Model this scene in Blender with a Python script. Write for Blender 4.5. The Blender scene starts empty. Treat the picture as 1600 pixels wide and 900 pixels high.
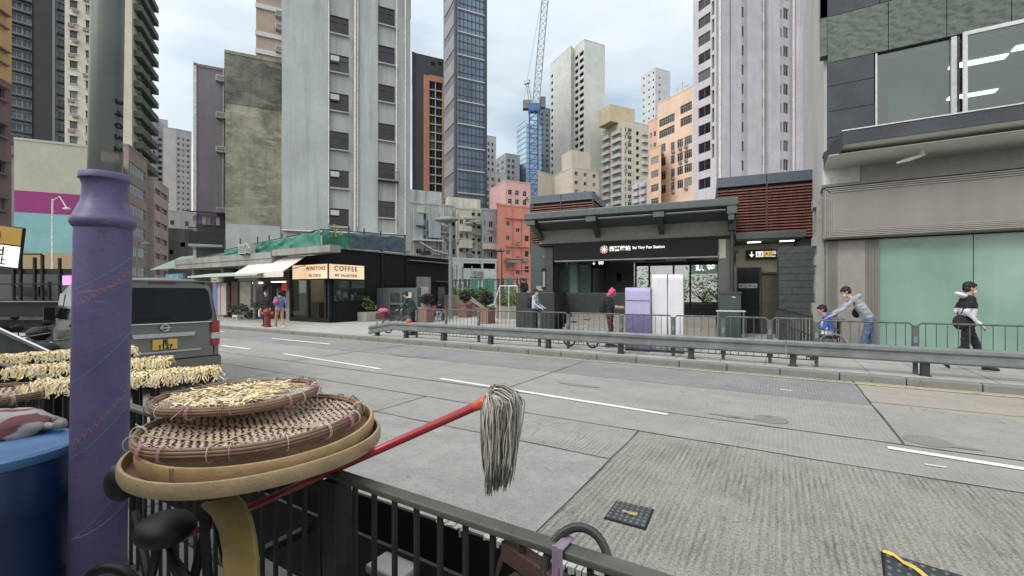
import bpy, math, random
from mathutils import Vector, Matrix, noise as mnoise
from bpy_extras.object_utils import world_to_camera_view
R=random.Random(7)
sc=bpy.context.scene
col=sc.collection
# ---------------------------------------------------------------- camera model (used to lay out real positions)
TH=math.radians(31.3); FX,FY=-math.sin(TH),math.cos(TH); RX,RY=math.cos(TH),math.sin(TH)
F0=690.0; HZ=457.0; CZ=1.72
def P(px,d): s=(px-800)/F0; return ((FX+RX*s)*d,(FY+RY*s)*d)
def onY(px,Y): s=(px-800)/F0; return P(px,Y/(FY+RY*s))[0]
def dY(px,Y): s=(px-800)/F0; return Y/(FY+RY*s)
def dX(px,X): s=(px-800)/F0; return X/(FX+RX*s)
def onX(px,X): return P(px,dX(px,X))[1]
def ZZ(py,d): return CZ+(HZ-py)/F0*d
def G(px,py,z=0.0):
    d=F0*(CZ-z)/(py-HZ); x,y=P(px,d); return (x,y,z)
def depth(x,y): return x*FX+y*FY
def pxof(x,y): return 800+F0*(x*RX+y*RY)/depth(x,y)
cam=bpy.data.objects.new('camera',bpy.data.cameras.new('camera')); col.objects.link(cam)
cam.location=(0,0,CZ); cam.rotation_euler=(math.pi/2,0,TH)
cam.data.sensor_width=36; cam.data.lens=36*F0/1600; cam.data.shift_y=7/1600; cam.data.clip_end=6000; cam.data.clip_start=.05
sc.camera=cam
# ---------------------------------------------------------------- colour + materials
def lin(c): 
    c=c/255; return c/12.92 if c<=.04045 else ((c+.055)/1.055)**2.4
def C3(r,g,b,k=.88,sat=.84):
    a=(lin(r),lin(g),lin(b)); y=a[0]*.3+a[1]*.55+a[2]*.15
    return tuple((y+(v-y)*sat)*k for v in a)+(1,)
class N:
    def __init__(s,name):
        s.m=bpy.data.materials.new(name); s.m.use_nodes=True; s.t=s.m.node_tree; s.n=s.t.nodes; s.l=s.t.links
        s.b=s.n['Principled BSDF']
    def new(s,t,**k):
        n=s.n.new(t)
        for a,v in k.items(): setattr(n,a,v)
        return n
    def pos(s,scale=(1,1,1),rot=0,obj=False):
        if obj: o=s.new('ShaderNodeTexCoord').outputs['Object']
        else: o=s.new('ShaderNodeNewGeometry').outputs['Position']
        mp=s.new('ShaderNodeMapping'); mp.inputs['Scale'].default_value=scale; mp.inputs['Rotation'].default_value=(0,0,rot)
        s.l.new(o,mp.inputs['Vector']); return mp.outputs[0]
    def noise(s,vec,scale,detail=4,rough=.55,lo=.35,hi=.65):
        n=s.new('ShaderNodeTexNoise'); n.inputs['Scale'].default_value=scale; n.inputs['Detail'].default_value=detail; n.inputs['Roughness'].default_value=rough
        s.l.new(vec,n.inputs['Vector'])
        r=s.new('ShaderNodeMapRange'); r.inputs['From Min'].default_value=lo; r.inputs['From Max'].default_value=hi
        s.l.new(n.outputs['Fac'],r.inputs['Value']); return r.outputs[0]
    def mix(s,f,a,b,mode='MIX'):
        n=s.new('ShaderNodeMix',data_type='RGBA',blend_type=mode)
        for i,v in ((0,f),(6,a),(7,b)):
            if isinstance(v,(tuple,float,int)): n.inputs[i].default_value=v
            else: s.l.new(v,n.inputs[i])
        return n.outputs[2]
    def math(s,op,a,b=0):
        n=s.new('ShaderNodeMath',operation=op)
        for i,v in ((0,a),(1,b)):
            if isinstance(v,(float,int)): n.inputs[i].default_value=v
            else: s.l.new(v,n.inputs[i])
        return n.outputs[0]
    def bump(s,h,st=.3,dist=.01):
        n=s.new('ShaderNodeBump'); n.inputs['Strength'].default_value=st; n.inputs['Distance'].default_value=dist
        s.l.new(h,n.inputs['Height']); s.l.new(n.outputs[0],s.b.inputs['Normal'])
    def out(s,c,rough=.6,metal=0.,spec=.5):
        if isinstance(c,tuple): s.b.inputs['Base Color'].default_value=c
        else: s.l.new(c,s.b.inputs['Base Color'])
        if isinstance(rough,float): s.b.inputs['Roughness'].default_value=rough
        else: s.l.new(rough,s.b.inputs['Roughness'])
        s.b.inputs['Metallic'].default_value=metal
        s.b.inputs['Specular IOR Level'].default_value=spec
        return s.m
def mul(c,k): return (min(1,c[0]*k),min(1,c[1]*k),min(1,c[2]*k),1)
_mc={}
def cached(f):
    def g(name,*a,**k):
        if name not in _mc: _mc[name]=f(name,*a,**k)
        return _mc[name]
    return g
@cached
def plain(name,c,rough=.6,metal=0.,var=.12,sc_=6,bump=0,spec=.5,obj=True):
    n=N(name); v=n.pos(obj=obj)
    f=n.noise(v,sc_,5)
    cc=n.mix(f,mul(c,1-var),mul(c,1+var))
    if bump: n.bump(n.noise(v,sc_*12,4),bump,.005)
    return n.out(cc,rough,metal,spec)
@cached
def wallm(name,c,dirt=.35,dc=None,sc_=.35,band=0,bandc=None,rough=.85,bump=.25):
    n=N(name); v=n.pos()
    c1=n.mix(n.noise(v,sc_,6,.6,.3,.7),mul(c,.86),mul(c,1.1))
    c1=n.mix(n.math('MULTIPLY',n.noise(v,sc_*9,5,.6,.4,.7),.25),c1,mul(c,.72))
    vs=n.pos((1.1,1.1,.07)); st=n.noise(vs,1.6,6,.6,.48,.8)
    dc=dc or mul(c,.35)
    c1=n.mix(n.math('MULTIPLY',st,dirt),c1,dc)
    if band:
        w=n.new('ShaderNodeTexWave',wave_type='BANDS',bands_direction='Z',wave_profile='SAW'); w.inputs['Scale'].default_value=.314159/band*1.0
        w.inputs['Distortion'].default_value=0; n.l.new(v,w.inputs['Vector'])
        r=n.new('ShaderNodeMapRange'); r.inputs['From Min'].default_value=.93; r.inputs['From Max'].default_value=.95
        n.l.new(w.outputs['Fac'],r.inputs['Value']); c1=n.mix(n.math('MULTIPLY',r.outputs[0],.6),c1,bandc or mul(c,.5))
    n.bump(n.noise(v,14,6),bump,.02)
    return n.out(c1,rough)
@cached
def glassm(name,c,var=.8,pale=(.28,.3,.3,1),rough=.12,amount=.25):
    n=N(name); oi=n.new('ShaderNodeObjectInfo')
    r=n.new('ShaderNodeMapRange'); r.inputs['From Min'].default_value=1-amount; r.inputs['From Max'].default_value=1.0
    n.l.new(oi.outputs['Random'],r.inputs['Value'])
    v=n.pos(); f=n.noise(v,.9,3,.5,.3,.7)
    base=n.mix(f,mul(c,.5),mul(c,1.4)); return n.out(n.mix(n.math('MULTIPLY',r.outputs[0],var),base,pale),rough)
@cached
def emit(name,c,s):
    n=N(name); n.b.inputs['Emission Color'].default_value=c; n.b.inputs['Emission Strength'].default_value=s; return n.out(c,.5)
# ---------------------------------------------------------------- mesh builder
class MB:
    def __init__(s): s.v=[];s.f=[];s.m=[]
    def quad(s,pts,mi=0):
        i=len(s.v); s.v+= [tuple(p) for p in pts]; s.f.append(tuple(range(i,i+len(pts)))); s.m.append(mi)
    def add(s,vs,fs,mi=0):
        i=len(s.v); s.v+=[tuple(p) for p in vs]; s.f+=[tuple(a+i for a in f) for f in fs]; s.m+=[mi]*len(fs)
    def box(s,x0,x1,y0,y1,z0,z1,mi=0,M=None):
        if x0>x1:x0,x1=x1,x0
        if y0>y1:y0,y1=y1,y0
        if z0>z1:z0,z1=z1,z0
        vs=[(x,y,z) for z in (z0,z1) for x,y in ((x0,y0),(x1,y0),(x1,y1),(x0,y1))]
        if M is not None: vs=[M@Vector(p) for p in vs]
        s.add(vs,[(0,3,2,1),(4,5,6,7),(0,1,5,4),(1,2,6,5),(2,3,7,6),(3,0,4,7)],mi); return s
    def prism(s,poly,z0,z1,mi=0,M=None,top=True):
        n=len(poly); a=sum(poly[i][0]*poly[(i+1)%n][1]-poly[(i+1)%n][0]*poly[i][1] for i in range(n))
        if a<0: poly=poly[::-1]
        vs=[(x,y,z0) for x,y in poly]+[(x,y,z1) for x,y in poly]
        if M is not None: vs=[M@Vector(p) for p in vs]
        fs=[(i,(i+1)%n,(i+1)%n+n,i+n) for i in range(n)]
        if top: fs+=[tuple(range(n,2*n)),tuple(range(n-1,-1,-1))]
        s.add(vs,fs,mi); return s
    def extr(s,prof,A,B,mi=0,axis=0):
        # profile (a,z) list extruded: axis 0 -> along x with a=y ; axis 1 -> along y with a=x
        n=len(prof)
        vs=[((t,a,z) if axis==0 else (a,t,z)) for t in (A,B) for a,z in prof]
        fs=[(i,(i+1)%n,(i+1)%n+n,i+n) for i in range(n)]+[tuple(range(n)),tuple(range(2*n-1,n-1,-1))]
        s.add(vs,fs,mi); return s
    def tube(s,pts,r,n=8,mi=0,cap=True,closed=False):
        pts=[Vector(p) for p in pts]; k=len(pts)
        rs=r if isinstance(r,(list,tuple)) else [r]*k
        i0=len(s.v); up=None
        for i,p in enumerate(pts):
            if closed: t=pts[(i+1)%k]-pts[i-1]
            else: t=(pts[min(i+1,k-1)]-pts[max(i-1,0)])
            if t.length<1e-9: t=Vector((0,0,1))
            t.normalize()
            if up is None:
                up=Vector((0,0,1)) if abs(t.z)<.9 else Vector((1,0,0))
            a=t.cross(up); 
            if a.length<1e-6: a=t.cross(Vector((0,1,0)))
            a.normalize(); b=a.cross(t); up=b
            for j in range(n):
                th=2*math.pi*j/n; q=p+(a*math.cos(th)+b*math.sin(th))*rs[i]; s.v.append(tuple(q))
        for i in range(k if closed else k-1):
            i2=(i+1)%k
            for j in range(n):
                s.f.append((i0+i*n+j,i0+i*n+(j+1)%n,i0+i2*n+(j+1)%n,i0+i2*n+j)); s.m.append(mi)
        if cap and not closed:
            s.f.append(tuple(i0+j for j in range(n-1,-1,-1))); s.m.append(mi)
            s.f.append(tuple(i0+(k-1)*n+j for j in range(n))); s.m.append(mi)
        return s
    def lathe(s,prof,c=(0,0,0),n=24,mi=0,M=None,cap=True):
        i0=len(s.v); k=len(prof)
        for r,z in prof:
            for j in range(n):
                th=2*math.pi*j/n; q=Vector((r*math.cos(th),r*math.sin(th),z))
                if M is not None: q=M@q
                s.v.append((q.x+c[0],q.y+c[1],q.z+c[2]))
        for i in range(k-1):
            for j in range(n):
                s.f.append((i0+i*n+j,i0+i*n+(j+1)%n,i0+(i+1)*n+(j+1)%n,i0+(i+1)*n+j)); s.m.append(mi)
        if cap:
            s.f.append(tuple(i0+j for j in range(n-1,-1,-1))); s.m.append(mi)
            s.f.append(tuple(i0+(k-1)*n+j for j in range(n))); s.m.append(mi)
        return s
    def ball(s,c,r,n=12,mi=0,sq=(1,1,1)):
        prof=[(max(1e-4,math.sin(math.pi*i/(n//2+2)))*r,-math.cos(math.pi*i/(n//2+2))*r) for i in range(n//2+3)]
        M=Matrix.Diagonal((sq[0],sq[1],sq[2])); return s.lathe(prof,c,n,mi,M)
    def merge(s,mesh_mb,M,mo=0):
        s.add([M@Vector(p) for p in mesh_mb.v],[],0)
        i=len(s.v)-len(mesh_mb.v); s.f+=[tuple(a+i for a in f) for f in mesh_mb.f]; s.m+=[a+mo for a in mesh_mb.m]
    def mesh(s,name,mats,smooth=False,bevel=0):
        me=bpy.data.meshes.new(name); me.from_pydata(s.v,[],s.f)
        for m in mats: me.materials.append(m)
        if len(mats)>1: me.polygons.foreach_set('material_index',s.m)
        if smooth:
            me.polygons.foreach_set('use_smooth',[True]*len(me.polygons))
        me.update(); return me
def obj(name,mb,mats,parent=None,world=True,smooth=False,bevel=0,auto=None):
    if not isinstance(mats,(list,tuple)): mats=[mats]
    if isinstance(mb,MB):
        vs=mb.v
        if parent is not None and world:
            Mi=RM(parent).inverted(); mb.v=[tuple(Mi@Vector(p)) for p in vs]
        me=mb.mesh(name,mats,smooth)
        mb.v=vs
    else: me=mb
    o=bpy.data.objects.new(name,me); col.objects.link(o)
    if parent is not None: o.parent=parent
    if bevel:
        b=o.modifiers.new('bevel','BEVEL'); b.width=bevel; b.segments=2; b.limit_method='ANGLE'; b.angle_limit=.6
    if auto is not None:
        me.polygons.foreach_set('use_smooth',[True]*len(me.polygons))
        try: me.set_sharp_from_angle(angle=auto)
        except Exception: pass
    return o
def RM(o):
    M=Matrix.Translation(o.location)@o.rotation_euler.to_matrix().to_4x4()
    return (RM(o.parent)@M) if o.parent else M
def tag(o,label,cat,group=None,kind=None):
    if label: o['label']=label
    if cat: o['category']=cat
    if group: o['group']=group
    if kind: o['kind']=kind
    return o
def thing(name,label,cat,loc=(0,0,0),rz=0,group=None):
    o=bpy.data.objects.new(name,None); col.objects.link(o); o.empty_display_size=.1
    o.location=loc; o.rotation_euler=(0,0,rz); return tag(o,label,cat,group)
def struct(name,mb,mats,**k):
    o=obj(name,mb,mats,**k); o['kind']='structure'; return o
def copy_tree(o,parent=None):
    c=o.copy(); col.objects.link(c)
    if parent is not None: c.parent=parent
    for ch in [x for x in bpy.data.objects if x.parent==o]: copy_tree(ch,c)
    return c
def text_mb(s,size,ext=.004,align='CENTER',bold=0,spacing=1.0):
    cu=bpy.data.curves.new('t','FONT'); cu.body=s; cu.size=size; cu.extrude=ext; cu.align_x=align; cu.align_y='CENTER'; cu.offset=bold; cu.resolution_u=3; cu.space_character=spacing
    o=bpy.data.objects.new('t',cu); col.objects.link(o); dg=bpy.context.evaluated_depsgraph_get()
    me=bpy.data.meshes.new_from_object(o.evaluated_get(dg)); mb=MB()
    mb.v=[tuple(v.co) for v in me.vertices]; mb.f=[tuple(p.vertices) for p in me.polygons]; mb.m=[0]*len(mb.f)
    bpy.data.objects.remove(o); bpy.data.curves.remove(cu); bpy.data.meshes.remove(me); return mb
def face_mat(origin,u,up=(0,0,1)):
    # local x->u, local y->up, local z->normal (u x up)
    u=Vector(u).normalized(); up=Vector(up).normalized(); n=u.cross(up)
    M=Matrix((( u.x,up.x,n.x,origin[0]),(u.y,up.y,n.y,origin[1]),(u.z,up.z,n.z,origin[2]),(0,0,0,1))); return M
def text_on(name,s,size,origin,u,mat,parent,ext=.004,align='CENTER',bold=0,up=(0,0,1),spacing=1.0,into=None):
    t=text_mb(s,size,ext,align,bold,spacing); M=face_mat(origin,u,up); mb=MB(); mb.merge(t,M)
    return obj(name,mb,mat,parent)
# ---------------------------------------------------------------- instanced parts with the 100 cap
def instances(root,name,items,mats,label=None):
    """items: list of (MB key mesh, MB, world matrix, size)"""
    Mi=RM(root).inverted()
    def score(it):
        p=it[2].translation; d=max(1,depth(p.x,p.y)); px=pxof(p.x,p.y); py=HZ-(p.z-CZ)/d*F0
        vis=1 if (-60<px<1660 and -40<py<940) else .001
        return -it[3]/d/d*vis
    items=sorted(items,key=score)
    for i,(me,mb,M,sz) in enumerate(items[:100]):
        o=bpy.data.objects.new(name,me); col.objects.link(o); o.parent=root; o.matrix_local=Mi@M
        if label: o['label']=label
    rest=items[100:]
    if rest:
        m=MB()
        for me,mb,M,sz in rest: m.merge(mb,M)
        o=obj(name,m,mats,root); o['kind']='stuff'
_wc={}
def window_mesh(w,h,style,mats):
    key=(round(w,2),round(h,2),style,tuple(m.name for m in mats))
    if key in _wc: return _wc[key]
    m=MB(); t=.05; d=.06
    # local x width, y up, z outwards ; origin at centre, glass at z=0
    if style!='void':
        m.box(-w/2,w/2,-h/2,h/2,-.02,0,1)
    if style in('std','slide','grid','sill','void'):
        for a in(-1,1): m.box(a*w/2,a*(w/2-t),-h/2,h/2,.001,d,0); m.box(-w/2+t,w/2-t,a*h/2,a*(h/2-t),.001,d,0)
    if style in('std','sill'):
        m.box(-.02,.02,-h/2+t,h/2-t,.001,.04,0)
        if h>1.1: m.box(-w/2+t,w/2-t,h/2-.42,h/2-.38,.002,.039,0)
    if style=='grid':
        k=max(2,round(w/.6))
        for i in range(1,k): x=-w/2+w*i/k; m.box(x-.025,x+.025,-h/2+t,h/2-t,.001,.04,0)
        m.box(-w/2+t,w/2-t,h/2-.48,h/2-.43,.002,.041,0)
    if style=='slide': m.box(-.025,.025,-h/2+t,h/2-t,.001,.045,0)
    if style=='sill': m.box(-w/2-.12,w/2+.12,-h/2-.1,-h/2-.005,-.05,.34,2); m.box(-w/2-.12,w/2+.12,h/2+.005,h/2+.1,-.05,.42,2)
    if style=='curtain':
        m.box(-w/2,w/2,-h/2,-h/2+.05,.001,.04,0); m.box(-w/2,-w/2+.05,-h/2+.05,h/2,.001,.04,0)
    me=m.mesh('window',mats); _wc[key]=(me,m); return _wc[key]
def ac_mesh():
    if 'ac' in _wc: return _wc['ac']
    m=MB(); m.box(-.38,.38,-.26,.26,-.05,.5,0)
    for i in range(7): m.box(-.33,.33,-.2+i*.06,-.17+i*.06,.5,.507,1)
    m.box(-.34,-.3,-.34,-.26,0,.45,1); m.box(.3,.34,-.34,-.26,0,.45,1)
    me=m.mesh('air_conditioner',[AC1,AC2]); _wc['ac']=(me,m); return _wc['ac']
def facade(mb,A,B,z0,z1,holes,rec,mi=0,ri=0):
    """wall from A to B (left to right seen from outside) with recessed openings (u0,u1,z0,z1)"""
    A=Vector((A[0],A[1],0)); B=Vector((B[0],B[1],0)); L=(B-A).length; u=(B-A)/L; n=Vector((u.y,-u.x,0))
    us=sorted(set([0,L]+[round(x,4) for h in holes for x in h[:2]])); zs=sorted(set([z0,z1]+[round(x,4) for h in holes for x in h[2:4]]))
    us=[x for x in us if 0<=x<=L]; zs=[z for z in zs if z0<=z<=z1]
    def pt(a,z,r=0): q=A+u*a-n*r; return (q.x,q.y,z)
    hs=[(round(a,4),round(b,4),round(c,4),round(d,4)) for a,b,c,d in (h[:4] for h in holes)]
    # merge cells horizontally
    for j in range(len(zs)-1):
        zc=(zs[j]+zs[j+1])/2; row=[h for h in hs if h[2]<zc<h[3]]; st=0
        i=0
        while i<len(us)-1:
            uc=(us[i]+us[i+1])/2
            if any(h[0]<uc<h[1] for h in row): i+=1; continue
            k=i
            while k+1<len(us)-1 and not any(h[0]<(us[k+1]+us[k+2])/2<h[1] for h in row): k+=1
            mb.quad([pt(us[i],zs[j]),pt(us[k+1],zs[j]),pt(us[k+1],zs[j+1]),pt(us[i],zs[j+1])],mi); i=k+1
    for a,b,c,d in hs:
        mb.quad([pt(a,c),pt(a,c,rec),pt(a,d,rec),pt(a,d)],ri); mb.quad([pt(b,c,rec),pt(b,c),pt(b,d),pt(b,d,rec)],ri)
        mb.quad([pt(a,c),pt(b,c),pt(b,c,rec),pt(a,c,rec)],ri); mb.quad([pt(a,d,rec),pt(b,d,rec),pt(b,d),pt(a,d)],ri)
    return u,n
FR_W=FR_D=None
def building(name,label,cat,pts,top,wall,faces={},thick=14,base=0,group=None,parapet=True,wall2=None,noback=False):
    cams=[]  # (l,d)
    for i,p in enumerate(pts):
        if i==0: l=(p[0]-800)/F0*p[1]; d=p[1]
        elif p[1]>0 and len(p)==2 and p[1]<2000 and False: pass
        else:
            k=(p[1]-800)/F0; sb=(p[0]-800)/F0; l0,d0=cams[-1]; sa=l0/d0
            t=d0*(sb-sa)/(k-sb); d=d0+t; l=sb*d
        cams.append((l,d))
    W=[(FX*d+RX*l,FY*d+RY*l) for l,d in cams]
    ctr=sum((d for l,d in cams))/len(cams)
    # depth at reference px for top
    def dat(i,px):
        l0,d0=cams[i]; l1,d1=cams[i+1]; s=(px-800)/F0; dl,dd=l1-l0,d1-d0
        t=(s*d0-l0)/(dl-s*dd) if abs(dl-s*dd)>1e-9 else 0
        return t,d0+dd*t
    fi=top[2] if len(top)>2 else 0
    zt=ZZ(top[1],dat(fi,top[0])[1])
    root=thing(name,label,cat,(W[0][0],W[0][1],0),0,group)
    mats=[wall,wall2 or wall]
    mb=MB(); bk=[]
    def push(p,t):
        v=Vector((p[0],p[1])); v=v/v.length; return (p[0]+v.x*t,p[1]+v.y*t)
    wins=[];acs=[];bals={}
    for i in range(len(W)-1):
        holes=[]; specs=faces.get(i,[])
        A,B=W[i],W[i+1]; L=math.dist(A,B)
        u=Vector((B[0]-A[0],B[1]-A[1],0))/L; n=Vector((u.y,-u.x,0)); rec=.16
        for g in specs:
            rec=g.get('rec',.16)
            ref=g.get('ref',g['cols'][0][0]); dr=dat(i,ref)[1]
            for c in g['cols']:
                a=max(.12,dat(i,c[0])[0]*L); b=min(L-.12,dat(i,c[1])[0]*L)
                if b-a<.2: continue
                for r in range(g['n']):
                    yt=g['y0']+g['pitch']*r; zt_=ZZ(yt,dr); zb=ZZ(yt+g['h'],dr)
                    if zt_>zt-.15 or zb<base+.1: continue
                    if R.random()<g.get('skip',0): continue
                    st=g.get('style','std'); 
                    q=Vector((A[0],A[1],0))+u*((a+b)/2); 
                    if g.get('hole',True): holes.append((a,b,zb,zt_)); q-=n*(rec-.02)
                    else: q+=n*.03
                    gm=g.get('mats',(FR_W,GL,FR_W))
                    me,m=window_mesh(b-a,zt_-zb,st,gm)
                    M=face_mat((q.x,q.y,(zt_+zb)/2),u); wins.append((me,m,M,(b-a)*(zt_-zb)))
                    if R.random()<g.get('ac',0):
                        q2=Vector((A[0],A[1],0))+u*((a+b)/2+R.choice((-.3,.3)))+n*.0
                        me2,m2=ac_mesh(); acs.append((me2,m2,face_mat((q2.x,q2.y,zb-.4),u),.4))
                    if 'bal' in g:
                        dp,bh,bm=g['bal']; key=(round(b-a,2),round(bh,2),bm.name,'b')
                        if key not in _wc:
                            k=MB(); w=(b-a)/2+.15
                            k.box(-w,w,-.12,0,0,dp,0); k.box(-w,w,.0,bh,dp-.08,dp,0); k.box(-w,-w+.08,0,bh,0,dp-.08,0); k.box(w-.08,w,0,bh,0,dp-.08,0)
                            _wc[key]=(k.mesh('balcony',[bm]),k)
                        me3,m3=_wc[key]; q3=Vector((A[0],A[1],0))+u*((a+b)/2)
                        bals.setdefault(bm,[]).append((me3,m3,face_mat((q3.x,q3.y,zb-.02),u),2))
        facade(mb,A,B,base,zt,holes,rec,0,1)
    # back and sides
    E0=push(W[0],thick); E1=push(W[-1],thick)
    poly=list(W)+[E1,E0]
    for a,b in ((W[-1],E1),(E1,E0),(E0,W[0])):
        mb.quad([(a[0],a[1],base),(b[0],b[1],base),(b[0],b[1],zt),(a[0],a[1],zt)],0)
    obj('wall',mb,mats,root)
    rf=MB(); rf.quad([(x,y,zt-.02) for x,y in poly])
    if parapet:
        for a,b in zip(poly,poly[1:]+poly[:1]):
            a_=Vector((a[0],a[1],0)); b_=Vector((b[0],b[1],0)); 
            if (b_-a_).length<.05: continue
            u=(b_-a_).normalized(); nn=Vector((u.y,-u.x,0))
            vs=[a_+nn*.06,b_+nn*.06,b_-nn*.25,a_-nn*.25]; rf.prism([(v.x,v.y) for v in vs],zt+.001+.004*len(rf.f)%.02,zt+.25,0)
    obj('roof',rf,wall2 or wall,root)
    if wins: instances(root,'window',wins,list(wins[0][0].materials))
    if acs: instances(root,'air_conditioner',acs,[AC1,AC2])
    for bm,l in bals.items(): instances(root,'balcony',l,[bm])
    root['_zt']=zt
    def at(i,px,py,off=0):
        t,d=dat(i,px); A,B=W[i],W[i+1]; u=Vector((B[0]-A[0],B[1]-A[1],0)).normalized(); n=Vector((u.y,-u.x,0))
        return Vector((A[0]+(B[0]-A[0])*t,A[1]+(B[1]-A[1])*t,ZZ(py,d)))+n*off, u, n
    return root,at
def strip_on(root,at,i,name,pa,pb,y0,y1,th,mat,off=0.0):
    """a flat raised band/pipe panel on face i between pixels"""
    a,u,n=at(i,pa,y0,off); b,_,_=at(i,pb,y0,off); c,_,_=at(i,pa,y1,off)
    mb=MB(); vs=[a,b,b+n*th,a+n*th]; mb.prism([(v.x,v.y) for v in vs],c.z,a.z); return obj(name,mb,mat,root)
def pipe_on(root,at,i,name,pts,r,mat,off=.12):
    mb=MB(); q=[at(i,x,y,off)[0] for x,y in pts]; mb.tube(q,r,6); return obj(name,mb,mat,root)
# ---------------------------------------------------------------- light
w=bpy.data.worlds.new('World'); sc.world=w; w.use_nodes=True; nt=w.node_tree; nn=nt.nodes; nl=nt.links
bg=nn['Background']; sky=nn.new('ShaderNodeTexSky'); sky.sky_type='NISHITA'; sky.sun_disc=False
SE,SR=math.radians(42),math.radians(196)
sky.sun_elevation=SE; sky.sun_rotation=SR; sky.air_density=1.6; sky.dust_density=3; sky.ozone_density=2
tc=nn.new('ShaderNodeTexCoord')
mp=nn.new('ShaderNodeMapping'); mp.inputs['Scale'].default_value=(1,1,2.6); nl.new(tc.outputs['Generated'],mp.inputs[0])
n1=nn.new('ShaderNodeTexNoise'); n1.inputs['Scale'].default_value=2.1; n1.inputs['Detail'].default_value=7; n1.inputs['Roughness'].default_value=.5; nl.new(mp.outputs[0],n1.inputs['Vector'])
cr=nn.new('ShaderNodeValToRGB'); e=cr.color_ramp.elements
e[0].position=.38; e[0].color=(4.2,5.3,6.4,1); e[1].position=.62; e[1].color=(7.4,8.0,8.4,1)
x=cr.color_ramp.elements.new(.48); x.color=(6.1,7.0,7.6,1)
nl.new(n1.outputs['Fac'],cr.inputs[0])
sx=nn.new('ShaderNodeSeparateXYZ'); nl.new(tc.outputs['Generated'],sx.inputs[0])
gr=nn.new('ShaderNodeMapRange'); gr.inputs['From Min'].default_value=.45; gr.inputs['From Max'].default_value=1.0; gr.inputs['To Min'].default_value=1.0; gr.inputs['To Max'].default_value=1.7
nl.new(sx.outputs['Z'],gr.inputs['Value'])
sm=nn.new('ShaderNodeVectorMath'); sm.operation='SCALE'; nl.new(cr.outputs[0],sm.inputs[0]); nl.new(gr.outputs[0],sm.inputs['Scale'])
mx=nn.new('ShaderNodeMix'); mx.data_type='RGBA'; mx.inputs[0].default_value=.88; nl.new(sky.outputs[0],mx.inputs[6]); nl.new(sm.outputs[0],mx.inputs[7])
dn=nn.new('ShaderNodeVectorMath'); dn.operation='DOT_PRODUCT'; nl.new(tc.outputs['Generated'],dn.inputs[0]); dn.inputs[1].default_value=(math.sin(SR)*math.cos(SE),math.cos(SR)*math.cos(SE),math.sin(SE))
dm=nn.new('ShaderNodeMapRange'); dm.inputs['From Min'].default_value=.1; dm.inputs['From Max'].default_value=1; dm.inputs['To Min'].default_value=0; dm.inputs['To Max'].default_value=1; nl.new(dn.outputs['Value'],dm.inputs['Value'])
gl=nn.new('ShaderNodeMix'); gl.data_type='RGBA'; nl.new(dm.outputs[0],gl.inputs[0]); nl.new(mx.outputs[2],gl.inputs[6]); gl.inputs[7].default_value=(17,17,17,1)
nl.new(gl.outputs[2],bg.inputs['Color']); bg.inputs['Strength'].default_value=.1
sl=bpy.data.lights.new('sun','SUN'); sl.energy=1.3; sl.angle=math.radians(20); sl.color=(1,.98,.95)
so=bpy.data.objects.new('sun',sl); col.objects.link(so)
# nishita: sun_rotation measured clockwise from +Y
sd=Vector((math.sin(SR)*math.cos(SE),math.cos(SR)*math.cos(SE),math.sin(SE)))
so.rotation_euler=sd.to_track_quat('Z','Y').to_euler(); so.location=(0,0,30)
sc.view_settings.view_transform='Standard'; sc.view_settings.look='None'; sc.view_settings.exposure=0.32; sc.view_settings.gamma=1
try: sc.view_settings.use_curve_mapping=False
except Exception: pass
sc.render.engine='CYCLES'
# ---------------------------------------------------------------- shared materials
GL=glassm('window_glass',C3(48,56,62),.8,C3(150,158,160)); GLB=glassm('window_glass_blue',C3(70,92,112),.5,C3(125,150,165))
GLD=glassm('window_dark',C3(34,35,38),.8,C3(120,124,126),amount=.3)
FR_W=plain('frame_white',C3(190,192,190),.5); FR_D=plain('frame_dark',C3(62,64,66),.4,.3); FR_A=plain('frame_aluminium',C3(130,134,136),.4,.4)
AC1=plain('ac_casing',C3(186,184,176),.6); AC2=plain('ac_grille',C3(70,70,68),.6)
PIPE=plain('pipe_white',C3(205,203,195),.55,var=.2); PIPEG=plain('pipe_grey',C3(135,136,134),.6,var=.2)
BLACK=plain('black_paint',C3(26,27,30),.6,var=.25,spec=.3); BLK2=plain('black_rubber',C3(22,22,23),.55,var=.2)
STEEL=plain('galvanised_steel',C3(128,130,130),.45,.55,var=.2,sc_=3); STEELD=plain('dark_steel',C3(70,72,70),.5,.4,var=.25)
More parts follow.
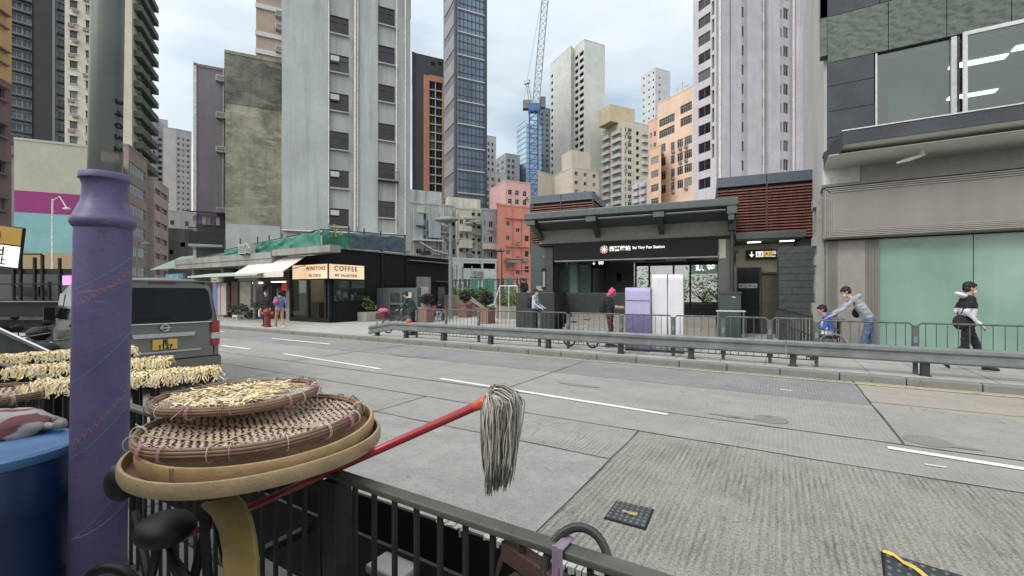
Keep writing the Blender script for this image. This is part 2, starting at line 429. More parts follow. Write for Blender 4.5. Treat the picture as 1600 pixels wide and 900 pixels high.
# ---------------------------------------------------------------- road surfaces
def concrete(name,c,groove=0.,agg=.3,dirt=.4,bump=.5):
    n=N(name); v=n.pos()
    big=n.noise(v,.5,6,.6,.3,.7); c1=n.mix(big,mul(c,.86),mul(c,1.1))
    med=n.noise(v,3.2,7,.62,.42,.72); c1=n.mix(n.math('MULTIPLY',med,dirt),c1,mul(c,.68))
    ag=n.noise(v,75,3,.7,.36,.62); c1=n.mix(n.math('MULTIPLY',ag,agg),c1,mul(c,1.5))
    ag2=n.noise(v,52,3,.7,.52,.66); c1=n.mix(n.math('MULTIPLY',ag2,agg*1.2),c1,mul(c,.42))
    c1=n.mix(n.math('MULTIPLY',n.noise(v,11,8,.75,.5,.62),dirt*.7),c1,mul(c,.72)); c1=n.mix(n.math('MULTIPLY',n.noise(v,1.7,8,.7,.52,.66),dirt*.6),c1,mul(c,1.25))
    h=n.math('ADD',ag,n.math('MULTIPLY',med,.4))
    if groove:
        vs=n.pos((34,2.4,1)); g=n.noise(vs,1.0,5,.65,.42,.58)
        vs2=n.pos((90,7,1)); g2=n.noise(vs2,1.0,4,.7,.4,.6)
        wv=n.new('ShaderNodeTexWave',wave_type='BANDS',bands_direction='X',wave_profile='SIN'); wv.inputs['Scale'].default_value=6.5; wv.inputs['Distortion'].default_value=1.6; wv.inputs['Detail'].default_value=4; wv.inputs['Detail Scale'].default_value=1.6; n.l.new(n.pos((1,.25,1)),wv.inputs['Vector'])
        wm=n.new('ShaderNodeMapRange'); wm.inputs['From Min'].default_value=.45; wm.inputs['From Max'].default_value=.8; n.l.new(wv.outputs['Fac'],wm.inputs['Value'])
        gg=n.math('ADD',n.math('MULTIPLY',n.math('MULTIPLY',wm.outputs[0],n.noise(v,30,3,.7,.3,.6)),.6),n.math('MULTIPLY',n.math('MULTIPLY',g,g2),.6))
        fade=n.noise(v,.8,4,.6,.25,.6)
        gm=n.math('MULTIPLY',n.math('MULTIPLY',gg,groove),fade)
        c1=n.mix(gm,c1,mul(c,.5)); h=n.math('SUBTRACT',h,n.math('MULTIPLY',gm,2))
    vt=n.pos((.25,3.,1)); tr=n.noise(vt,1,4,.5,.5,.75); c1=n.mix(n.math('MULTIPLY',tr,.22),c1,mul(c,.55))
    vo=n.new('ShaderNodeTexVoronoi',feature='DISTANCE_TO_EDGE'); vo.inputs['Scale'].default_value=.42
    ds=n.new('ShaderNodeTexNoise'); ds.inputs['Scale'].default_value=2.2; ds.inputs['Detail'].default_value=6; n.l.new(v,ds.inputs['Vector']); va_=n.new('ShaderNodeVectorMath',operation='ADD'); n.l.new(v,va_.inputs[0]); n.l.new(ds.outputs['Color'],va_.inputs[1]); n.l.new(va_.outputs[0],vo.inputs['Vector'])
    ck=n.new('ShaderNodeMapRange'); ck.inputs['From Min'].default_value=.0; ck.inputs['From Max'].default_value=.006; ck.inputs['To Min'].default_value=1; ck.inputs['To Max'].default_value=0; n.l.new(vo.outputs['Distance'],ck.inputs['Value'])
    c1=n.mix(n.math('MULTIPLY',n.math('MULTIPLY',ck.outputs[0],n.noise(v,.5,2,.5,.5,.6)),.65),c1,mul(c,.35))
    c1=n.mix(n.math('MULTIPLY',n.noise(v,4.5,2,.4,.70,.76),.55),c1,mul(c,.45))
    n.bump(h,bump,.006); return n.out(c1,.9)
RD1=concrete('concrete_grooved',C3(162,158,147,.95),1.0,.85,.35,1.0)
RD2=concrete('concrete_smooth',C3(150,149,143,.95),0,.45,.9,.6)
RD3=concrete('concrete_worn',C3(148,145,138,.98),.45,.35,.5,.4)
RD4=concrete('concrete_dark_ruts',C3(136,137,135,.98),.9,.25,.4,.5)
RD5=concrete('concrete_brown',C3(152,144,131,1.0),0,.25,.5,.3)
RD6=concrete('concrete_fine_groove',C3(152,149,142,.98),.9,.4,.4,.5)
PAVE=concrete('pavement_slabs',C3(164,162,154,1.0),0,.2,.4,.2)
KERB=concrete('kerb_concrete',C3(128,127,120),0,.25,.6,.3)
TAR=plain('tar_joint',C3(70,68,65),.8,var=.3,sc_=9,obj=False)
GRD=concrete('ground_plain',C3(120,118,112),0,.2,.4,.2)
g=MB(); g.quad([(-2500,-2500,-.06),(2500,-2500,-.06),(2500,2500,-.06),(-2500,2500,-.06)]); struct('ground',g,GRD)
rd=MB(); RM_=[RD1,RD2,RD3,RD4,RD5,RD6]
def slab(x0,x1,y0,y1,mi): rd.quad([(x0,y0,0),(x1,y0,0),(x1,y1,0),(x0,y1,0)],mi)
Y0,Y1,Y2,Y3,Y4,Y5=1.55,4.42,5.5,6.55,8.6,10.75
xs=[-90,-40,-24,-14.4,-9.2,-5.0,-1.5,30]
for i in range(len(xs)-1):
    a,b=xs[i],xs[i+1]
    slab(a,b,Y0,Y1,[2,5,2,5,1,1,0][i]); slab(a,b,Y1,Y2,[2,2,5,5,5,5,0][i]); slab(a,b,Y2,Y3,2)
xt=[-90,-42,-26,-17.5,-10.5,-4.2,1.2,30]
for i in range(len(xt)-1):
    a,b=xt[i],xt[i+1]; slab(a,b,Y3,Y4,[2,2,2,5,2,2,2][i]); slab(a,b,Y4,Y5,[2,2,3,3,3,3,4][i])
struct('road',rd,RM_)
jt=MB()
def joint(x0,y0,x1,y1,w=.022,z=.004):
    L=math.hypot(x1-x0,y1-y0); k=max(2,int(L/.35)); ux,uy=(x1-x0)/L,(y1-y0)/L; pr=None
    for i in range(k+1):
        t=L*i/k; q=(x0+ux*t,y0+uy*t); o=R.uniform(-.008,.008); ww=w*R.uniform(.5,1.25)/2
        a=(q[0]-uy*(o+ww),q[1]+ux*(o+ww),z); b=(q[0]-uy*(o-ww),q[1]+ux*(o-ww),z)
        if pr: jt.quad([pr[1],b,a,pr[0]])
        pr=(a,b)
for i,x_ in enumerate(xs[1:-1]): joint(x_,Y0,x_,Y2 if i!=5 else Y2+.02,.02)
for x_ in xt[1:-1]: joint(x_,Y3,x_,Y5,.026,.0045)
joint(-90,Y1,-1.5,Y1,.018,.005); joint(-90,Y2,30,Y2,.02,.0055); joint(-90,Y3,30,Y3,.026,.006); joint(1.2,Y4+.25,30,Y4+.25,.02,.007)
joint(-60,Y4,1.2,Y4,.012,.0035)
struct('road_joint',jt,TAR)
# painted lines
def paint(name,c,lo=.40,hi=.46):
    n=N(name); v=n.pos(); f=n.noise(v,9,8,.75,lo,hi); f2=n.noise(v,1.3,5,.6,.3,.7)
    cc=n.mix(f,mul(C3(140,138,130),.9),n.mix(f2,mul(c,.85),c)); return n.out(cc,.8)
PW=paint('white_line_paint',C3(228,228,222),.30,.36); PY=paint('yellow_line_paint',C3(214,190,120),.40,.5)
pm=MB()
def dash(p,q,w,mi=0,z=.009):
    a=Vector(G(*p)); b=Vector(G(*q)); u=(b-a).normalized(); n=Vector((-u.y,u.x,0))*w/2
    pm.quad([(v.x,v.y,z) for v in (a-n,b-n,b+n,a+n)],mi)
for p,q in (((688,592),(1043,648)),((443,553),(595,577)),((1387,700),(1640,740))): dash(p,q,.11)
for p,q in (((425,529),(515,538)),((346,540),(392,546)),((345,518),(350,519))): dash(p,q,.13)
pm.quad([(-60,10.42,.009),(30,10.42,.009),(30,10.5,.009),(-60,10.5,.009)],1)
for (px,py,w_,l_) in ((1228,610,.06,.18),(1462,729,.04,.16)):
    x_,y_,_=G(px,py); pm.quad([(x_-l_/2,y_-w_/2,.009),(x_+l_/2,y_-w_/2,.009),(x_+l_/2,y_+w_/2,.009),(x_-l_/2,y_+w_/2,.009)],0)
struct('road_marking',pm,[PW,PY])
# dark patches of repaired road
pt=MB(); PATCH=concrete('asphalt_patch',C3(134,132,126),0,.2,.5,.3)
for (px,py,rx,ry) in ((905,602,.5,.12),(640,556,.9,.2),(1480,697,.35,.07),(1150,652,.4,.08)):
    x_,y_,_=G(px,py); k=40; pt.quad([(x_+.8*rx*(1+.45*mnoise.noise(Vector((px,2.2*math.cos(2*math.pi*i/k),2.2*math.sin(2*math.pi*i/k)))))*math.cos(2*math.pi*i/k),y_+.8*ry*(1+.5*mnoise.noise(Vector((px+3,2.2*math.cos(2*math.pi*i/k),2.2*math.sin(2*math.pi*i/k)))))*math.sin(2*math.pi*i/k),.0075) for i in range(k)])
struct('road_patch',pt,PATCH)
# pavements + kerbs
pv=MB(); 
pv.quad([(-90,11.0,.12),(30,11.0,.12),(30,70,.12),(-90,70,.12)]); pv.quad([(-90,11,.12),(-90,11,-.05),(30,11,-.05),(30,11,.12)])
struct('far_pavement',pv,PAVE)
pj=MB()
xx=-34
while xx<8: 
    pj.quad([(xx,11.02,.124),(xx+.012,11.02,.124),(xx+.012,16,.124),(xx,16,.124)]); xx+=.9 if R.random()<.9 else 1.0
for y_ in (11.55,12.2,12.85,13.5,14.15): pj.quad([(-34,y_,.1245),(8,y_,.1245),(8,y_+.012,.1245),(-34,y_+.012,.1245)])
struct('pavement_joint',pj,plain('joint_dirt',C3(110,108,100),.9,obj=False))
nv=MB(); nv.box(-40,12,-6,1.32,-.05,.12); struct('near_pavement',nv,PAVE)
kb=MB()
def kerbrow(y0,y1,x0,x1,ztop):
    x_=x0
    while x_<x1:
        kb.box(x_,x_+.985,y0,y1,-.05,ztop+R.uniform(-.003,.003)); x_+=1.0
kerbrow(10.75,10.995,-60,14,.135); kerbrow(1.325,1.55,-20,8,.135)
ko=struct('kerb',kb,KERB); bv=ko.modifiers.new('b','BEVEL'); bv.width=.02; bv.segments=2
# ---------------------------------------------------------------- towers
VA,VB=470,2240
M_=lambda n_,r,g_,b,**k: wallm(n_,C3(r,g_,b),**k)
def win(cols,y0,h,pitch,n,**k): return dict(cols=cols,y0=y0,h=h,pitch=pitch,n=n,**k)
def blotch(name,c,d):
    n=N(name); v=n.pos(); cc=n.mix(n.noise(v,.55,9,.68,.38,.66),c,d); cc=n.mix(n.noise(n.pos((.5,.5,1.6)),1.3,8,.7,.5,.66),cc,mul(c,1.25)); cc=n.mix(n.math('MULTIPLY',n.noise(n.pos((1.6,1.6,.12)),1.4,6,.6,.52,.75),.55),cc,mul(d,.7))
    cc=n.mix(n.math('MULTIPLY',n.noise(v,7,7,.75,.5,.66),.4),cc,mul(d,.8)); n.bump(n.noise(v,9,8),.3,.02); return n.out(cc,.9)
# big grey-blue tenement
W_BL=M_('render_pale_blue',178,184,183,dirt=.6,dc=C3(130,132,126)); W_GR=M_('render_grey',170,174,172,dirt=.5,dc=C3(104,102,96)); 
bl,at=building('tenement_block','tall pale blue and grey tenement with dark windows and white drainpipes above the cafe','building',
 [(440,34),(641,VB)],(440,-170),W_GR,{0:[
  win([(515,545)],26,27,60,6,style='grid',mats=(FR_D,GLD,PIPEG),ref=530,ac=.0,rec=.12),
  win([(591,617)],12,28,60.5,6,style='grid',mats=(FR_D,GLD,PIPEG),ref=604,rec=.12),
  win([(515,545)],-96,27,60,2,style='grid',mats=(FR_D,GLD,PIPEG),ref=530,rec=.12),
  win([(591,617)],-108,27,60,2,style='grid',mats=(FR_D,GLD,PIPEG),ref=604,rec=.12)]},thick=12)
bl['label']='tall pale blue and grey tenement with dark windows and white drainpipes above the cafe'
strip_on(bl,at,0,'blue_wall_band',441,514,-170,360,.14,W_BL); strip_on(bl,at,0,'blue_wall_band',561,590,-170,362,.14,W_BL)
strip_on(bl,at,0,'grey_wall_pier',622,640,-170,392,.12,W_GR)
for pts,r in (([(555,-150),(554,362)],.09),([(559,-150),(558,355)],.05),([(514,-150),(513,350)],.05),([(620,-150),(618,390)],.05),([(633,-150),(632,395)],.06),([(440,360),(512,363),(550,364),(618,366)],.06)):
    pipe_on(bl,at,0,'drainpipe',pts,r,PIPE,.24)
for k,(px,py,c) in enumerate([(530,26,0),(604,12,0)]):
    for r_ in range(6):
        a,u,n=at(0,px,py+28+60*r_,0); mb=MB(); M=face_mat((a.x,a.y,a.z),u); mb.box(-.75,.75,-.12,-.02,-.02,.22,0,M); obj('sill',mb,W_GR,bl)
        if k==0 and r_ in(1,2,4,5):
            a,u,n=at(0,px-7,py+7+60*r_,0); mb=MB(); M=face_mat((a.x,a.y,a.z),u); mb.box(-.32,.32,-.2,.2,-.1,.25,0,M); obj('air_conditioner',mb,AC1,bl)
# caged balcony plants on the right column
a,u,n=at(0,606,284,0); cg=MB(); M=face_mat(tuple(a),u); cg.box(-.85,.85,-.06,0,0,.6,0,M)
for i in range(13): cg.box(-.84+i*.14,-.82+i*.14,0,.75,.57,.59,0,M)
cg.box(-.85,.85,.74,.78,.56,.6,0,M)
obj('window_cage',cg,STEELD,bl)
lf=MB()
def leaves(mb,c,rad,n,size,seed=0,shell=0.,mats=2,sq=(1,1,1)):
    rr=random.Random(seed)
    for _ in range(n):
        while 1:
            p=Vector((rr.uniform(-1,1),rr.uniform(-1,1),rr.uniform(-1,1)))
            if shell<p.length<1: break
        nz=mnoise.noise(p*2.2+Vector((seed,0,0)))
        if nz<-.22 and rr.random()<.8: continue
        p=p*(1+.35*mnoise.noise(p*1.7+Vector((0,seed,3))))
        q=Vector((c[0]+p.x*rad*sq[0],c[1]+p.y*rad*sq[1],c[2]+p.z*rad*sq[2]))
        a=Vector((rr.gauss(0,1),rr.gauss(0,1),rr.gauss(0,.6))).normalized(); b=a.cross(Vector((rr.gauss(0,1),rr.gauss(0,1),rr.gauss(0,1)))).normalized()
        s=size*rr.uniform(.6,1.3)
        mb.quad([q-a*s,q-b*s*.45,q+a*s,q+b*s*.45],rr.randrange(mats))
LEAF=[plain('leaf_green',C3(92,122,58),.6,var=.3),plain('leaf_dark',C3(48,74,38),.6,var=.3),plain('leaf_light',C3(134,158,76),.6,var=.25)]
LEAFD=[plain('leaf_purple',C3(62,56,58),.6,var=.3),plain('leaf_purple_dark',C3(40,38,40),.6,var=.3),plain('leaf_dusk',C3(84,78,74),.6,var=.3)]
# mossy wall, purple building, beige tower behind
W_MO=blotch('mossy_render',C3(164,160,136),C3(104,104,92))
W_PU=M_('purple_render',124,116,128,dirt=.35,dc=C3(92,86,92)); W_LB=M_('pale_patch_render',186,194,190,dirt=.3,dc=C3(130,130,120))
ms,at2=building('gable_building','windowless tenement gable of stained mossy yellow render','building',[(352,35),(439,VB)],(354,83),W_MO,thick=12)
strip_on(ms,at2,0,'pale_render_patch',353,438,349,400,.03,W_LB)
W_MO2=blotch('mossy_dark_render',C3(126,125,112),C3(74,75,70))
strip_on(ms,at2,0,'dark_render_patch',353,438,84,160,.04,W_MO2)
pp,at3=building('purple_building','narrow purple-grey painted building beside the mossy gable','building',[(303,41),(352,VB)],(310,104),W_PU,thick=12)
strip_on(pp,at3,0,'white_edge',302,307,96,420,.06,PIPE)
for y_ in (125,182,235,330):
    a,u,n=at3(0,346,y_,0); mb=MB(); mb.merge(ac_mesh()[1],face_mat(tuple(a),u)); obj('air_conditioner',mb,[AC1,AC2],pp)
pipe_on(pp,at3,0,'drainpipe',[(350,110),(349,330)],.08,PIPEG)
# drying balcony + clothes + green awning on the purple building
a,u,n=at3(0,326,385,0); M=face_mat(tuple(a),u); mb=MB(); mb.box(-1.3,1.3,-.15,.05,0,1.6,0,M); obj('balcony_slab',mb,W_LB,pp)
mb=MB()
for i in range(22): mb.box(-1.28+i*.12,-1.24+i*.12,.05,1.5,1.52,1.56,0,M)
mb.box(-1.3,1.3,1.5,1.56,1.5,1.58,0,M); mb.box(-1.3,1.3,.06,1.2,1.45,1.5,0,M); obj('balcony_cage',mb,STEELD,pp)
mb=MB(); mb.box(-1.5,1.5,3.1,3.16,-.1,1.9,0,M@Matrix.Rotation(.12,4,'X')); obj('tin_roof',mb,STEELD,pp)
cl=[plain('cloth_pink',C3(200,150,180),.9),plain('cloth_blue',C3(110,130,170),.9),plain('cloth_white',C3(205,205,205),.9)]
for i in range(6):
    mb=MB(); x0=-1+i*.35; pts=[]
    for j in range(5):
        for k in (0,1): pts.append(M@Vector((x0+k*.28,2.6-j*.18,1.2+.04*math.sin(j*2+i+k))))
    mb.add(pts,[(2*j,2*j+1,2*j+3,2*j+2) for j in range(4)])
    tag(obj('hanging_garment',mb,cl[i%3]),['lilac','blue','white','pink','dark blue','cream'][i]+' garment drying on the purple building balcony','laundry','laundry on the caged balcony')
W_BG=M_('beige_tower_render',176,154,134,dirt=.15); 
bg_,at4=building('beige_tower','beige tower with white floor bands behind the mossy gable','building',[(400,75),(444,VB)],(402,-160),W_BG,thick=20)
for y_ in (-118,-92,-44,-20,5,48,76): strip_on(bg_,at4,0,'floor_band',399,443,y_,y_+7,.3,FR_W)
for y_ in (25,45,80): 
    a,u,n=at4(0,438,y_,0); mb=MB(); mb.merge(ac_mesh()[1],face_mat(tuple(a),u)@Matrix.Scale(1.8,4)); obj('air_conditioner',mb,[AC1,AC2],bg_)
# orange tower
W_DG=M_('dark_grey_cladding',74,76,82,dirt=.1); W_OR=M_('orange_panel',200,134,96,dirt=.1)
ot,at5=building('residential_tower','dark grey residential tower with an orange frame round its windows','building',[(644,152),(650,1500),(694,VB)],(650,84,1),W_DG,{1:[
  win([(672,681),(682,691)],128,9.5,13.3,15,style='slide',mats=(FR_W,GLD,FR_W),rec=.4,ref=672)]},thick=25)
for (a_,b_,y0_,y1_) in ((662,670,118,330),(670.2,693,118,127),(690.6,693.5,127.5,330)): strip_on(ot,at5,1,'orange_panel',a_,b_,y0_,y1_,.8,W_OR)
for k in range(15): strip_on(ot,at5,1,'floor_band',670.4,690.4,139.3+13.3*k,140.8+13.3*k,.5,FR_W)
strip_on(ot,at5,1,'mullion',679.4,680.6,128,330,.42,FR_W)
for x_ in (673,684): strip_on(ot,at5,1,'louvre_window',x_,x_+6,96,101,.1,GLD)
# glass tower
GT=N('curtain_glass'); v_=GT.pos(); f_=GT.noise(GT.pos((.08,.08,.03)),1,3,.5,.35,.65); 
bt=GT.mix(f_,C3(52,70,92),C3(112,140,164)); GT.out(bt,.12); GTM=GT.m
W_PN=M_('grey_panel_cladding',118,118,124,dirt=.05)
gt,at6=building('office_tower','slim glass office tower with grey panelled side','building',[(693,135),(714,VA),(760,VB)],(714,-150,0),W_PN,{1:[]},thick=25)
strip_on(gt,at6,1,'curtain_wall',715,757,-150,335,.12,GTM)
for k in range(14): strip_on(gt,at6,1,'floor_band',715,757,-96+36*k,-94.4+36*k,.3,FR_W)
mb=MB()
for x_ in range(7):
    a,u,n=at6(1,718+6.2*x_,-150,.12); b,_,_=at6(1,718+6.2*x_,335,.12); mb.box(-.08,.08,b.z-a.z,0,0,.1,0,face_mat(tuple(a),u))
for k in range(40):
    a,u,n=at6(1,715,-140+12*k,.12); b,_,_=at6(1,757,-140+12*k,.12); L=(b-a); L.z=0; mb.box(0,L.length,-.1,.1,0,.1,0,face_mat(tuple(a),u))
mo=obj('mullion_grid',mb,W_DG,gt)
strip_on(gt,at6,1,'edge_fin',757,760,-150,335,.5,W_DG); strip_on(gt,at6,0,'edge_fin',711.5,713.8,-150,335,.4,W_DG)
mb=MB()
for k in range(16):
    a,u,n=at6(0,695,-140+36*k,.05); b,_,_=at6(0,710,-140+36*k,.05); L=(b-a).xy.length
    for q in range(1): mb.box(.1,L-.1,-4.6,-.4,0,.12,0,face_mat(tuple(a),u))
obj('side_panel',mb,M_('pale_panel_cladding',150,148,150,dirt=.05),gt)
# distant middle
W_WH=M_('far_white',198,202,204,dirt=.12); W_G1=M_('far_grey',150,154,160,dirt=.15); W_CR=M_('far_cream',204,196,180,dirt=.3,dc=C3(140,125,105))
building('white_tower','thin plain white tower right beside the glass office tower','building',[(757,190),(775,VB)],(760,212),W_WH,{0:[win([(762,765),(768,771)],222,5,10,9,mats=(FR_A,GLD,FR_A),style='slide')]},thick=20)
building('grey_apartment','stepped grey apartment block far off between glass towers','building',[(774,230),(790,VA),(812,VB)],(790,240,0),W_G1,{0:[win([(776,780),(783,787)],248,5,9,9,style='slide',mats=(FR_W,GLD,FR_W))],1:[win([(793,797),(800,804)],248,5,9,9,style='slide',mats=(FR_W,GLD,FR_W))]},thick=20)
W_BG2=N('blue_glass'); W_BG2.out(W_BG2.mix(W_BG2.noise(W_BG2.pos((.05,.05,.02)),1,3,.5,.35,.65),C3(110,160,196),C3(160,196,216)),.15)
gb,atg=building('blue_glass_tower','pale blue glass tower behind the crane mast','building',[(808,240),(822,VA),(846,VB)],(822,193,0),W_BG2.m,thick=20)
for k in range(20):
    strip_on(gb,atg,1,'floor_band',822.3,845,198+8*k,198.8+8*k,.2,W_G1); strip_on(gb,atg,0,'floor_band',808.3,821.7,198+8*k,198.8+8*k,.2,W_G1)
building('dark_grey_tower','dark grey tower edge behind the crane beside the pale green slab','building',[(842,260),(866,VB)],(848,168),M_('far_darkgrey',112,120,128,dirt=.15),{0:[win([(845,849),(853,857)],176,4,8,16,style='slide',mats=(FR_A,GLD,FR_A))]},thick=20)
W_PG=M_('pale_green_render',210,214,206,dirt=.18,dc=C3(150,158,146))
pg,atp=building('slab_tower','tall pale green slab tower with a single strip of windows','building',[(860,185),(892,VA),(896,1200),(913,VA),(945,VB)],(892,72,0),W_PG,{2:[
   win([(898,903.5),(905,912)],84,6,10.7,24,style='void',mats=(FR_A,GLD,FR_A),rec=.5,ref=905)],0:[win([(861,864)],118,5,10.7,18,style='void',mats=(FR_A,GLD,FR_A),rec=.4)]},thick=25)
cl_,atc=building('cream_block','low cream block with a stair turret in front of the pale green slab','building',[(840,118),(866,1500),(895,VA),(936,VB)],(895,262,1),W_CR,{2:[win([(898,903),(912,917),(926,931)],268,6,14,3,style='std',mats=(FR_W,GL,FR_W)) ]},thick=12)
a,u,n=atc(1,880,262,-3); mb=MB(); mb.box(-2.4,2.6,-1,4.2,-4,2,0,face_mat(tuple(a),u)); obj('stair_turret',mb,W_CR,cl_)
# lower right-centre
W_YE=M_('yellow_cream_render',216,206,180,dirt=.3,dc=C3(150,130,96)); W_PE=M_('peach_render',240,206,176,dirt=.3,dc=C3(160,118,88),sc_=.2); W_PO=M_('peach_orange_render',232,190,150,dirt=.2)
yc,aty=building('balcony_tower','yellow cream apartment tower with stacked white balconies','building',[(942,165),(975,VA),(992,VB),(1015,VB)],(975,188,0),W_YE,{0:[
   win([(944,954),(959,971)],214,7,11.6,11,style='std',mats=(FR_W,GL,FR_W),bal=(1.2,1.1,W_WH),hole=True,ac=.3)],1:[win([(976.5,979),(981,987)],199,6,11.6,12,style='std',mats=(FR_W,GL,FR_W),ac=.3,rec=.2)],2:[win([(1003,1011)],205,5.5,11.6,10,style='std',mats=(FR_W,GL,FR_W),bal=(1,1,W_WH),rec=.3),win([(994,999)],205,6,11.6,10,style='void',rec=.6)]},thick=18)
a,u,n=aty(1,980,188,-4); mb=MB(); mb.box(-5,6,0,6,-6,1,0,face_mat(tuple(a),u)); obj('rooftop_plant_room',mb,M_('penthouse_cream',206,188,150,dirt=.1),yc)
building('white_slab_tower','plain white tower with small square windows behind the peach block','building',[(1002,260),(1024,VA),(1047,VB)],(1024,106,0),W_WH,{0:[win([(1005,1007),(1013,1015),(1020,1022)],122,3,11,7,style='void',mats=(FR_A,GLD,FR_A))],1:[win([(1030,1032)],120,3,11,7,style='void',mats=(FR_A,GLD,FR_A))]},thick=20)
pc,atc2=building('peach_block','peach tenement with wide window rows and rooftop antennas','building',[(1027,104),(1084,VA)],(1027,164),W_PE,{0:[
   win([(1030,1054)],182,12,18,2,style='grid',mats=(FR_W,GLD,FR_W),ref=1042,rec=.3),
   win([(1063,1081)],162,13,20,2,style='grid',mats=(FR_W,GLD,FR_W),ref=1072,rec=.3),
   win([(1048,1054),(1058,1067),(1069,1081)],215,13,21.5,4,style='grid',mats=(FR_W,GL,FR_W),ref=1069,ac=.7),
   win([(1030,1040)],225,13,21.5,4,style='grid',mats=(FR_W,GL,FR_W),ref=1035,ac=.4)]},thick=14)
building('peach_wing','lower peach orange wing left of the peach tenement','building',[(1014,100),(1033,VA)],(1020,232),W_PO,{0:[win([(1017,1029)],246,11,21.5,4,style='grid',mats=(FR_W,GL,FR_W),ref=1020)]},thick=10)
building('orange_block','narrow orange-pink block with small windows behind the peach wing','building',[(1013,112),(1030,VA)],(1016,190),M_('orange_pink_render',226,182,158,dirt=.2),{0:[win([(1016,1018.5),(1021,1025)],208,8,18,3,style='std',mats=(FR_W,GL,FR_W))]},thick=8)
building('low_white_block','low white balcony block between yellow and peach tenements','building',[(990,120),(1015,VA)],(1000,284),W_WH,{0:[win([(992,999),(1003,1010)],290,6,11,5,style='std',mats=(FR_W,GL,FR_W),bal=(.8,.9,W_WH))]},thick=10)
for k,(x_,h_) in enumerate(((1048,20),(1056,26),(1063,16),(1075,24))):
    a,u,n=atc2(0,x_,164-(x_-1027)*.52,-2); mb=MB(); mb.tube([a,a+Vector((0,0,h_*.14))],.05,5); mb.tube([a+Vector((-.5,0,h_*.12)),a+Vector((.5,0,h_*.12))],.03,4)
    obj('antenna',mb,STEEL,pc)
# lavender tower
W_LV=M_('lavender_render',194,188,194,dirt=.3,dc=C3(140,136,140)); W_LG=M_('lavender_grey_render',164,160,164,dirt=.5,dc=C3(120,116,112))
lt,atl=building('lavender_tower','huge pale lavender residential tower right of centre with white vertical pipes','building',[(1083,72),(1119,VA),(1291,VB)],(1119,-260,0),W_LV,{0:[
   win([(1091,1110)],-136,16,27.8,16,style='slide',mats=(FR_A,GLD,FR_A),ref=1091,rec=.2),win([(1112,1116)],-136,22,27.8,14,style='void',mats=(FR_A,GLD,FR_A),ref=1112,rec=.5)],1:[
   win([(1155.5,1162)],-110,16,30,14,style='slide',mats=(FR_A,plain('louvre_taupe',C3(112,106,102),.7),FR_A),ref=1158),
   win([(1188.5,1194.5)],-118,16,30,14,style='slide',mats=(FR_A,GLD,FR_A),ref=1191),
   win([(1216,1221)],-105,15,29.5,13,style='slide',mats=(FR_A,GLD,FR_A),ref=1218),
   win([(1224,1232)],-105,17,29.5,13,style='slide',mats=(FR_W,GL,FR_W),ref=1228)]},thick=25)
for a_,b_ in ((1122,1134),(1136.5,1152.5),(1164.5,1184),(1196,1213)): strip_on(lt,atl,1,'wall_pier',a_,b_,-260,330,.7,W_LV)
strip_on(lt,atl,1,'end_wall',1238,1290,-260,400,1.2,W_LV)
for pts,r in (([(1120,-200),(1120,330)],.16),([(1234.5,-200),(1234.5,300)],.17),([(1187,-200),(1187,320)],.12)): pipe_on(lt,atl,1,'drainpipe',pts,r,PIPE,.6)
# left cluster
W_OC=M_('ochre_render',206,160,92,dirt=.2); W_BR=M_('brown_pink_render',132,104,104,dirt=.4)
oc,ato=building('ochre_building','ochre and brown-pink tenement at the left edge of the view','building',[(-90,24),(18,620)],(0,-120),W_BR,{0:[win([(-30,-22),(-4,7)],20,18,58,6,style='sill',mats=(FR_A,GL,W_BR),ref=0)]},thick=6)
strip_on(oc,ato,0,'ochre_upper_wall',-90,17.5,-120,74,.03,W_OC)
W_SL=M_('slate_panel',70,72,78,dirt=.1); 
sg,ats=building('glass_slab_tower','tall glass balcony tower with a dark slate central panel','building',[(14,105),(104,1500)],(50,-260),W_G1,{0:[
   win([(17,34),(36,49)],-130,11,19,19,style='slide',mats=(FR_W,GLB,FR_W),ref=30,rec=.4),win([(90,102)],-130,12,19,19,style='slide',mats=(FR_W,GLB,FR_W),ref=90,rec=.4)]},thick=20)
strip_on(sg,ats,0,'slate_panel',54,82,-260,240,1.2,W_SL); strip_on(sg,ats,0,'black_recess',49.5,54,-260,240,.4,BLK2); strip_on(sg,ats,0,'white_fin',82,86,-260,240,1.4,FR_A)
for k in range(21): strip_on(sg,ats,0,'balcony_slab',15,49,-138+19*k,-136+19*k,1.0,FR_D); strip_on(sg,ats,0,'balcony_slab',89,103.5,-138+19*k,-136+19*k,1.0,FR_D)
W_CM=M_('cream_tower_render',208,202,182,dirt=.25,dc=C3(140,132,110)); W_GN=M_('green_balcony_render',86,98,88,dirt=.4)
cm,atm=building('cream_tower','cream tower with stacked green enclosed balconies behind the lamp post','building',[(101,80),(206,VB),(238,VA)],(150,-280),W_CM,{0:[
   win([(109,121)],-118,12,23.6,15,style='sill',mats=(FR_D,GL,W_CM),ref=109,ac=.35),win([(134,142)],-110,12,23.6,15,style='sill',mats=(FR_D,GL,W_CM),ref=134,ac=.4),win([(160,172)],-105,12,23.6,15,style='sill',mats=(FR_D,GL,W_CM),ref=160,ac=.3)],1:[
   win([(209,222),(224,236)],-140,10,24,17,style='grid',mats=(FR_W,GL,FR_W),ref=209,rec=.3,bal=(1.3,1.05,W_GN),ac=.6)]},thick=18)
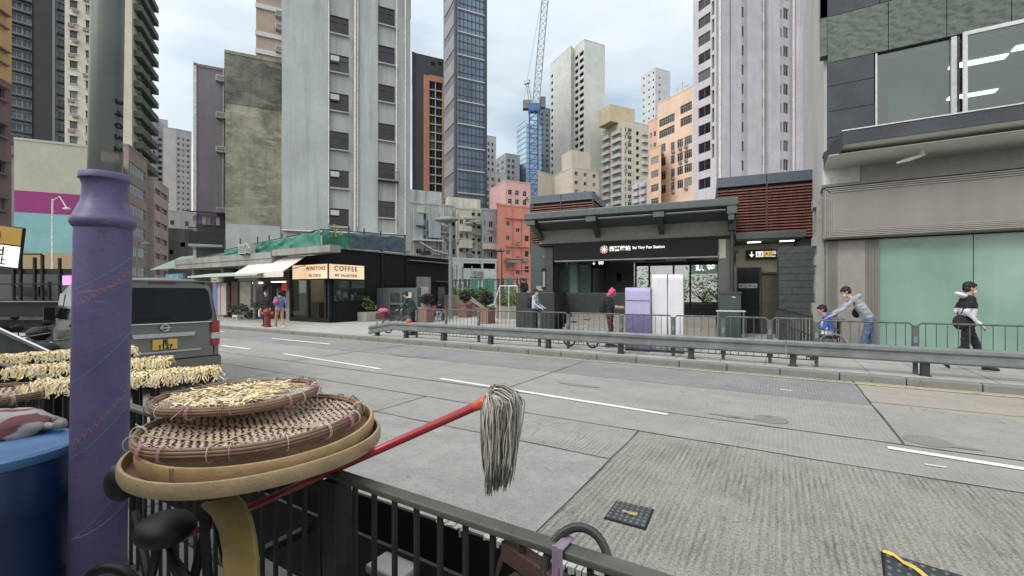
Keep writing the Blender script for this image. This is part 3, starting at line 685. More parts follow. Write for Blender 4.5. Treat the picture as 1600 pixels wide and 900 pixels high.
# mural building
W_M1=M_('mural_beige',184,183,160,dirt=.1,bump=.1); 
mu,atu=building('mural_building','low building with a wall painted beige, magenta and turquoise','building',[(22,46),(192,VB)],(22,218),W_M1,thick=12)
strip_on(mu,atu,0,'magenta_band',22.4,191.5,297,331,.02,M_('mural_magenta',158,44,122,dirt=.05)); strip_on(mu,atu,0,'turquoise_band',22.4,191.5,331.3,394,.02,M_('mural_turquoise',128,186,188,dirt=.1))
strip_on(mu,atu,0,'ochre_base',22.4,191.5,394.3,452,.04,M_('mural_ochre',186,160,112,dirt=.3))
W_TA=M_('taupe_render',150,136,128,dirt=.25)
building('taupe_building','taupe building with white framed window rows behind the lamp post','building',[(160,56),(201,VB),(230,VA)],(201,228,0),W_TA,{1:[win([(202.5,228)],251,17,32.6,6,style='grid',mats=(FR_W,GL,FR_W),ref=202.5,rec=.15)]},thick=14)
W_PK=M_('pale_pink_render',186,172,162,dirt=.25)
building('pale_pink_building','pale pink building with pinkish window rows along the side street','building',[(229,70),(241,VB),(263,VA)],(241,280,0),W_PK,{1:[win([(242.5,251),(252,261.5)],293,9,25.5,6,style='grid',mats=(plain('frame_pink',C3(178,128,122),.6),GL,W_PK),ref=243,rec=.25)]},thick=14)
W_PL=M_('far_pale',190,184,182,dirt=.1)
building('far_grey_tower','hazy grey tower with a dark window strip far down the side street','building',[(228,190),(245,VA),(262,VB)],(245,186,0),W_PL,{0:[win([(232,236),(239,243)],200,4,9,20,style='void',mats=(FR_A,GLD,FR_A))],1:[win([(247,253)],215,5,9,18,style='slide',mats=(FR_A,GLD,FR_A))]},thick=20)
building('far_pinkish_tower','hazy pinkish tower with small windows far down the side street','building',[(255,170),(275,VB),(299,1500)],(262,200),W_PL,{1:[win([(277,281),(285,288),(292,296)],214,4,8.5,22,style='slide',mats=(FR_W,GL,FR_W))]},thick=20)
building('white_corner_block','small white block with two windows at the end of the side street','building',[(262,92),(303,1700)],(264,330),M_('white_block_render',196,200,196,dirt=.3),{0:[win([(266,272),(289,295)],344,7,25,2,style='std',mats=(FR_D,GL,FR_W))]},thick=8)
building('grey_shed_block','weathered grey block below the small white block','building',[(260,88),(301,1700)],(262,358),M_('shed_grey',128,126,122,dirt=.8),{0:[win([(264,271)],390,8,20,2,style='void'),win([(281,290)],378,8,20,1,style='void')]},thick=4)
# ---------------------------------------------------------------- low ramshackle rear facades (middle distance)
W_RC=M_('rear_cream',216,209,188,dirt=.75,dc=C3(110,104,90),sc_=.5); W_RG=M_('rear_greygreen',190,194,186,dirt=.8,dc=C3(88,88,80),sc_=.5); W_RB=M_('rear_blue',168,182,190,dirt=.6,dc=C3(110,116,116),sc_=.5)
W_SA=M_('salmon_paint',226,140,114,dirt=.3,dc=C3(180,90,66),sc_=.4); W_LP=M_('light_pink_render',222,176,166,dirt=.35,dc=C3(160,120,112))
def clutter(root,at,i,x0,x1,y0,y1,nh,nv,off=.15,seed=1):
    rr=random.Random(seed)
    for _ in range(nv):
        x_=rr.uniform(x0+1,x1-1); a_=rr.uniform(y0,y1-20); pipe_on(root,at,i,'drainpipe',[(x_,a_),(x_+rr.uniform(-.3,.3),min(y1,a_+rr.uniform(30,120)))],rr.uniform(.04,.09),PIPE if rr.random()<.6 else PIPEG,off)
    for _ in range(nh):
        a_=rr.uniform(x0+1,x1-10); y_=rr.uniform(y0+5,y1-5); strip_on(root,at,i,'ledge',a_,min(x1-1,a_+rr.uniform(6,16)),y_,y_+1.6,rr.uniform(.3,.8),W_RG if rr.random()<.5 else W_RC)
def canopy_bits(root,at,i,specs):
    for (px,py,w_,c) in specs:
        a,u,n=at(i,px,py,0); M=face_mat(tuple(a),u)@Matrix.Rotation(.45,4,'X'); mb=MB(); mb.box(-w_/2,w_/2,-.04,.02,0,1.0,0,M)
        obj('window_canopy',mb,c,root)
ra,a1=building('rear_tenement','ramshackle pale grey-green tenement back with white pipes and a rooftop rig','building',[(641,60),(716,VB)],(650,318),W_RG,{0:[
  win([(650,658),(661,665)],334,8,18,6,style='std',mats=(FR_W,GLD,FR_W),ac=.5),win([(688,692),(697,701)],342,8,20,5,style='std',mats=(FR_W,GLD,FR_W),ac=.4),win([(706,711)],345,8,22,4,style='std',mats=(FR_D,GLD,FR_W))]},thick=10)
clutter(ra,a1,0,643,714,320,430,24,26,seed=3)
strip_on(ra,a1,0,'pale_bay',668,686,345,372,.9,W_RB); strip_on(ra,a1,0,'pale_bay',645,660,332,374,.6,W_RB); strip_on(ra,a1,0,'ledge',644,690,374,376.5,1.2,PIPE)
pipe_on(ra,a1,0,'sloping_gutter',[(652,380),(672,392),(694,398)],.1,PIPE,1.6)
canopy_bits(ra,a1,0,[(655,350,1.2,STEELD),(690,360,1.2,PIPEG),(663,392,1.6,STEELD)])
a,u,n=a1(0,668,318,-2); M=face_mat(tuple(a),u); mb=MB(); mb.box(-2.5,2.6,0,2.2,-3,0,0,M); obj('rooftop_room',mb,W_RG,ra)
mb=MB(); 
for q in range(5): mb.box(3+q*1.0,3.08+q*1.0,-1.5,1.4,0,.08,0,M)
mb.box(3,7,1.3,1.4,0,.1,0,M); mb.box(3,7,-.2,-.1,0,.1,0,M); mb.tube([M@Vector((3,-.1,.05)),M@Vector((7,1.3,.05))],.06,4); obj('rooftop_frame',mb,STEELD,ra)
rb,a2=building('cream_rear_tenement','cream tenement back with rounded bays and stained ledges','building',[(712,61),(753,VB)],(716,326),W_RC,{0:[
  win([(718,724),(728,732)],342,8,22,4,style='std',mats=(FR_W,GLD,FR_W),ac=.5),win([(737,742),(746,751)],332,5,20,5,style='slide',mats=(FR_D,GLD,W_RC))]},thick=10)
strip_on(rb,a2,0,'bay_panel',716,734,376,388,1.1,W_RC); strip_on(rb,a2,0,'bay_panel',717,734,354,362,.9,W_RC)
clutter(rb,a2,0,714,751,330,430,14,12,seed=5)
a,u,n=a2(0,742,315,-2); mb=MB(); mb.box(-3.2,1.6,-1.2,.8,-4,0,0,face_mat(tuple(a),u)); obj('rooftop_room',mb,W_RC,rb)
rc_,a3=building('blue_grey_rear_tenement','narrow blue-grey tenement back beside the salmon building','building',[(753,60),(778,VB)],(755,328),W_RB,{0:[
  win([(756,759),(764,770)],345,9,24,4,style='std',mats=(FR_W,GLD,FR_W),ac=.4)]},thick=10)
clutter(rc_,a3,0,754,776,335,430,6,6,seed=8); strip_on(rc_,a3,0,'ledge_box',754,776,382,390,1.2,W_RC)
building('light_pink_block','light pink block with arches rising behind the salmon building','building',[(765,112),(790,VA),(829,VB)],(790,283,0),W_LP,{1:[win([(794,800),(805,811),(817,823)],296,8,14,4,style='std',mats=(FR_W,GLD,FR_W),ac=.5)]},thick=12)
building('grey_green_block','pale grey-green block behind the light pink block','building',[(758,130),(792,VB)],(762,268),W_RG,{0:[win([(761,764),(768,772),(778,782)],276,6,11,5,style='std',mats=(FR_W,GLD,FR_W))]},thick=10)
sa,a4=building('salmon_building','bright salmon orange painted tenement back with white framed windows','building',[(777,58),(787,1500),(829,VB)],(787,322,1),W_SA,{1:[
  win([(791,797)],345,8,22.5,4,style='std',mats=(FR_W,GLD,FR_W)),win([(806,812)],356,7,22,5,style='std',mats=(FR_W,GLD,FR_W)),win([(820,826)],368,9,24,3,style='std',mats=(FR_D,GLD,FR_W),ac=.6)]},thick=9)
for y_ in (340,384,403,420): strip_on(sa,a4,1,'ledge',790,827,y_,y_+1.2,.4,W_SA)
for pts in ([(802,325),(802,430)],[(815,340),(815,430)],[(800,380),(826,388)]): pipe_on(sa,a4,1,'drainpipe',pts,.06,W_SA,.15)
strip_on(sa,a4,1,'window_canopy',788,806,407,411,1.4,PIPEG)
# white low annexes under the rear tenements
wa,a5=building('white_annexe','low white annexe with a dark open balcony behind the plaza','building',[(700,50),(776,VB)],(716,406),W_WH,{0:[win([(724,752)],411,8,50,1,style='void',mats=(FR_D,GLD,FR_W),rec=.8),win([(755,774)],411,9,50,1,style='void',mats=(FR_D,GLD,FR_W),rec=.6),win([(724,728),(731,735)],438,7,50,1,style='std',mats=(FR_W,GLD,FR_W)),win([(757,764)],438,8,50,1,style='std',mats=(FR_D,GLD,FR_W))]},thick=6)
clutter(wa,a5,0,702,775,408,440,4,7,seed=12)
a,u,n=a5(0,747,428,0); mb=MB(); mb.merge(ac_mesh()[1],face_mat(tuple(a),u)@Matrix.Scale(1.3,4)); obj('air_conditioner',mb,[AC1,AC2],wa)
# ---------------------------------------------------------------- tower crane
cx,cy=P(834,130); 
cr_=thing('tower_crane','blue luffing tower crane rising between the towers','crane',(cx,cy,0))
CB=plain('crane_blue',C3(62,104,166),.5); CS=plain('crane_silver',C3(190,196,200),.5,.2); CG=plain('crane_counterweight',C3(116,122,120),.7)
zt=ZZ(172,130); 
def lattice(mb,A,B,w,step,r,taper=1.):
    A=Vector(A);B=Vector(B); L=(B-A).length; t=(B-A)/L; s=t.cross(Vector((FX,FY,0))).normalized(); q=t.cross(s).normalized()
    k=int(L/step); cor=[(1,1),(1,-1),(-1,-1),(-1,1)]
    def pt(i,c): ww=w/2*(1+(taper-1)*i/k); return A+t*(L*i/k)+s*c[0]*ww+q*c[1]*ww
    for c in cor: mb.tube([pt(0,c),pt(k,c)],r,4)
    for i in range(k):
        for j in range(4):
            c,d=cor[j],cor[(j+1)%4]; mb.tube([pt(i,c),pt(i+1,d)],r*.6,3); mb.tube([pt(i,c),pt(i,d)],r*.6,3)
mb=MB(); lattice(mb,(cx,cy,0),(cx,cy,zt),2.5,2.5,.2); obj('mast',mb,CB,cr_)
mb=MB(); V=Vector((RX,RY,0)); c0=Vector((cx,cy,zt))
def bx_cam(mb,a,b,z0,z1,dp,mi=0): # box along view-right
    M=Matrix(((RX,FX,0,c0.x),(RY,FY,0,c0.y),(0,0,1,c0.z),(0,0,0,1))); mb.box(a,b,-dp/2,dp/2,z0,z1,mi,M)
bx_cam(mb,-1.6,1.8,-.6,1.6,2.4); obj('slewing_cab',mb,CB,cr_)
mb=MB(); bx_cam(mb,-3.2,-.9,.2,2.6,2); bx_cam(mb,1.9,3.4,.6,3.6,2); obj('counterweight',mb,CG,cr_)
tip=Vector(P(857,112)+(ZZ(-60,112),)); mb=MB(); lattice(mb,c0+V*.6+Vector((0,0,1.5)),tip,1.9,1.7,.13,.8); obj('jib',mb,CS,cr_)
mb=MB(); ap=c0-V*2.0+Vector((0,0,8.5)); lattice(mb,c0-V*.8+Vector((0,0,1.5)),ap,.9,1.4,.1,.6); mb.tube([ap,tip],.05,4); mb.tube([ap,c0-V*3+Vector((0,0,2))],.08,4); mb.box(ap.x-.8,ap.x+.8,ap.y-.5,ap.y+.5,ap.z-.8,ap.z+.3); obj('back_mast',mb,CS,cr_)
# ---------------------------------------------------------------- station
S0=P(822,18.4); S1=P(1152,15.24); sa_=math.atan2(S1[1]-S0[1],S1[0]-S0[0]); ca,sn=math.cos(sa_),math.sin(sa_)
def SW(u,v,z): return (S0[0]+ca*u-sn*v,S0[1]+sn*u+ca*v,z)
def SU(px,v):
    s=(px-800)/F0; dx,dy=FX+RX*s,FY+RY*s   # point t*(dx,dy); v = -sn*(x-S0x)+ca*(y-S0y)
    t=(v+(-sn*S0[0]+ca*S0[1]))/(-sn*dx+ca*dy); x,y=dx*t,dy*t
    return ca*(x-S0[0])+sn*(y-S0[1]),t
def su(px,v): return SU(px,v)[0]
def sz(px,py,v): return ZZ(py,SU(px,v)[1])
st=thing('station_entrance','dark green-grey metro station entrance with wide canopy and illuminated black name sign','station',(S0[0],S0[1],.12),sa_)
OZ=.12
def sobj(name,mb,mats,par=st,**k): return obj(name,mb,mats,par,world=False,**k)
def B_(mb,u0,u1,v0,v1,z0,z1,mi=0): mb.box(u0,u1,v0,v1,z0-OZ,z1-OZ,mi)
CAN=plain('canopy_green_grey',C3(82,92,90),.4,.5,var=.12); CAN2=plain('canopy_soffit',C3(74,84,82),.5,.2,var=.15); BEAM=plain('beam_taupe',C3(122,120,110),.6,var=.1)
GRN=wallm('granite_green_panel',C3(66,82,78),.2,band=.55,rough=.35,bump=.05); SG=plain('sign_black',C3(14,15,17),.5,spec=.25); STN=wallm('stone_dark_panel',C3(88,88,84),.35,rough=.4,bump=.1)
CREAMT=plain('cream_panel',C3(176,166,146),.5,var=.08)
UL=su(822,0); UR=su(1152,0)
# canopy: fascia, soffit, glass strip
mb=MB(); B_(mb,UL-.05,UR+.05,-.12,.1,4.72,5.0); B_(mb,UL,UR,.1,5.2,4.86,5.02); B_(mb,UL-.05,UR+.05,5.2,5.4,4.7,5.04); sobj('canopy_roof',mb,CAN,bevel=.03)
mb=MB(); mb.add([(UL+.02,.1,4.70-OZ),(UR-.02,.1,4.70-OZ),(UR-.02,1.3,4.42-OZ),(UL+.02,1.3,4.42-OZ),(UL+.02,.1,4.85-OZ),(UR-.02,.1,4.85-OZ),(UR-.02,1.3,4.85-OZ),(UL+.02,1.3,4.85-OZ)],[(0,3,2,1),(0,1,5,4),(1,2,6,5),(2,3,7,6),(3,0,4,7)]); sobj('canopy_soffit',mb,CAN2)
LG=plain('glass_strip',C3(190,204,200),.2,var=.05)
mb=MB()
cuts=[su(843,.3),su(915,.3),su(935,.3),su(1020,.3),su(1040,.3),UR-.35]
for i in (0,2,4): B_(mb,cuts[i],cuts[i+1],.14,.42,4.632,4.66)
sobj('canopy_glass_strip',mb,LG)
for px in (832,925,1030):
    u_=su(px,.2); mb=MB(); mb.extr([(-.05,4.72-OZ),(-.02,4.55-OZ),(.6,4.36-OZ),(1.4,3.95-OZ),(1.4,4.2-OZ),(.6,4.6-OZ),(.3,4.72-OZ)],u_-.1,u_+.1,axis=0)
    mb.box(u_-.2,u_+.2,-.06,.16,4.5-OZ,4.7-OZ); sobj('canopy_bracket',mb,CAN,bevel=.01)
mb=MB(); B_(mb,UR-.32,UR-.02,-.1,1.0,4.45,4.715); B_(mb,UR-.28,UR-.1,-.05,.8,4.25,4.452); sobj('canopy_end_box',mb,CAN)
# beam & sign
V1=1.3
UA=su(843,V1); UBm=su(1150,V1)
mb=MB(); B_(mb,UA,UBm,V1,V1+.4,3.85,4.42); sobj('taupe_beam',mb,BEAM); mb=MB(); B_(mb,UA-.02,UBm+.02,V1-.08,V1+.42,3.74,3.85); sobj('dark_beam_strip',mb,BLACK)
u0,u1=su(866,V1),su(1122,V1); mb=MB(); B_(mb,u0,u1,V1-.12,V1+.1,3.1,3.76); sn_=sobj('name_sign',mb,SG,bevel=.01)
mb=MB(); B_(mb,u0+.05,u1,V1-.14,V1+.12,3.04,3.095); sobj('lintel_edge',mb,STEEL)
TW=emit('sign_white',C3(225,228,218),.9); TY=emit('sign_logo_glow',C3(220,130,90),.7)
def stext(name,s,size,px,z,mat,bold=0,align='LEFT',v=V1-.125,sp=1.0):
    u_=su(px,v); mb=MB(); mb.merge(text_mb(s,size,.003,align,bold,sp),face_mat((u_,v,z-OZ),(1,0,0))); return sobj(name,mb,mat)
stext('sign_lettering','西營盤站',.215,952,3.50,TW,.006)
stext('sign_lettering','Sai Ying Pun Station',.155,988,3.52,TW,.003)
# the station emblem: circle arms crossing a bar
ue=su(944,V1-.125); mb=MB(); M=face_mat((ue,V1-.125,3.5-OZ),(1,0,0))
for sgn in (-1,1):
    mb.tube([M@Vector((sgn*.10,.12,.004)),M@Vector((sgn*.05,.03,.004)),M@Vector((sgn*.05,-.03,.004)),M@Vector((sgn*.10,-.12,.004))],.015,4)
mb.box(-.13,.13,-.015,.015,0,.012,0,M); mb.box(-.017,.017,-.13,.13,.001,.013,0,M); sobj('sign_emblem',mb,TW)
mb=MB(); ring=[M@Vector((.155*math.cos(t*math.pi/12),.155*math.sin(t*math.pi/12),0.001)) for t in range(24)]; mb.tube(ring,.012,4,closed=True); sobj('emblem_ring',mb,TY)
# columns
mb=MB(); B_(mb,su(850,V1+.1),su(864,V1+.1),V1+.1,V1+.6,.12,3.74); sobj('steel_column',mb,STEELD,bevel=.02)
mb=MB(); B_(mb,su(829,1.9),su(851,1.9),1.9,2.5,.12,3.9); sobj('green_stone_pier',mb,GRN)
mb=MB(); B_(mb,su(1122.5,V1),su(1147,V1),V1,V1+.6,.12,3.73); sobj('stone_pier',mb,STN); mb=MB(); B_(mb,su(1123,V1),su(1134,V1),V1-.03,V1,3.0,3.72); sobj('cream_tile',mb,CREAMT)
mb=MB(); mb.tube([(su(1144,V1-.2),V1-.25,0),(su(1144,V1-.2),V1-.25,4.2)],.07,10); B_(mb,su(1138,V1-.2),su(1150,V1-.2),V1-.4,V1-.05,4.0,4.45); sobj('downpipe',mb,STEELD)
# interior
INT=plain('interior_dark_wall',C3(96,98,92),.5,var=.2); CEIL=plain('interior_ceiling',C3(130,132,130),.6)
VBk=7.2
mb=MB(); B_(mb,su(866,2.2),su(990,VBk),VBk,VBk+.3,.12,4.3); sobj('back_wall',mb,wallm('interior_panel_wall',C3(120,122,114),.2,band=1.1,rough=.3,bump=.03))
mb=MB(); B_(mb,UA,UBm+.1,V1+.42,VBk+.4,3.3,3.4); sobj('ceiling',mb,CEIL)
mb=MB(); B_(mb,u0-.3,UBm-.4,V1-.5,VBk+.4,.12,.135); sobj('floor',mb,plain('station_floor',C3(130,128,120),.5))
GG=plain('green_glass_panel',C3(96,126,116),.1,var=.15); GG2=plain('green_glass_panel_dark',C3(62,84,78),.1,var=.15)
for a_,b_,m_ in ((872,887,GG2),(888,902,GG),(903,920,GG2)):
    mb=MB(); B_(mb,su(a_,2.4),su(b_,2.4),2.4,2.45,1.72,3.15); sobj('green_glass_panel',mb,m_)
mb=MB()
for a_ in (870,887.5,902.5,920.5): B_(mb,su(a_,2.36),su(a_,2.36)+.06,2.34,2.46,1.7,3.16)
sobj('glass_frame',mb,STEELD)
# low dark wall
DW=plain('dark_polished_wall',C3(52,56,55),.35,var=.15)
dws,_=SU(806,-.5),0
mb=MB(); B_(mb,su(806,.6),su(866,.6),.6,.9,.12,1.72); B_(mb,su(866,.6),su(985,2.2),2.2,2.34,.12,1.7); B_(mb,su(866,.6)-.3,su(866,.6),.9,2.34,.12,1.71); sobj('low_wall',mb,DW,bevel=.01)
mb=MB()
for i in range(5): B_(mb,su(880,.6),su(1120,.6),.5+i*.34,.84+i*.34 if i<4 else 2.2,.12,.27+i*.13)
sobj('entrance_steps',mb,concrete('step_stone',C3(150,146,136),0,.15,.3,.2))
# glazed rear opening
mb=MB(); 
for px in (992,1013,1051,1077,1121): B_(mb,su(px,VBk),su(px,VBk)+.09,VBk,VBk+.1,1.0,3.3)
B_(mb,su(992,VBk),su(1150,VBk),VBk+.01,VBk+.09,3.12,3.3); B_(mb,su(992,VBk),su(1150,VBk),VBk+.01,VBk+.09,1.15,1.23); sobj('rear_window_frame',mb,STEELD)
mb=MB(); B_(mb,su(992,VBk),su(1150,VBk),VBk,VBk+.3,.12,1.14); sobj('rear_sill_wall',mb,plain('sill_dark',C3(60,66,64),.4))
mb=MB()
for i in range(10): u_=su(1070,3.5)+i*.16; B_(mb,u_,u_+.09,3.5,3.56,.75,.98)
B_(mb,su(1068,3.5),su(1120,3.5),3.48,3.58,.98,1.05); B_(mb,su(1068,3.5),su(1120,3.5),3.48,3.58,.7,.75); sobj('inner_rail',mb,BLACK)
mb=MB(); u_=su(938,2.6); B_(mb,u_-.1,u_+.14,VBk-.1,VBk-.02,2.35,2.75); sobj('wall_display',mb,BLK2)
# hanging direction sign inside
mb=MB(); B_(mb,su(922,3.2),su(952,3.2),3.2,3.3,2.85,3.28); hs=sobj('hanging_sign',mb,SG)
u_=su(928,3.19); M=face_mat((u_,3.19,3.08-OZ),(1,0,0)); mb=MB(); mb.box(-.015,.015,-.02,.1,0,.004,0,M); mb.add([M@Vector(p) for p in ((-.08,0,.005),(.08,0,.005),(0,-.1,.005))],[(0,2,1)])
M2=face_mat((u_+.33,3.19,3.08-OZ),(1,0,0)); mb.box(-.12,.12,-.05,.08,0,.004,0,M2); mb.box(-.09,-.03,-.085,-.055,0,.004,0,M2); mb.box(.03,.09,-.085,-.055,0,.004,0,M2); o=sobj('sign_symbol',mb,TW,par=st)
mb=MB(); B_(mb,su(984,3.5),su(1000,3.5),3.4,3.9,3.28,3.295); B_(mb,su(1100,2.4),su(1116,2.4),2.2,2.6,3.28,3.295); sobj('ceiling_light',mb,emit('lamp_white',(1,1,.95,1),7.0))
mb=MB(); B_(mb,su(1008,3),su(1040,3),2.95,3.1,3.08,3.3); B_(mb,su(1072,3),su(1102,3),2.95,3.1,3.06,3.3); sobj('departure_display',mb,BLK2)
mb=MB(); B_(mb,su(847,.55),su(853,.55),.5,.58,1.85,2.75); B_(mb,su(848,.5),su(852,.5),.48,.5,1.95,2.6,1); sobj('notice_holder',mb,[BLACK,plain('notice_grey',C3(130,132,130),.5)])
mb=MB(); B_(mb,su(838,1.88),su(849,1.88),1.86,1.9,1.8,2.02); sobj('notice_plate',mb,plain('plate_grey',C3(150,150,142),.5))
# louvred brick-red boxes (ventilation)
LV=N('terracotta_louvre'); LV.out(LV.mix(LV.noise(LV.pos((6,6,1)),1,4,.6,.3,.7),C3(112,66,56),C3(146,86,72)),.7); LVM=LV.m; CAP=plain('cap_slate_blue',C3(78,92,102),.5,.1); LVD=plain('louvre_void',C3(44,30,28),.8)
def louvre_box(root,X0,X1,Y0_,Y1_,z0,z1,capz,par):
    mb=MB(); B_(mb,X0+.12,X1-.12,Y0_+.12,Y1_,z0,z1,0); sobj('louvre_core',mb,LVD,par)
    mb=MB(); k=int((z1-z0)/.115)
    for i in range(k):
        z=z0+.03+i*.115
        mb.add([(X0,Y0_,z-OZ),(X1,Y0_,z-OZ),(X1,Y0_+.1,z+.06-OZ),(X0,Y0_+.1,z+.06-OZ),(X0,Y0_,z+.03-OZ),(X1,Y0_,z+.03-OZ),(X1,Y0_+.1,z+.085-OZ),(X0,Y0_+.1,z+.085-OZ)],[(0,1,5,4),(4,5,6,7),(0,3,2,1),(1,2,6,5),(0,4,7,3)])
        for xs_ in ((X1-.1,X1),(X0,X0+.1)): mb.box(xs_[0],xs_[1],Y0_+.11,Y1_,z-OZ,z+.075-OZ)
    sobj('louvre_blades',mb,LVM,par)
    mb=MB(); kk=max(1,round((X1-X0)/1.5))
    for i in range(kk+1): x_=X0+(X1-X0)*i/kk; B_(mb,x_-.03,x_+.03,Y0_-.02,Y0_+.02,z0,z1)
    sobj('louvre_mullion',mb,plain('mullion_brown',C3(70,52,48),.6),par)
    mb=MB(); B_(mb,X0-.02,X1+.02,Y0_-.03,Y1_+.03,z1+.004,z1+.06); 
    for i in range(kk): B_(mb,X0+(X1-X0)*i/kk+.01,X0+(X1-X0)*(i+1)/kk-.01,Y0_+.05,Y1_,z1+.06,capz)
    sobj('metal_cap',mb,CAP,par,bevel=.015)
lb=thing('ventilation_box','red louvred ventilation box with slate blue cap behind the right end of the station canopy','ventilation',(S0[0],S0[1],.12),sa_)
v_=3.0; louvre_box(lb,su(1120,v_),su(1283,v_),v_,v_+3.5,3.85,6.02,6.45,lb)
mb=MB(); B_(mb,su(1150,v_+.3),su(1284,v_+.3),v_+.3,v_+3.4,.12,3.849); sobj('base_wall',mb,GRN,lb)
lb2=thing('ventilation_box','red louvred ventilation box with slate blue cap behind the left end of the station canopy','ventilation',(S0[0],S0[1],.12),sa_)
v2=3.4; louvre_box(lb2,su(829,v2),su(926,v2),v2,v2+3.0,3.6,6.1,6.5,lb2)
mb=MB(); B_(mb,su(829,v2)+.01,su(926,v2),v2+.1,v2+2.9,.12,3.599); sobj('base_wall',mb,GRN,lb2)
mb=MB(); uu=su(829,2.5); B_(mb,uu,su(842,2.5),2.52,3.39,3.2,3.62); sobj('air_unit',mb,BEAM,lb2)
# kiosk box
kx=thing('ticket_kiosk','dark green panelled metal box standing in front of the stone pier of the station','cabinet',SW(su(1124,.1),.1,.12),sa_)
wk=su(1158,.1)-su(1124,.1); mb=MB(); mb.box(0,wk,0,.7,0,1.56); obj('body',mb,GRN,kx,world=False,bevel=.015)
mb=MB(); mb.box(-.02,wk+.02,-.02,.72,1.56,1.62); obj('top_panel',mb,CAN,kx,world=False); mb=MB(); mb.box(wk-.28,wk-.18,-.012,-.001,1.42,1.46); obj('small_lamp',mb,LG,kx,world=False)
# small white table plank ahead
# lift entrance
le=thing('lift_entrance','lift entrance with flat lit canopy, icon sign and dark doors right of the station','lift entrance',(S0[0],S0[1],.12),sa_)
v_=1.2
mb=MB(); B_(mb,su(1150,v_),su(1258,v_),v_,3.2,3.62,3.82); B_(mb,su(1150,v_)-.02,su(1258,v_)+.04,v_-.06,v_,3.66,3.9); sobj('flat_canopy',mb,CAN,le,bevel=.02)
mb=MB(); B_(mb,su(1150,2.6),su(1240,2.6),2.6,2.7,.12,3.61); sobj('front_wall',mb,CREAMT,le)
mb=MB(); B_(mb,su(1166,2.4),su(1238,2.4),2.4,2.55,3.02,3.38); sobj('icon_sign',mb,SG,le)
TYL=emit('icon_yellow',C3(220,176,60),.8)
def icon(px,kind):
    M=face_mat((su(px,2.39),2.396,3.2-OZ),(1,0,0)); mb=MB(); mt=TW
    if kind=='down': mb.box(-.018,.018,-.06,.11,0,.004,0,M); mb.add([M@Vector(p) for p in ((-.09,.0,.006),(.09,.0,.006),(0,-.12,.006))],[(0,2,1)])
    if kind=='lift': mb.box(-.13,.13,-.11,.11,0,.003,0,M)
    if kind=='wc': mb.box(-.12,.12,-.11,.11,0,.003,0,M); mt=TYL
    o=sobj('icon_'+{'down':'arrow','lift':'lift','wc':'exit_plate'}[kind],mb,mt,le)
    if kind=='lift':
        mb=MB(); 
        for x_ in(-.06,.06): mb.box(x_-.02,x_+.02,-.05,.02,.003,.006,0,M); mb.ball(tuple(M@Vector((x_,.05,.004))),.02,6)
        mb.box(-.1,.1,-.08,-.065,.003,.006,0,M); sobj('icon_figures',mb,SG,le)
for px,k_ in ((1174.5,'down'),(1187,'lift'),(1200,'wc')): icon(px,k_)
mb=MB(); mb.merge(text_mb('A2',.17,.002,'CENTER',.004),face_mat((su(1200,2.39),2.39,3.2-OZ),(1,0,0))); sobj('exit_letter',mb,SG,le)
mb=MB(); mb.merge(text_mb('出口',.15,.002,'LEFT',.003),face_mat((su(1206,2.39),2.396,3.24-OZ),(1,0,0))); mb.merge(text_mb('Exit',.08,.002,'LEFT',.002),face_mat((su(1206,2.39),2.396,3.11-OZ),(1,0,0))); sobj('exit_lettering',mb,TW,le)
mb=MB(); B_(mb,su(1152,2.45),su(1186,2.45),2.45,2.58,.12,2.7); sobj('dark_door',mb,plain('door_dark_glass',C3(34,38,38),.15),le)
ST_=plain('brushed_door',C3(104,100,92),.3,.5); mb=MB(); B_(mb,su(1190,2.45),su(1216,2.45),2.45,2.58,.12,2.4); sobj('steel_door',mb,ST_,le)
mb=MB(); B_(mb,su(1191,2.4),su(1216,2.4),2.38,2.6,2.42,2.5); B_(mb,su(1186.5,2.4),su(1189.5,2.4),2.38,2.6,.12,2.7); sobj('door_frame',mb,STEELD,le)
for i in range(4):
    M=face_mat((su(1158+7.1*i,2.44),2.446,1.98-OZ),(1,0,0)); mb=MB(); mb.box(-.085,.085,-.085,.085,0,.004,0,M); o=sobj('pictogram_plate',mb,plain('pictogram_white',C3(170,172,172),.5),le)
    mb=MB(); 
    if i%2: mb.ball(tuple(M@Vector((0,.03,.006))),.018,6); mb.box(-.03,.03,-.05,.0,.004,.007,0,M)
    else: mb.box(-.05,.05,-.012,.03,.004,.007,0,M); mb.box(-.03,-.01,-.05,-.012,.004,.007,0,M)
    sobj('pictogram',mb,STEELD,le)
mb=MB(); 
for px in (1178,1229): u_=su(px,1.9); B_(mb,u_-.22,u_+.22,1.75,1.95,3.605,3.619)
sobj('downlight',mb,emit('downlight_warm',(1,.93,.78,1),4.5),le)
# green slatted wall
gw=thing('panelled_wall','green-grey horizontally panelled wall between the lift doors and the shop corner','wall',(S0[0],S0[1],.12),sa_)
mb=MB(); u0,u1=su(1217,1.0),su(1292,1.0)
for i in range(11): B_(mb,u0,u1,1.0+.01*(i%2),1.5,.7+i*.24,.7+i*.24+.228)
sobj('panel_boards',mb,plain('green_board',C3(70,80,76),.4,var=.2),gw); mb=MB(); B_(mb,u0+.02,u1-.02,1.03,1.48,.12,3.33); sobj('core',mb,BLACK,gw)
mb=MB(); B_(mb,u0-.1,u1+.05,.1,1.0,.12,.85); sobj('stone_ledge',mb,concrete('ledge_stone',C3(176,168,150),0,.1,.3,.2),gw)
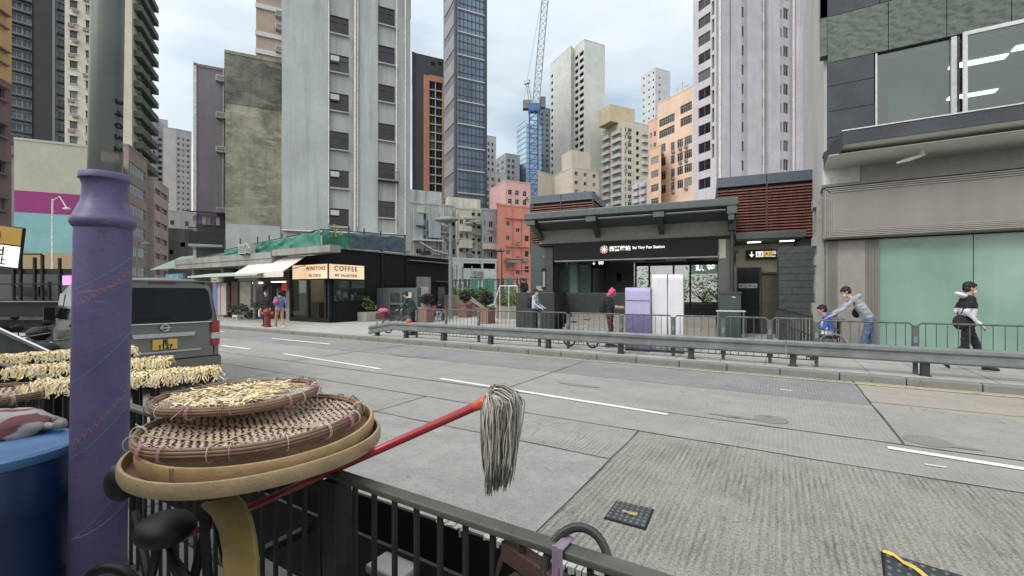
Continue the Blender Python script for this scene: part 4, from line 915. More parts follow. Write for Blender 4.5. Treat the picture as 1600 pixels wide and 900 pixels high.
# ramp handrail
def rail(name,label,pts,h=.95,step=.5,mat=STEELD,group=None):
    r=thing(name,label,'railing',pts[0],0,group); mb=MB()
    top=[(p[0],p[1],p[2]+h) for p in pts]; mb.tube(top,.028,8); mb.tube([(p[0],p[1],p[2]+h*.55) for p in pts],.018,6); obj('handrail',mb,mat,r)
    for a,b in zip(pts,pts[1:]):
        a=Vector(a);b=Vector(b);k=max(1,int((b-a).length/step))
        for i in range(k+1):
            p=a+(b-a)*i/k; mb=MB(); mb.box(p.x-.03,p.x+.03,p.y-.03,p.y+.03,p.z,p.z+h); obj('post',mb,mat,r)
    return r
pA=G(1212,530,.12); rail('ramp_railing','dark metal ramp railing with close posts leading to the lift',[(SW(su(1213,.9),.9,.12)),G(1268,562,.12)],h=1.05,step=.42)
# ---------------------------------------------------------------- view beyond the station: trees and hoarding
hb=thing('hoarding_wall','pale wall with a green sign band seen through the station glass','wall',SW(su(1000,15),15,0),sa_)
mb=MB(); L=14; mb.box(-3.2,L,0,.3,0,4.6); obj('wall',mb,W_WH,hb,world=False); mb=MB(); uo=su(1079,15)-su(1000,15); mb.box(uo,L,-.04,0,3.0,3.75); obj('sign_band',mb,plain('band_green',C3(74,110,100),.5),hb,world=False)
mb=MB(); mb.merge(text_mb('鎮金酒店',.55,.004,'LEFT',.01,1.45),face_mat((uo+.3,-.046,3.38),(1,0,0))); obj('sign_lettering',mb,TW,hb,world=False)
def tree(name,label,loc,h,rad,n,size,mats=None,trunk=.08,seed=1,sq=(1,1,1),group=None,shell=0,cat='tree',crown_z=None):
    t=thing(name,label,cat,loc,0,group); rr=random.Random(seed)
    BK=plain('bark',C3(92,78,62),.9,var=.3,bump=.4); mb=MB(); cz=crown_z or h-rad*sq[2]
    mb.tube([(0,0,0),(rr.uniform(-.05,.05),.02,cz*.5),(rr.uniform(-.08,.08),0,cz)],[trunk,trunk*.8,trunk*.5],8)
    for i in range(6):
        a=i*1.05+rr.random(); mb.tube([(0,0,cz*.75),(math.cos(a)*rad*.4,math.sin(a)*rad*.4,cz+rad*.1),(math.cos(a)*rad*.75,math.sin(a)*rad*.75,cz+rad*rr.uniform(0,.5)*sq[2])],[trunk*.5,trunk*.3,trunk*.1],5)
    obj('trunk',mb,BK,t,world=False); mb=MB(); leaves(mb,(0,0,cz),rad,n,size,seed,shell,3,sq); obj('crown',mb,mats or LEAF,t,world=False); return t
for i,(px,py_,r_) in enumerate(((1000,11,1.7),(1098,10.5,1.5),(1122,10,1.2))):
    p=SW(su(px,py_),py_,0); tree('tree',['small green tree seen through the left of the station glass','light green tree seen through the middle of the station glass','low green tree seen through the right of the station glass'][i],(p[0],p[1],.1),3.3-.3*i,r_,800,.10,[LEAF[0],LEAF[2],LEAF[0]],.07,seed=20+i,group='trees behind the station')
# ---------------------------------------------------------------- right-hand building
YF=15.0
XL=onY(1285,YF); rt=thing('stone_clad_building','stone clad building on the right with closed taupe shopfront, pale green windows and marble bands','building',(XL,YF,.12))
GRAN=N('granite_dark'); v_=GRAN.pos(); gm=GRAN.mix(GRAN.noise(v_,22,6,.7,.35,.65),C3(38,44,52),C3(62,70,78)); gm=GRAN.mix(GRAN.noise(v_,1.2,4,.6,.4,.7),gm,C3(64,72,74)); GRAN.out(gm,.55,0,.3); GRANM=GRAN.m
MARB=N('green_marble'); v_=MARB.pos((1,1,1.6)); 
wv=MARB.new('ShaderNodeTexWave',wave_type='BANDS',bands_direction='DIAGONAL'); wv.inputs['Scale'].default_value=1.4; wv.inputs['Distortion'].default_value=9; wv.inputs['Detail'].default_value=6; wv.inputs['Detail Scale'].default_value=1.8; MARB.l.new(v_,wv.inputs['Vector'])
gm=MARB.mix(wv.outputs['Fac'],C3(56,68,61),C3(84,96,85)); gm=MARB.mix(MARB.noise(v_,7,7,.7,.4,.75),gm,C3(104,114,100)); MARB.out(gm,.5,0,.3); MARBM=MARB.m
TAU=N('taupe_shopfront'); v_=TAU.pos(); TAU.out(TAU.mix(TAU.noise(TAU.pos((2,2,.4)),1,5,.6,.3,.7),C3(124,118,110),C3(138,132,124)),.45); TAUM=TAU.m
TAU2=plain('taupe_panel_light',C3(142,136,128),.4,var=.08)
def rz_(py,px,Y): return ZZ(py,dY(px,Y))
XR=9.5
mb=MB(); mb.box(XL+.05,XR,YF+.9,YF+14,.12,16); mb.box(XL+.06,XR,YF+.25,YF+.9,6.1-.3,6.0); obj('core_wall',mb,wallm('white_side_wall',C3(186,186,182),.3),rt)
# lower piers with fluting
xa,xb=onY(1290,YF),onY(1374,YF)
mb=MB(); mb.box(xa,xb,YF,YF+.9,.12,3.14)
for g0,g1 in ((1293,1307),(1353,1373)):
    x0,x1=onY(g0,YF),onY(g1,YF); k=9
    for i in range(k): mb.box(x0+(x1-x0)*i/k,x0+(x1-x0)*(i+.6)/k,YF-.03,YF,.13,3.13)
obj('shopfront_pier',mb,TAUM,rt)
mb=MB(); x0,x1=onY(1309,YF),onY(1352,YF); mb.box(x0,x1,YF-.012,YF,.13,3.12); obj('pier_panel',mb,TAU2,rt)
MINT=N('mint_film_glass'); v_=MINT.pos(); mc_=MINT.mix(MINT.noise(v_,.6,4,.5,.3,.7),C3(114,150,134),C3(134,170,152)); mc_=MINT.mix(MINT.math('MULTIPLY',MINT.noise(MINT.pos((1.2,1,.15)),2,6,.7,.5,.75),.3),mc_,C3(150,178,164)); MINT.bump(MINT.noise(v_,1.6,3),.12,.02); MINT.out(mc_,.13,0,.6); MINTM=MINT.m
gx=[xb+.01,onY(1524,YF),onY(1524,YF)+.02,XR]
for a_,b_ in ((xb+.01,onY(1521.5,YF)),(onY(1523,YF),XR)):
    mb=MB(); mb.box(a_,b_,YF+.06,YF+.1,.3,3.14); obj('film_covered_glass',mb,MINTM,rt)
mb=MB(); mb.box(xb,XR,YF+.02,YF+.5,.12,.3); obj('plinth',mb,TAUM,rt)
# signboard
mb=MB(); mb.box(XL,XR,YF-.35,YF+.5,3.17,4.55); obj('sign_fascia',mb,TAUM,rt,bevel=.01)
mb=MB(); z0,z1=3.17,4.55
for i in range(5): o_=.03+.045*i; mb.box(XL+o_,XR,YF-.40+.01*i,YF-.351,z0+o_,z0+o_+.03); mb.box(XL+o_,XL+o_+.03,YF-.40+.01*i,YF-.351,z0+o_+.031,z1-o_-.001)
for i in range(3): mb.box(XL+.03+.045*i,XR,YF-.40+.01*i,YF-.351,z1-.05-.05*i,z1-.02-.05*i)
obj('fascia_moulding',mb,TAU2,rt)
mb=MB(); mb.box(XL-.02,XR,YF-.42,YF+.5,4.555,4.63); obj('fascia_cap',mb,plain('cap_taupe',C3(104,98,90),.5),rt)
# recess above the signboard & slab
mb=MB(); mb.box(XL+.04,onY(1342,YF+.5),YF+.3,YF+.9,4.63,5.2); obj('white_recess_wall',mb,plain('recess_white',C3(206,206,200),.7),rt)
mb=MB(); mb.box(onY(1342,YF+.5)+.01,XR,YF+.35,YF+.9,4.63,5.2); obj('recess_panel',mb,plain('recess_cream',C3(170,170,158),.6,var=.06),rt)
YS=13.45; xs0=onY(1316,YS); 
mb=MB(); mb.box(xs0,XR,YS,YF+.9,5.34,5.66); obj('projecting_slab',mb,GRANM,rt,bevel=.01)
mb=MB(); mb.prism([(xs0,YS-.001),(onY(1291,YF),YF),(onY(1291,YF),YF+.9),(xs0,YF+.9)],5.2,5.658); obj('slab_end',mb,GRANM,rt)
mb=MB(); mb.add([(xs0+.02,YS+.0,5.335),(XR,YS+.0,5.335),(XR,YF+.9,5.205),(onY(1292,YF)+.02,YF+.9,5.205),(XR,YF+.9,5.338),(onY(1292,YF)+.02,YF+.9,5.338)],[(0,3,2,1)]); mb.box(XL+.05,XR,YS+.3,YF+.9,5.19,5.204); obj('slab_soffit',mb,plain('soffit_white',C3(216,216,208),.7,var=.05),rt)
mb=MB(); mb.box(xs0-.01,XR,YS-.02,YS+.05,5.662,5.69); obj('slab_trim',mb,FR_W,rt)
# fan-like bracket under the soffit
fx=onY(1432,14.3); mb=MB(); mb.tube([(fx+.1,14.3,5.19),(fx+.1,14.3,5.02)],.05,8); mb.tube([(fx+.14,14.25,5.04),(fx-.2,14.1,4.93),(fx-.42,14.0,4.86)],[.03,.05,.02],6); obj('folded_fan',mb,PIPE,rt)
# upper cladding panels (Y plane 15 at z>5.7)
def panel(x0,x1,z0,z1,m,name,dy=0,th=.25): mb=MB(); mb.box(x0+.008,x1-.008,YF-dy,YF-dy+th,z0+.008,z1-.008); obj(name,mb,m,rt)
X1_=onY(1293,YF); X2_=onY(1366,YF)
for i,(za,zb) in enumerate(((5.66,6.0),(6.0,6.72),(6.72,7.42),(7.42,8.07))): panel(X1_,X2_,za,zb,GRANM,'granite_panel')
zc=8.07; 
for (za,zb,m_,x0_) in ((8.07,9.35,MARBM,onY(1293,YF)),(9.35,10.0,GRANM,onY(1281,YF)),(10.0,11.2,MARBM,onY(1281,YF)),(11.2,12.0,GRANM,onY(1281,YF)),(12,16,MARBM,onY(1281,YF))):
    x_=x0_; k=0
    while x_<XR: 
        x2=min(XR,x_+(1.3 if k==0 else 1.12)); panel(x_,x2,za,zb,m_,'marble_panel' if m_ is MARBM else 'granite_panel',.02*(k%2)*0); x_=x2; k+=1
mb=MB(); mb.box(X1_-.16,X1_,YF,YF+.3,8.3,16); obj('corner_strip',mb,MARBM,rt)
# first floor windows (real room behind)
xw0,xw1=onY(1368,YF),onY(1487,YF); xw2=onY(1503,YF-.1)
RG=N('office_glass'); gsh=RG.new('ShaderNodeBsdfGlossy'); gsh.inputs['Roughness'].default_value=.02; gsh.inputs['Color'].default_value=(1,1,1,1); tr=RG.new('ShaderNodeBsdfTransparent'); tr.inputs[0].default_value=(.60,.74,.70,1)
ms_=RG.new('ShaderNodeMixShader'); ms_.inputs[0].default_value=.07; RG.l.new(tr.outputs[0],ms_.inputs[1]); RG.l.new(gsh.outputs[0],ms_.inputs[2]); RG.l.new(ms_.outputs[0],RG.n['Material Output'].inputs[0]); RGM=RG.m
# cut: carve room by building room shell in front of core (room depth 0.9..6)
bpy.data.objects.remove([o for o in bpy.data.objects if o.parent==rt and o.name.startswith('core_wall')][0])
mb=MB(); CW=wallm('white_side_wall',C3(186,186,182),.3)
mb.box(XL+.05,XR,YF+.92,YF+14,.12,5.7); mb.box(XL+.05,XR,YF+.26,YF+14,8.1,16); mb.box(XL+.05,XL+.4,YF+.26,YF+14,5.7,8.1); mb.box(XL+.4,XR,YF+7,YF+14,5.7,8.1); mb.box(XR-.3,XR,YF+.26,YF+7,5.7,8.1); obj('core_wall',mb,CW,rt)
RMW=plain('office_wall',C3(98,116,108),.8,var=.05)
mb=MB(); mb.box(XL+.42,XR-.31,YF+.3,YF+6.98,7.98,8.08); obj('office_ceiling',mb,plain('office_ceiling',C3(122,138,130),.9),rt)
mb=MB(); mb.box(XL+.42,XL+.5,YF+.3,YF+6.9,5.72,7.97); mb.box(XL+.51,XR-.4,YF+6.8,YF+6.95,5.72,7.97); obj('office_wall',mb,RMW,rt)
mb=MB(); mb.box(2.6,3.3,YF+1.2,YF+2.1,5.72,7.5); mb.box(3.35,3.9,YF+2.6,YF+2.7,5.72,7.8); obj('office_partition',mb,plain('office_cabinet',C3(108,104,98),.6),rt)
mb=MB(); mb.box(1.95,2.25,YF+.5,YF+.9,5.9,6.9); obj('cardboard_box',mb,plain('carton',C3(170,140,96),.8),rt)
EL=emit('office_tube_light',(.95,1,1,1),3.0)
for (xx_,yy_) in ((4.0,16.6),(5.1,16.2),(6.6,17.6),(6.2,15.9),(4.6,19.3)): mb=MB(); mb.box(xx_,xx_+1.1,yy_,yy_+.28,7.94,7.975); obj('ceiling_light',mb,EL,rt)
mb=MB(); mb.box(xw0,xw1,YF+.1,YF+.12,5.95,8.03); obj('window_pane',mb,RGM,rt)
mb=MB(); 
for a_,b_ in ((xw0,xw0+.04),(xw1,xw1+.1)): mb.box(a_,b_,YF+.02,YF+.14,5.7,8.06)
mb.box(xw0+.04,xw1,YF+.03,YF+.13,5.7,5.95); obj('window_frame',mb,FR_W,rt)
mb=MB(); mb.box(xw1+.1,xw2,YF+.05,YF+.3,5.7,8.06); obj('dark_jamb',mb,STEELD,rt)
yb=YF-.25; xw2=onY(1505,yb); zt_=ZZ(50,dY(1505,yb)); mb=MB(); mb.box(xw2,XR,yb,yb+.06,zt_-.09,zt_); mb.box(xw2,xw2+.08,yb,yb+.06,5.72,zt_-.09); mb.box(xw2+.08,XR,yb,yb+.06,5.72,5.8); obj('projecting_window_frame',mb,FR_W,rt)
mb=MB(); mb.box(xw2+.08,XR,yb+.02,yb+.035,5.8,zt_-.09); obj('window_pane',mb,RGM,rt)
# broken plaster strip beside the shop corner
mb=MB(); pz=[]; xx_=XL-.02
k=14
for i in range(k): z=.6+i*(4.4-.6)/k; mb.box(xx_-.10-R.uniform(0,.12),xx_+.08,YF+.1,YF+.9,z,z+(4.4-.6)/k)
obj('rough_plaster_edge',mb,concrete('rough_plaster',C3(158,156,150),0,.2,.8,.8),rt)
# ---------------------------------------------------------------- corner cafe block with the row of shops
XC=-20.2; YC=14.8; DK=plain('cafe_black_wall',C3(28,30,34),.7,var=.25,spec=.2); CONC=wallm('old_concrete',C3(150,148,140),.7,dc=C3(88,86,80),sc_=.8)
cb=thing('corner_cafe','single storey black corner cafe with a glowing marquee sign and a flat roof','cafe',(XC,YC,.12))
XL2=onY(452,YC); YB=onX(701,XC)
mb=MB(); 
mb.box(XL2,XC,YC,YC+.2,3.05,3.72); mb.box(XC-.2,XC,YC+.2,YB,3.1,4.05); mb.box(XL2,XC,YC,YC+.15,.12,.35)
mb.box(XC-.2,XC,onX(574,XC),YB,.12,3.1); mb.box(XC-.2,XC,YC+.2,onX(574,XC),.12,1.25)
obj('wall',mb,DK,cb)
mb=MB(); mb.box(XL2-.1,XC+.12,YC-.1,YB,4.06,4.14); obj('roof',mb,CONC,cb)
mb=MB(); 
for a_ in (XL2,XL2+1.6,XL2+3.1,XC-.16): mb=MB(); mb.box(a_,a_+.14,YC+.01,YC+.16,.351,3.04); obj('frame_post',mb,BLACK,cb)
INTB=plain('cafe_interior',C3(104,88,70),.7,var=.4,sc_=2)
mb=MB(); mb.box(XL2+.1,XC-4.5,YC+4.5,YC+4.6,.12,3.0); mb.box(XL2+.1,XC-.3,YC+.3,YC+4.4,.13,.15); mb.box(XL2+.1,XC-.3,YC+.3,YC+8,3.0,3.04); mb.box(XC-4.4,XC-4.3,YC+.3,YC+8,.16,2.99); obj('cafe_interior',mb,INTB,cb)
mb=MB(); mb.box(XC-.55,XC-.22,YC+.3,onX(573,XC),1.05,1.12); mb.box(XC-2.6,XC-2.0,YC+.8,YC+3,.15,1.15); obj('cafe_counter',mb,plain('counter_dark',C3(70,60,50),.4),cb)
mb=MB(); 
for k in range(14): z=.9+ (k%4)*.42; mb.box(XC-4.28,XC-4.1,YC+.5+.25*k,YC+.68+.25*k,z+.3,z+.55)
for z in (1.15,1.6,2.05): mb.box(XC-4.29,XC-4.05,YC+.4,YC+4.2,z,z+.03)
obj('cafe_shelf',mb,plain('shelf_goods',C3(150,140,120),.6,var=.5,sc_=9),cb)
WARM=emit('bulb_warm',(1,.8,.5,1),45)
for (x_,y_) in ((XC-.9,YC+.5),(XC-.8,YC+1.7),(XC-.8,YC+3.0),(XC-2.4,YC+1),(XC-2.4,YC+2.2)):
    mb=MB(); mb.ball((x_,y_,2.62),.075,8); lp=obj('pendant_lamp',mb,WARM,cb); mb=MB(); mb.tube([(x_,y_,2.69),(x_,y_,3.0)],.012,4); mb.lathe([(.03,2.74),(.12,2.66),(.13,2.64)],(x_,y_,0),8); c_=obj('lamp_shade',mb,BLACK,lp)
mb=MB(); mb.box(XL2+.3,XL2+1.5,YC+.02,YC+.05,.5,2.9); obj('door_glass',mb,RGM,cb)
mb=MB(); mb.box(XC-.06,XC-.03,YC+.25,onX(573,XC),1.26,3.05); obj('side_window_glass',mb,RGM,cb)
mb=MB(); 
for y_ in (YC+.2,YC+1.3,onX(573,XC)-.08): mb.box(XC-.1,XC+.01,y_,y_+.08,1.25,3.09)
mb.box(XC-.1,XC+.02,YC+.28,onX(573,XC),1.22,1.28); obj('side_window_frame',mb,BLACK,cb)
# marquee sign
def marq(name,c1,c2,s):
    n=N(name); v=n.pos(); f=n.noise(v,.9,3,.5,.3,.7); cc=n.mix(f,c1,c2)
    n.l.new(cc,n.b.inputs['Emission Color']); n.b.inputs['Emission Strength'].default_value=s; return n.out((.3,.28,.22,1),.5)
MQ=marq('marquee_glow',C3(246,190,120),C3(250,224,190),.95)
xq=onY(457,YC-.25); yq=onX(569,XC+.25)
ms=thing('marquee_sign','warm glowing lightbox sign with black letters wrapped round the cafe corner','sign',(XC,YC,2.4))
mb=MB(); mb.box(xq,XC+.25,YC-.25,YC-.01,2.42,3.2); mb.box(XC+.01,XC+.25,YC-.01,yq,2.42,3.2); obj('lightbox',mb,MQ,ms)
mb=MB(); 
for z in (2.40,3.2): mb.box(xq-.04,XC+.3,YC-.3,YC-.01,z,z+.05); mb.box(XC+.01,XC+.3,YC-.01,yq+.04,z,z+.05)
mb.box(XC+.22,XC+.28,YC-.28,YC-.22,2.45,3.2); mb.box(xq-.04,xq,YC-.28,YC-.02,2.45,3.2); mb.box(XC+.02,XC+.28,yq,yq+.04,2.45,3.2)
for i in range(1,8): z=2.45+i*.094; mb.box(xq,XC+.255,YC-.262,YC-.25,z,z+.008); mb.box(XC+.25,XC+.262,YC-.24,yq,z,z+.008)
obj('sign_frame',mb,BLACK,ms)
LT=plain('letter_dark',C3(58,32,26),.6)
def mtext(s,size,o,u,sp=1.0,b=.004): mb=MB(); mb.merge(text_mb(s,size,.004,'LEFT',b,sp),face_mat(o,u)); obj('lettering',mb,LT,ms)
xw_=onY(478,YC-.27)
mtext('WINSTONS',.29,(xw_,YC-.266,2.98),(1,0,0),1.12); mtext('ALL YOU IS',.19,(xw_+.25,YC-.266,2.62),(1,0,0),1.05)
mtext('COFFEE',.36,(XC+.266,YC+.1,2.98),(0,1,0),1.25,.006); mtext('MY VALENTINE',.19,(XC+.266,YC+.15,2.62),(0,1,0),1.1)
# things on the black side wall
mb=MB(); y0,y1=onX(650,XC),onX(671,XC); mb.box(XC+.001,XC+.12,y0,y1,.12,2.75); obj('stone_door_surround',mb,CONC,cb)
mb=MB(); mb.box(XC+.121,XC+.14,y0+.25,y1-.25,.13,2.1); obj('pale_door',mb,plain('door_pale',C3(182,184,184),.5),cb)
mb=MB(); mb.box(XC+.001,XC+.3,onX(676,XC),onX(698,XC),2.45,2.52); mb.box(XC+.001,XC+.05,onX(684,XC),onX(694,XC),.3,2.1); obj('side_doorway',mb,plain('doorway_grey',C3(80,80,80),.5),cb)
mb=MB(); mb.tube([(XC+.06,onX(596,XC),.2),(XC+.06,onX(596,XC),4.3)],.06,8); mb.tube([(XC+.06,onX(634,XC),.2),(XC+.06,onX(634,XC),3.9)],.04,8); mb.tube([(XC+.05,onX(602,XC),2.2),(XC+.05,onX(690,XC),2.2)],.03,6); obj('wall_pipe',mb,BLACK,cb)
mb=MB(); mb.box(XC,XC+.4,onX(635,XC),YB,3.72,3.78); obj('steel_drip_edge',mb,STEEL,cb)
mb=MB(); mb.box(XC,XC+.5,onX(618,XC),onX(646,XC),1.95,2.0,0,Matrix.Translation((0,0,0))); obj('awning_hood',mb,STEELD,cb)
# shops to the left
sr=thing('shop_row','old single storey shop row with concrete eave and open fronts left of the cafe','shop',(onY(300,YC),YC,.12))
xa,xb=onY(300,YC),XL2-.02
mb=MB(); mb.box(xa,xb,YC+4,YC+4.2,.12,3.2); mb.box(xa,xb,YC-1.0,YC+4.2,3.3,3.75)
for px in (300,345,372,395,447): x_=onY(px,YC); mb.box(x_,x_+.3,YC,YC+3.9,.12,3.29)
obj('wall',mb,CONC,sr)
mb=MB(); mb.box(xb+.02,onY(516,YC-1),YC-1.0,YC-.4,3.72,4.05); mb.box(xa,xb+.01,YC-1.05,YC-.8,3.6,3.95); obj('concrete_eave',mb,CONC,sr)
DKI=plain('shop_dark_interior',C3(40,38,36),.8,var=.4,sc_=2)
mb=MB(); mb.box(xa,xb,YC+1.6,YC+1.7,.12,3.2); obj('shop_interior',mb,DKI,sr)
def sbox(name,pa,pb,y0,y1,mat,Y=YC,th=.1,par=sr):
    a,b=onY(pa,Y),onY(pb,Y); d=dY((pa+pb)/2,Y); mb=MB(); mb.box(a,b,Y-th,Y,ZZ(y1,d),ZZ(y0,d)); return obj(name,mb,mat,par)
sbox('blue_panel',335,342,442,492,plain('panel_blue',C3(84,128,170),.6)); sbox('pink_panel',342.5,347,440,492,plain('panel_pink',C3(190,150,160),.6))
sbox('shutter',348,356,442,492,plain('shutter_cream',C3(178,172,158),.6)); sbox('brown_door',364,374,440,491,plain('door_brown',C3(96,78,66),.7)); sbox('cream_pillar_face',378,394,440,492,plain('tile_cream',C3(168,160,144),.6,var=.2,sc_=3))
sbox('hanging_coat',356.5,362,446,476,plain('coat_maroon',C3(100,56,58),.9))
sbox('sign_board',332,350,433,441,plain('board_cream',C3(176,168,150),.6),Y=YC-.3); sbox('sign_board',378,405,431,439,plain('board_grey',C3(140,138,132),.6),Y=YC-.3)
for z_,y_ in ((0,446),(1,456),(2,466),(3,476)): sbox('shelf',396,413,y_-1,y_+.6,plain('shelf_white',C3(196,194,186),.6),Y=YC+.6,th=.5)
sbox('tube_lamp',397,411,441,443,emit('tube_white',(1,1,.95,1),2.5),Y=YC+.3); sbox('tube_lamp',426,458,439.5,441,emit('tube_white',(1,1,.95,1),2.5),Y=YC+.3)
sbox('maroon_fascia',408,447,425,439,plain('fascia_maroon',C3(104,48,46),.6),Y=YC-.2)
rr=random.Random(4)
for i in range(7): 
    p0=414+i*5; sbox('hanging_garment',p0,p0+3.6,448+rr.uniform(-1,2),474+rr.uniform(-4,8),[BLACK,plain('garment_grey',C3(90,86,84),.9),plain('garment_wine',C3(80,44,50),.9)][i%3],Y=YC+.5)
tag(sbox('hanging_banner',441,449,441,454,plain('banner_red',C3(226,48,34),.6),Y=YC-.15,th=.04,par=None),'bright red square hanging banner at the shop front beside the cafe','banner')
def awning(name,label,pa,pb,ytop,ybot,Y,proj,mat,drop=.18):
    a,b=onY(pa,Y),onY(pb,Y-proj); d=dY((pa+pb)/2,Y); zt_=ZZ(ytop,d); zb_=ZZ(ybot,dY((pa+pb)/2,Y-proj)); r=thing(name,label,'awning',((a+b)/2,Y,zb_))
    mb=MB(); k=10
    for i in range(k):
        x0=a+(b-a)*i/k; x1=a+(b-a)*(i+1)/k; s=.02*(i%2)
        mb.add([(x0,Y,zt_-s),(x1,Y,zt_-.02+s),(x1,Y-proj,zb_-.02+s),(x0,Y-proj,zb_-s),(x0,Y,zt_-s-.03),(x1,Y,zt_-.05+s),(x1,Y-proj,zb_-.05+s),(x0,Y-proj,zb_-s-.03)],[(0,3,2,1),(4,5,6,7),(3,7,6,2)])
    obj('canvas',mb,mat,r); mb=MB(); mb.box(a,b,Y-proj-.02,Y-proj,zb_-drop,zb_-.01); obj('valance',mb,mat,r)
    mb=MB(); 
    for x_ in (a+.05,b-.05): mb.tube([(x_,Y,zt_-.5),(x_,Y-proj,zb_-.05)],.02,5)
    obj('awning_arm',mb,STEEL,r)
awning('awning','cream folding awning above the clothes shop next to the cafe',404,443,403,424,YC-.45,1.3,plain('awning_cream',C3(214,208,198),.8,var=.08),.3)
awning('awning','flat pale green awning over the leftmost shops of the row',338,402,425,429,YC-.5,1.6,plain('awning_green',C3(168,190,176),.7,var=.1),.08)
awning('awning','large grey-green awning beneath the purple building balcony',284,345,398,416,YC+6,2.6,plain('awning_greygreen',C3(124,150,134),.7,var=.1),.05)
for nm,(a_,b_) in (('left',(263,290)),('right',(303,332))):
    o=tag(sbox('shop_signboard',a_,b_,428,438,plain('sign_blue',C3(60,140,176),.5),Y=YC+3,th=.2,par=None),'blue shop signboard with white characters, %s one of the two behind the van roof'%nm,'sign')
    mb=MB(); d=dY((a_+b_)/2,YC+2.8); mb.merge(text_mb('肉食公司' if nm=='left' else '海味行',.42,.003,'LEFT',.004,1.0),face_mat((onY(a_+2,YC+2.78),YC+2.78,ZZ(433,d)),(1,0,0))); obj('sign_lettering',mb,plain('letter_white',C3(220,220,215),.6),o)
mb=MB(); mb.merge(ac_mesh()[1],face_mat((onY(392,YC-.8),YC-.8,4.2),(1,0,0))); mb.tube([(onY(396,YC-.8),YC-1.35,4.3),(onY(401,YC-.8),YC-1.4,4.5),(onY(404,YC-.8),YC-1.3,4.2)],.04,6); tag(obj('air_conditioner',mb,[AC1,AC2]),'white air conditioner unit on the concrete eave below the green tarpaulin','air conditioner')
# tarpaulins along the roof edge
def tarp(name,label,A,B,z0a,z1a,z0b,z1b,mat,seed):
    A=Vector(A);B=Vector(B);L=(B-A).length; u=(B-A)/L; n=Vector((u.y,-u.x)); kx=max(12,int(L*10)); kz=12; mb=MB(); vs=[]
    for j in range(kz+1):
        for i in range(kx+1):
            t=i/kx; w_=j/kz; z=(z0a+(z0b-z0a)*t)*(1-w_)+(z1a+(z1b-z1a)*t)*w_
            o=.10*mnoise.noise(Vector((t*L*1.3+seed,w_*2.5-t*L*.9,seed)))+.05*mnoise.noise(Vector((t*L*5,w_*3+t*L*2,seed+4)))
            sag=-.10*math.sin(math.pi*((t*L/1.6)%1))*w_
            p=A+u*(L*t)+n*(o+.02); vs.append((p.x,p.y,z+sag))
    mb.add(vs,[(j*(kx+1)+i,j*(kx+1)+i+1,(j+1)*(kx+1)+i+1,(j+1)*(kx+1)+i) for j in range(kz) for i in range(kx)]); o=obj(name,mb,mat,None,smooth=True)
    so_=o.modifiers.new('s','SOLIDIFY'); so_.thickness=.01; return tag(o,label,'tarpaulin')
TG=plain('tarp_green',C3(38,124,100),.5,var=.25,sc_=2); TBL=plain('tarp_blue_grey',C3(66,88,100),.5,var=.2,sc_=2)
YT=YC-.55; xt0,xt1=onY(351,YT),onY(538,YT); xcor=XC+.1
d0=dY(351,YT)
tarp('tarpaulin','green tarpaulin stretched along the street side of the shop roof',(xt0,YT),(xcor,YT),3.96,ZZ(390,d0),4.06,4.95,TG,2.)
ys,ye=YT,onX(580,xcor); tarp('tarpaulin','green tarpaulin round the roof corner above the marquee sign',(xcor,YT+.05),(xcor,onX(546,xcor)),4.08,4.95,4.1,4.98,TG,7.)
tarp('tarpaulin','slack blue-grey tarpaulin at the right end of the cafe roof',(xcor+.04,onX(546,xcor)),(xcor+.04,onX(632,xcor)),4.15,4.98,4.2,5.25,TBL,11.)
mb=MB(); 
for px in (351,375,402,420,440,466,490): mb.box(onY(px,YT+.1),onY(px,YT+.1)+.05,YT+.08,YT+.13,3.9,5.0)
for px in (546,570,596,634): mb.box(xcor-.12,xcor-.07,onX(px,xcor),onX(px,xcor)+.06,4.1,5.35)
mb.tube([(xt0,YT+.1,ZZ(390,d0)),(xcor,YT+.1,4.97)],.03,5); mb.tube([(xcor-.1,YT,4.97),(xcor-.1,onX(634,xcor),5.3)],.03,5); obj('roof_railing',mb,STEELD,cb)
# rooftop clutter + weeds
mb=MB(); mb.box(onX(560,XC)*0+XC-5.5,XC-2,onX(560,XC),onX(600,XC),4.14,5.15); obj('rooftop_hut',mb,CONC,cb)
t=thing('roof_shrub','ragged yellow-green shrub growing on the cafe roof behind the tarpaulin','shrub',(XC-.1,YC+.2,4.1)); 
mb=MB(); leaves(mb,(0,0,.7),.6,600,.06,31,0,3,(1.1,.9,.8)); obj('foliage',mb,[LEAF[0],LEAF[2],plain('leaf_dry',C3(150,146,90),.7,var=.3)],t,world=False); mb=MB(); mb.tube([(0,0,0),(.05,0,.8)],.03,5); obj('stem',mb,plain('bark',C3(92,78,62)),t,world=False)
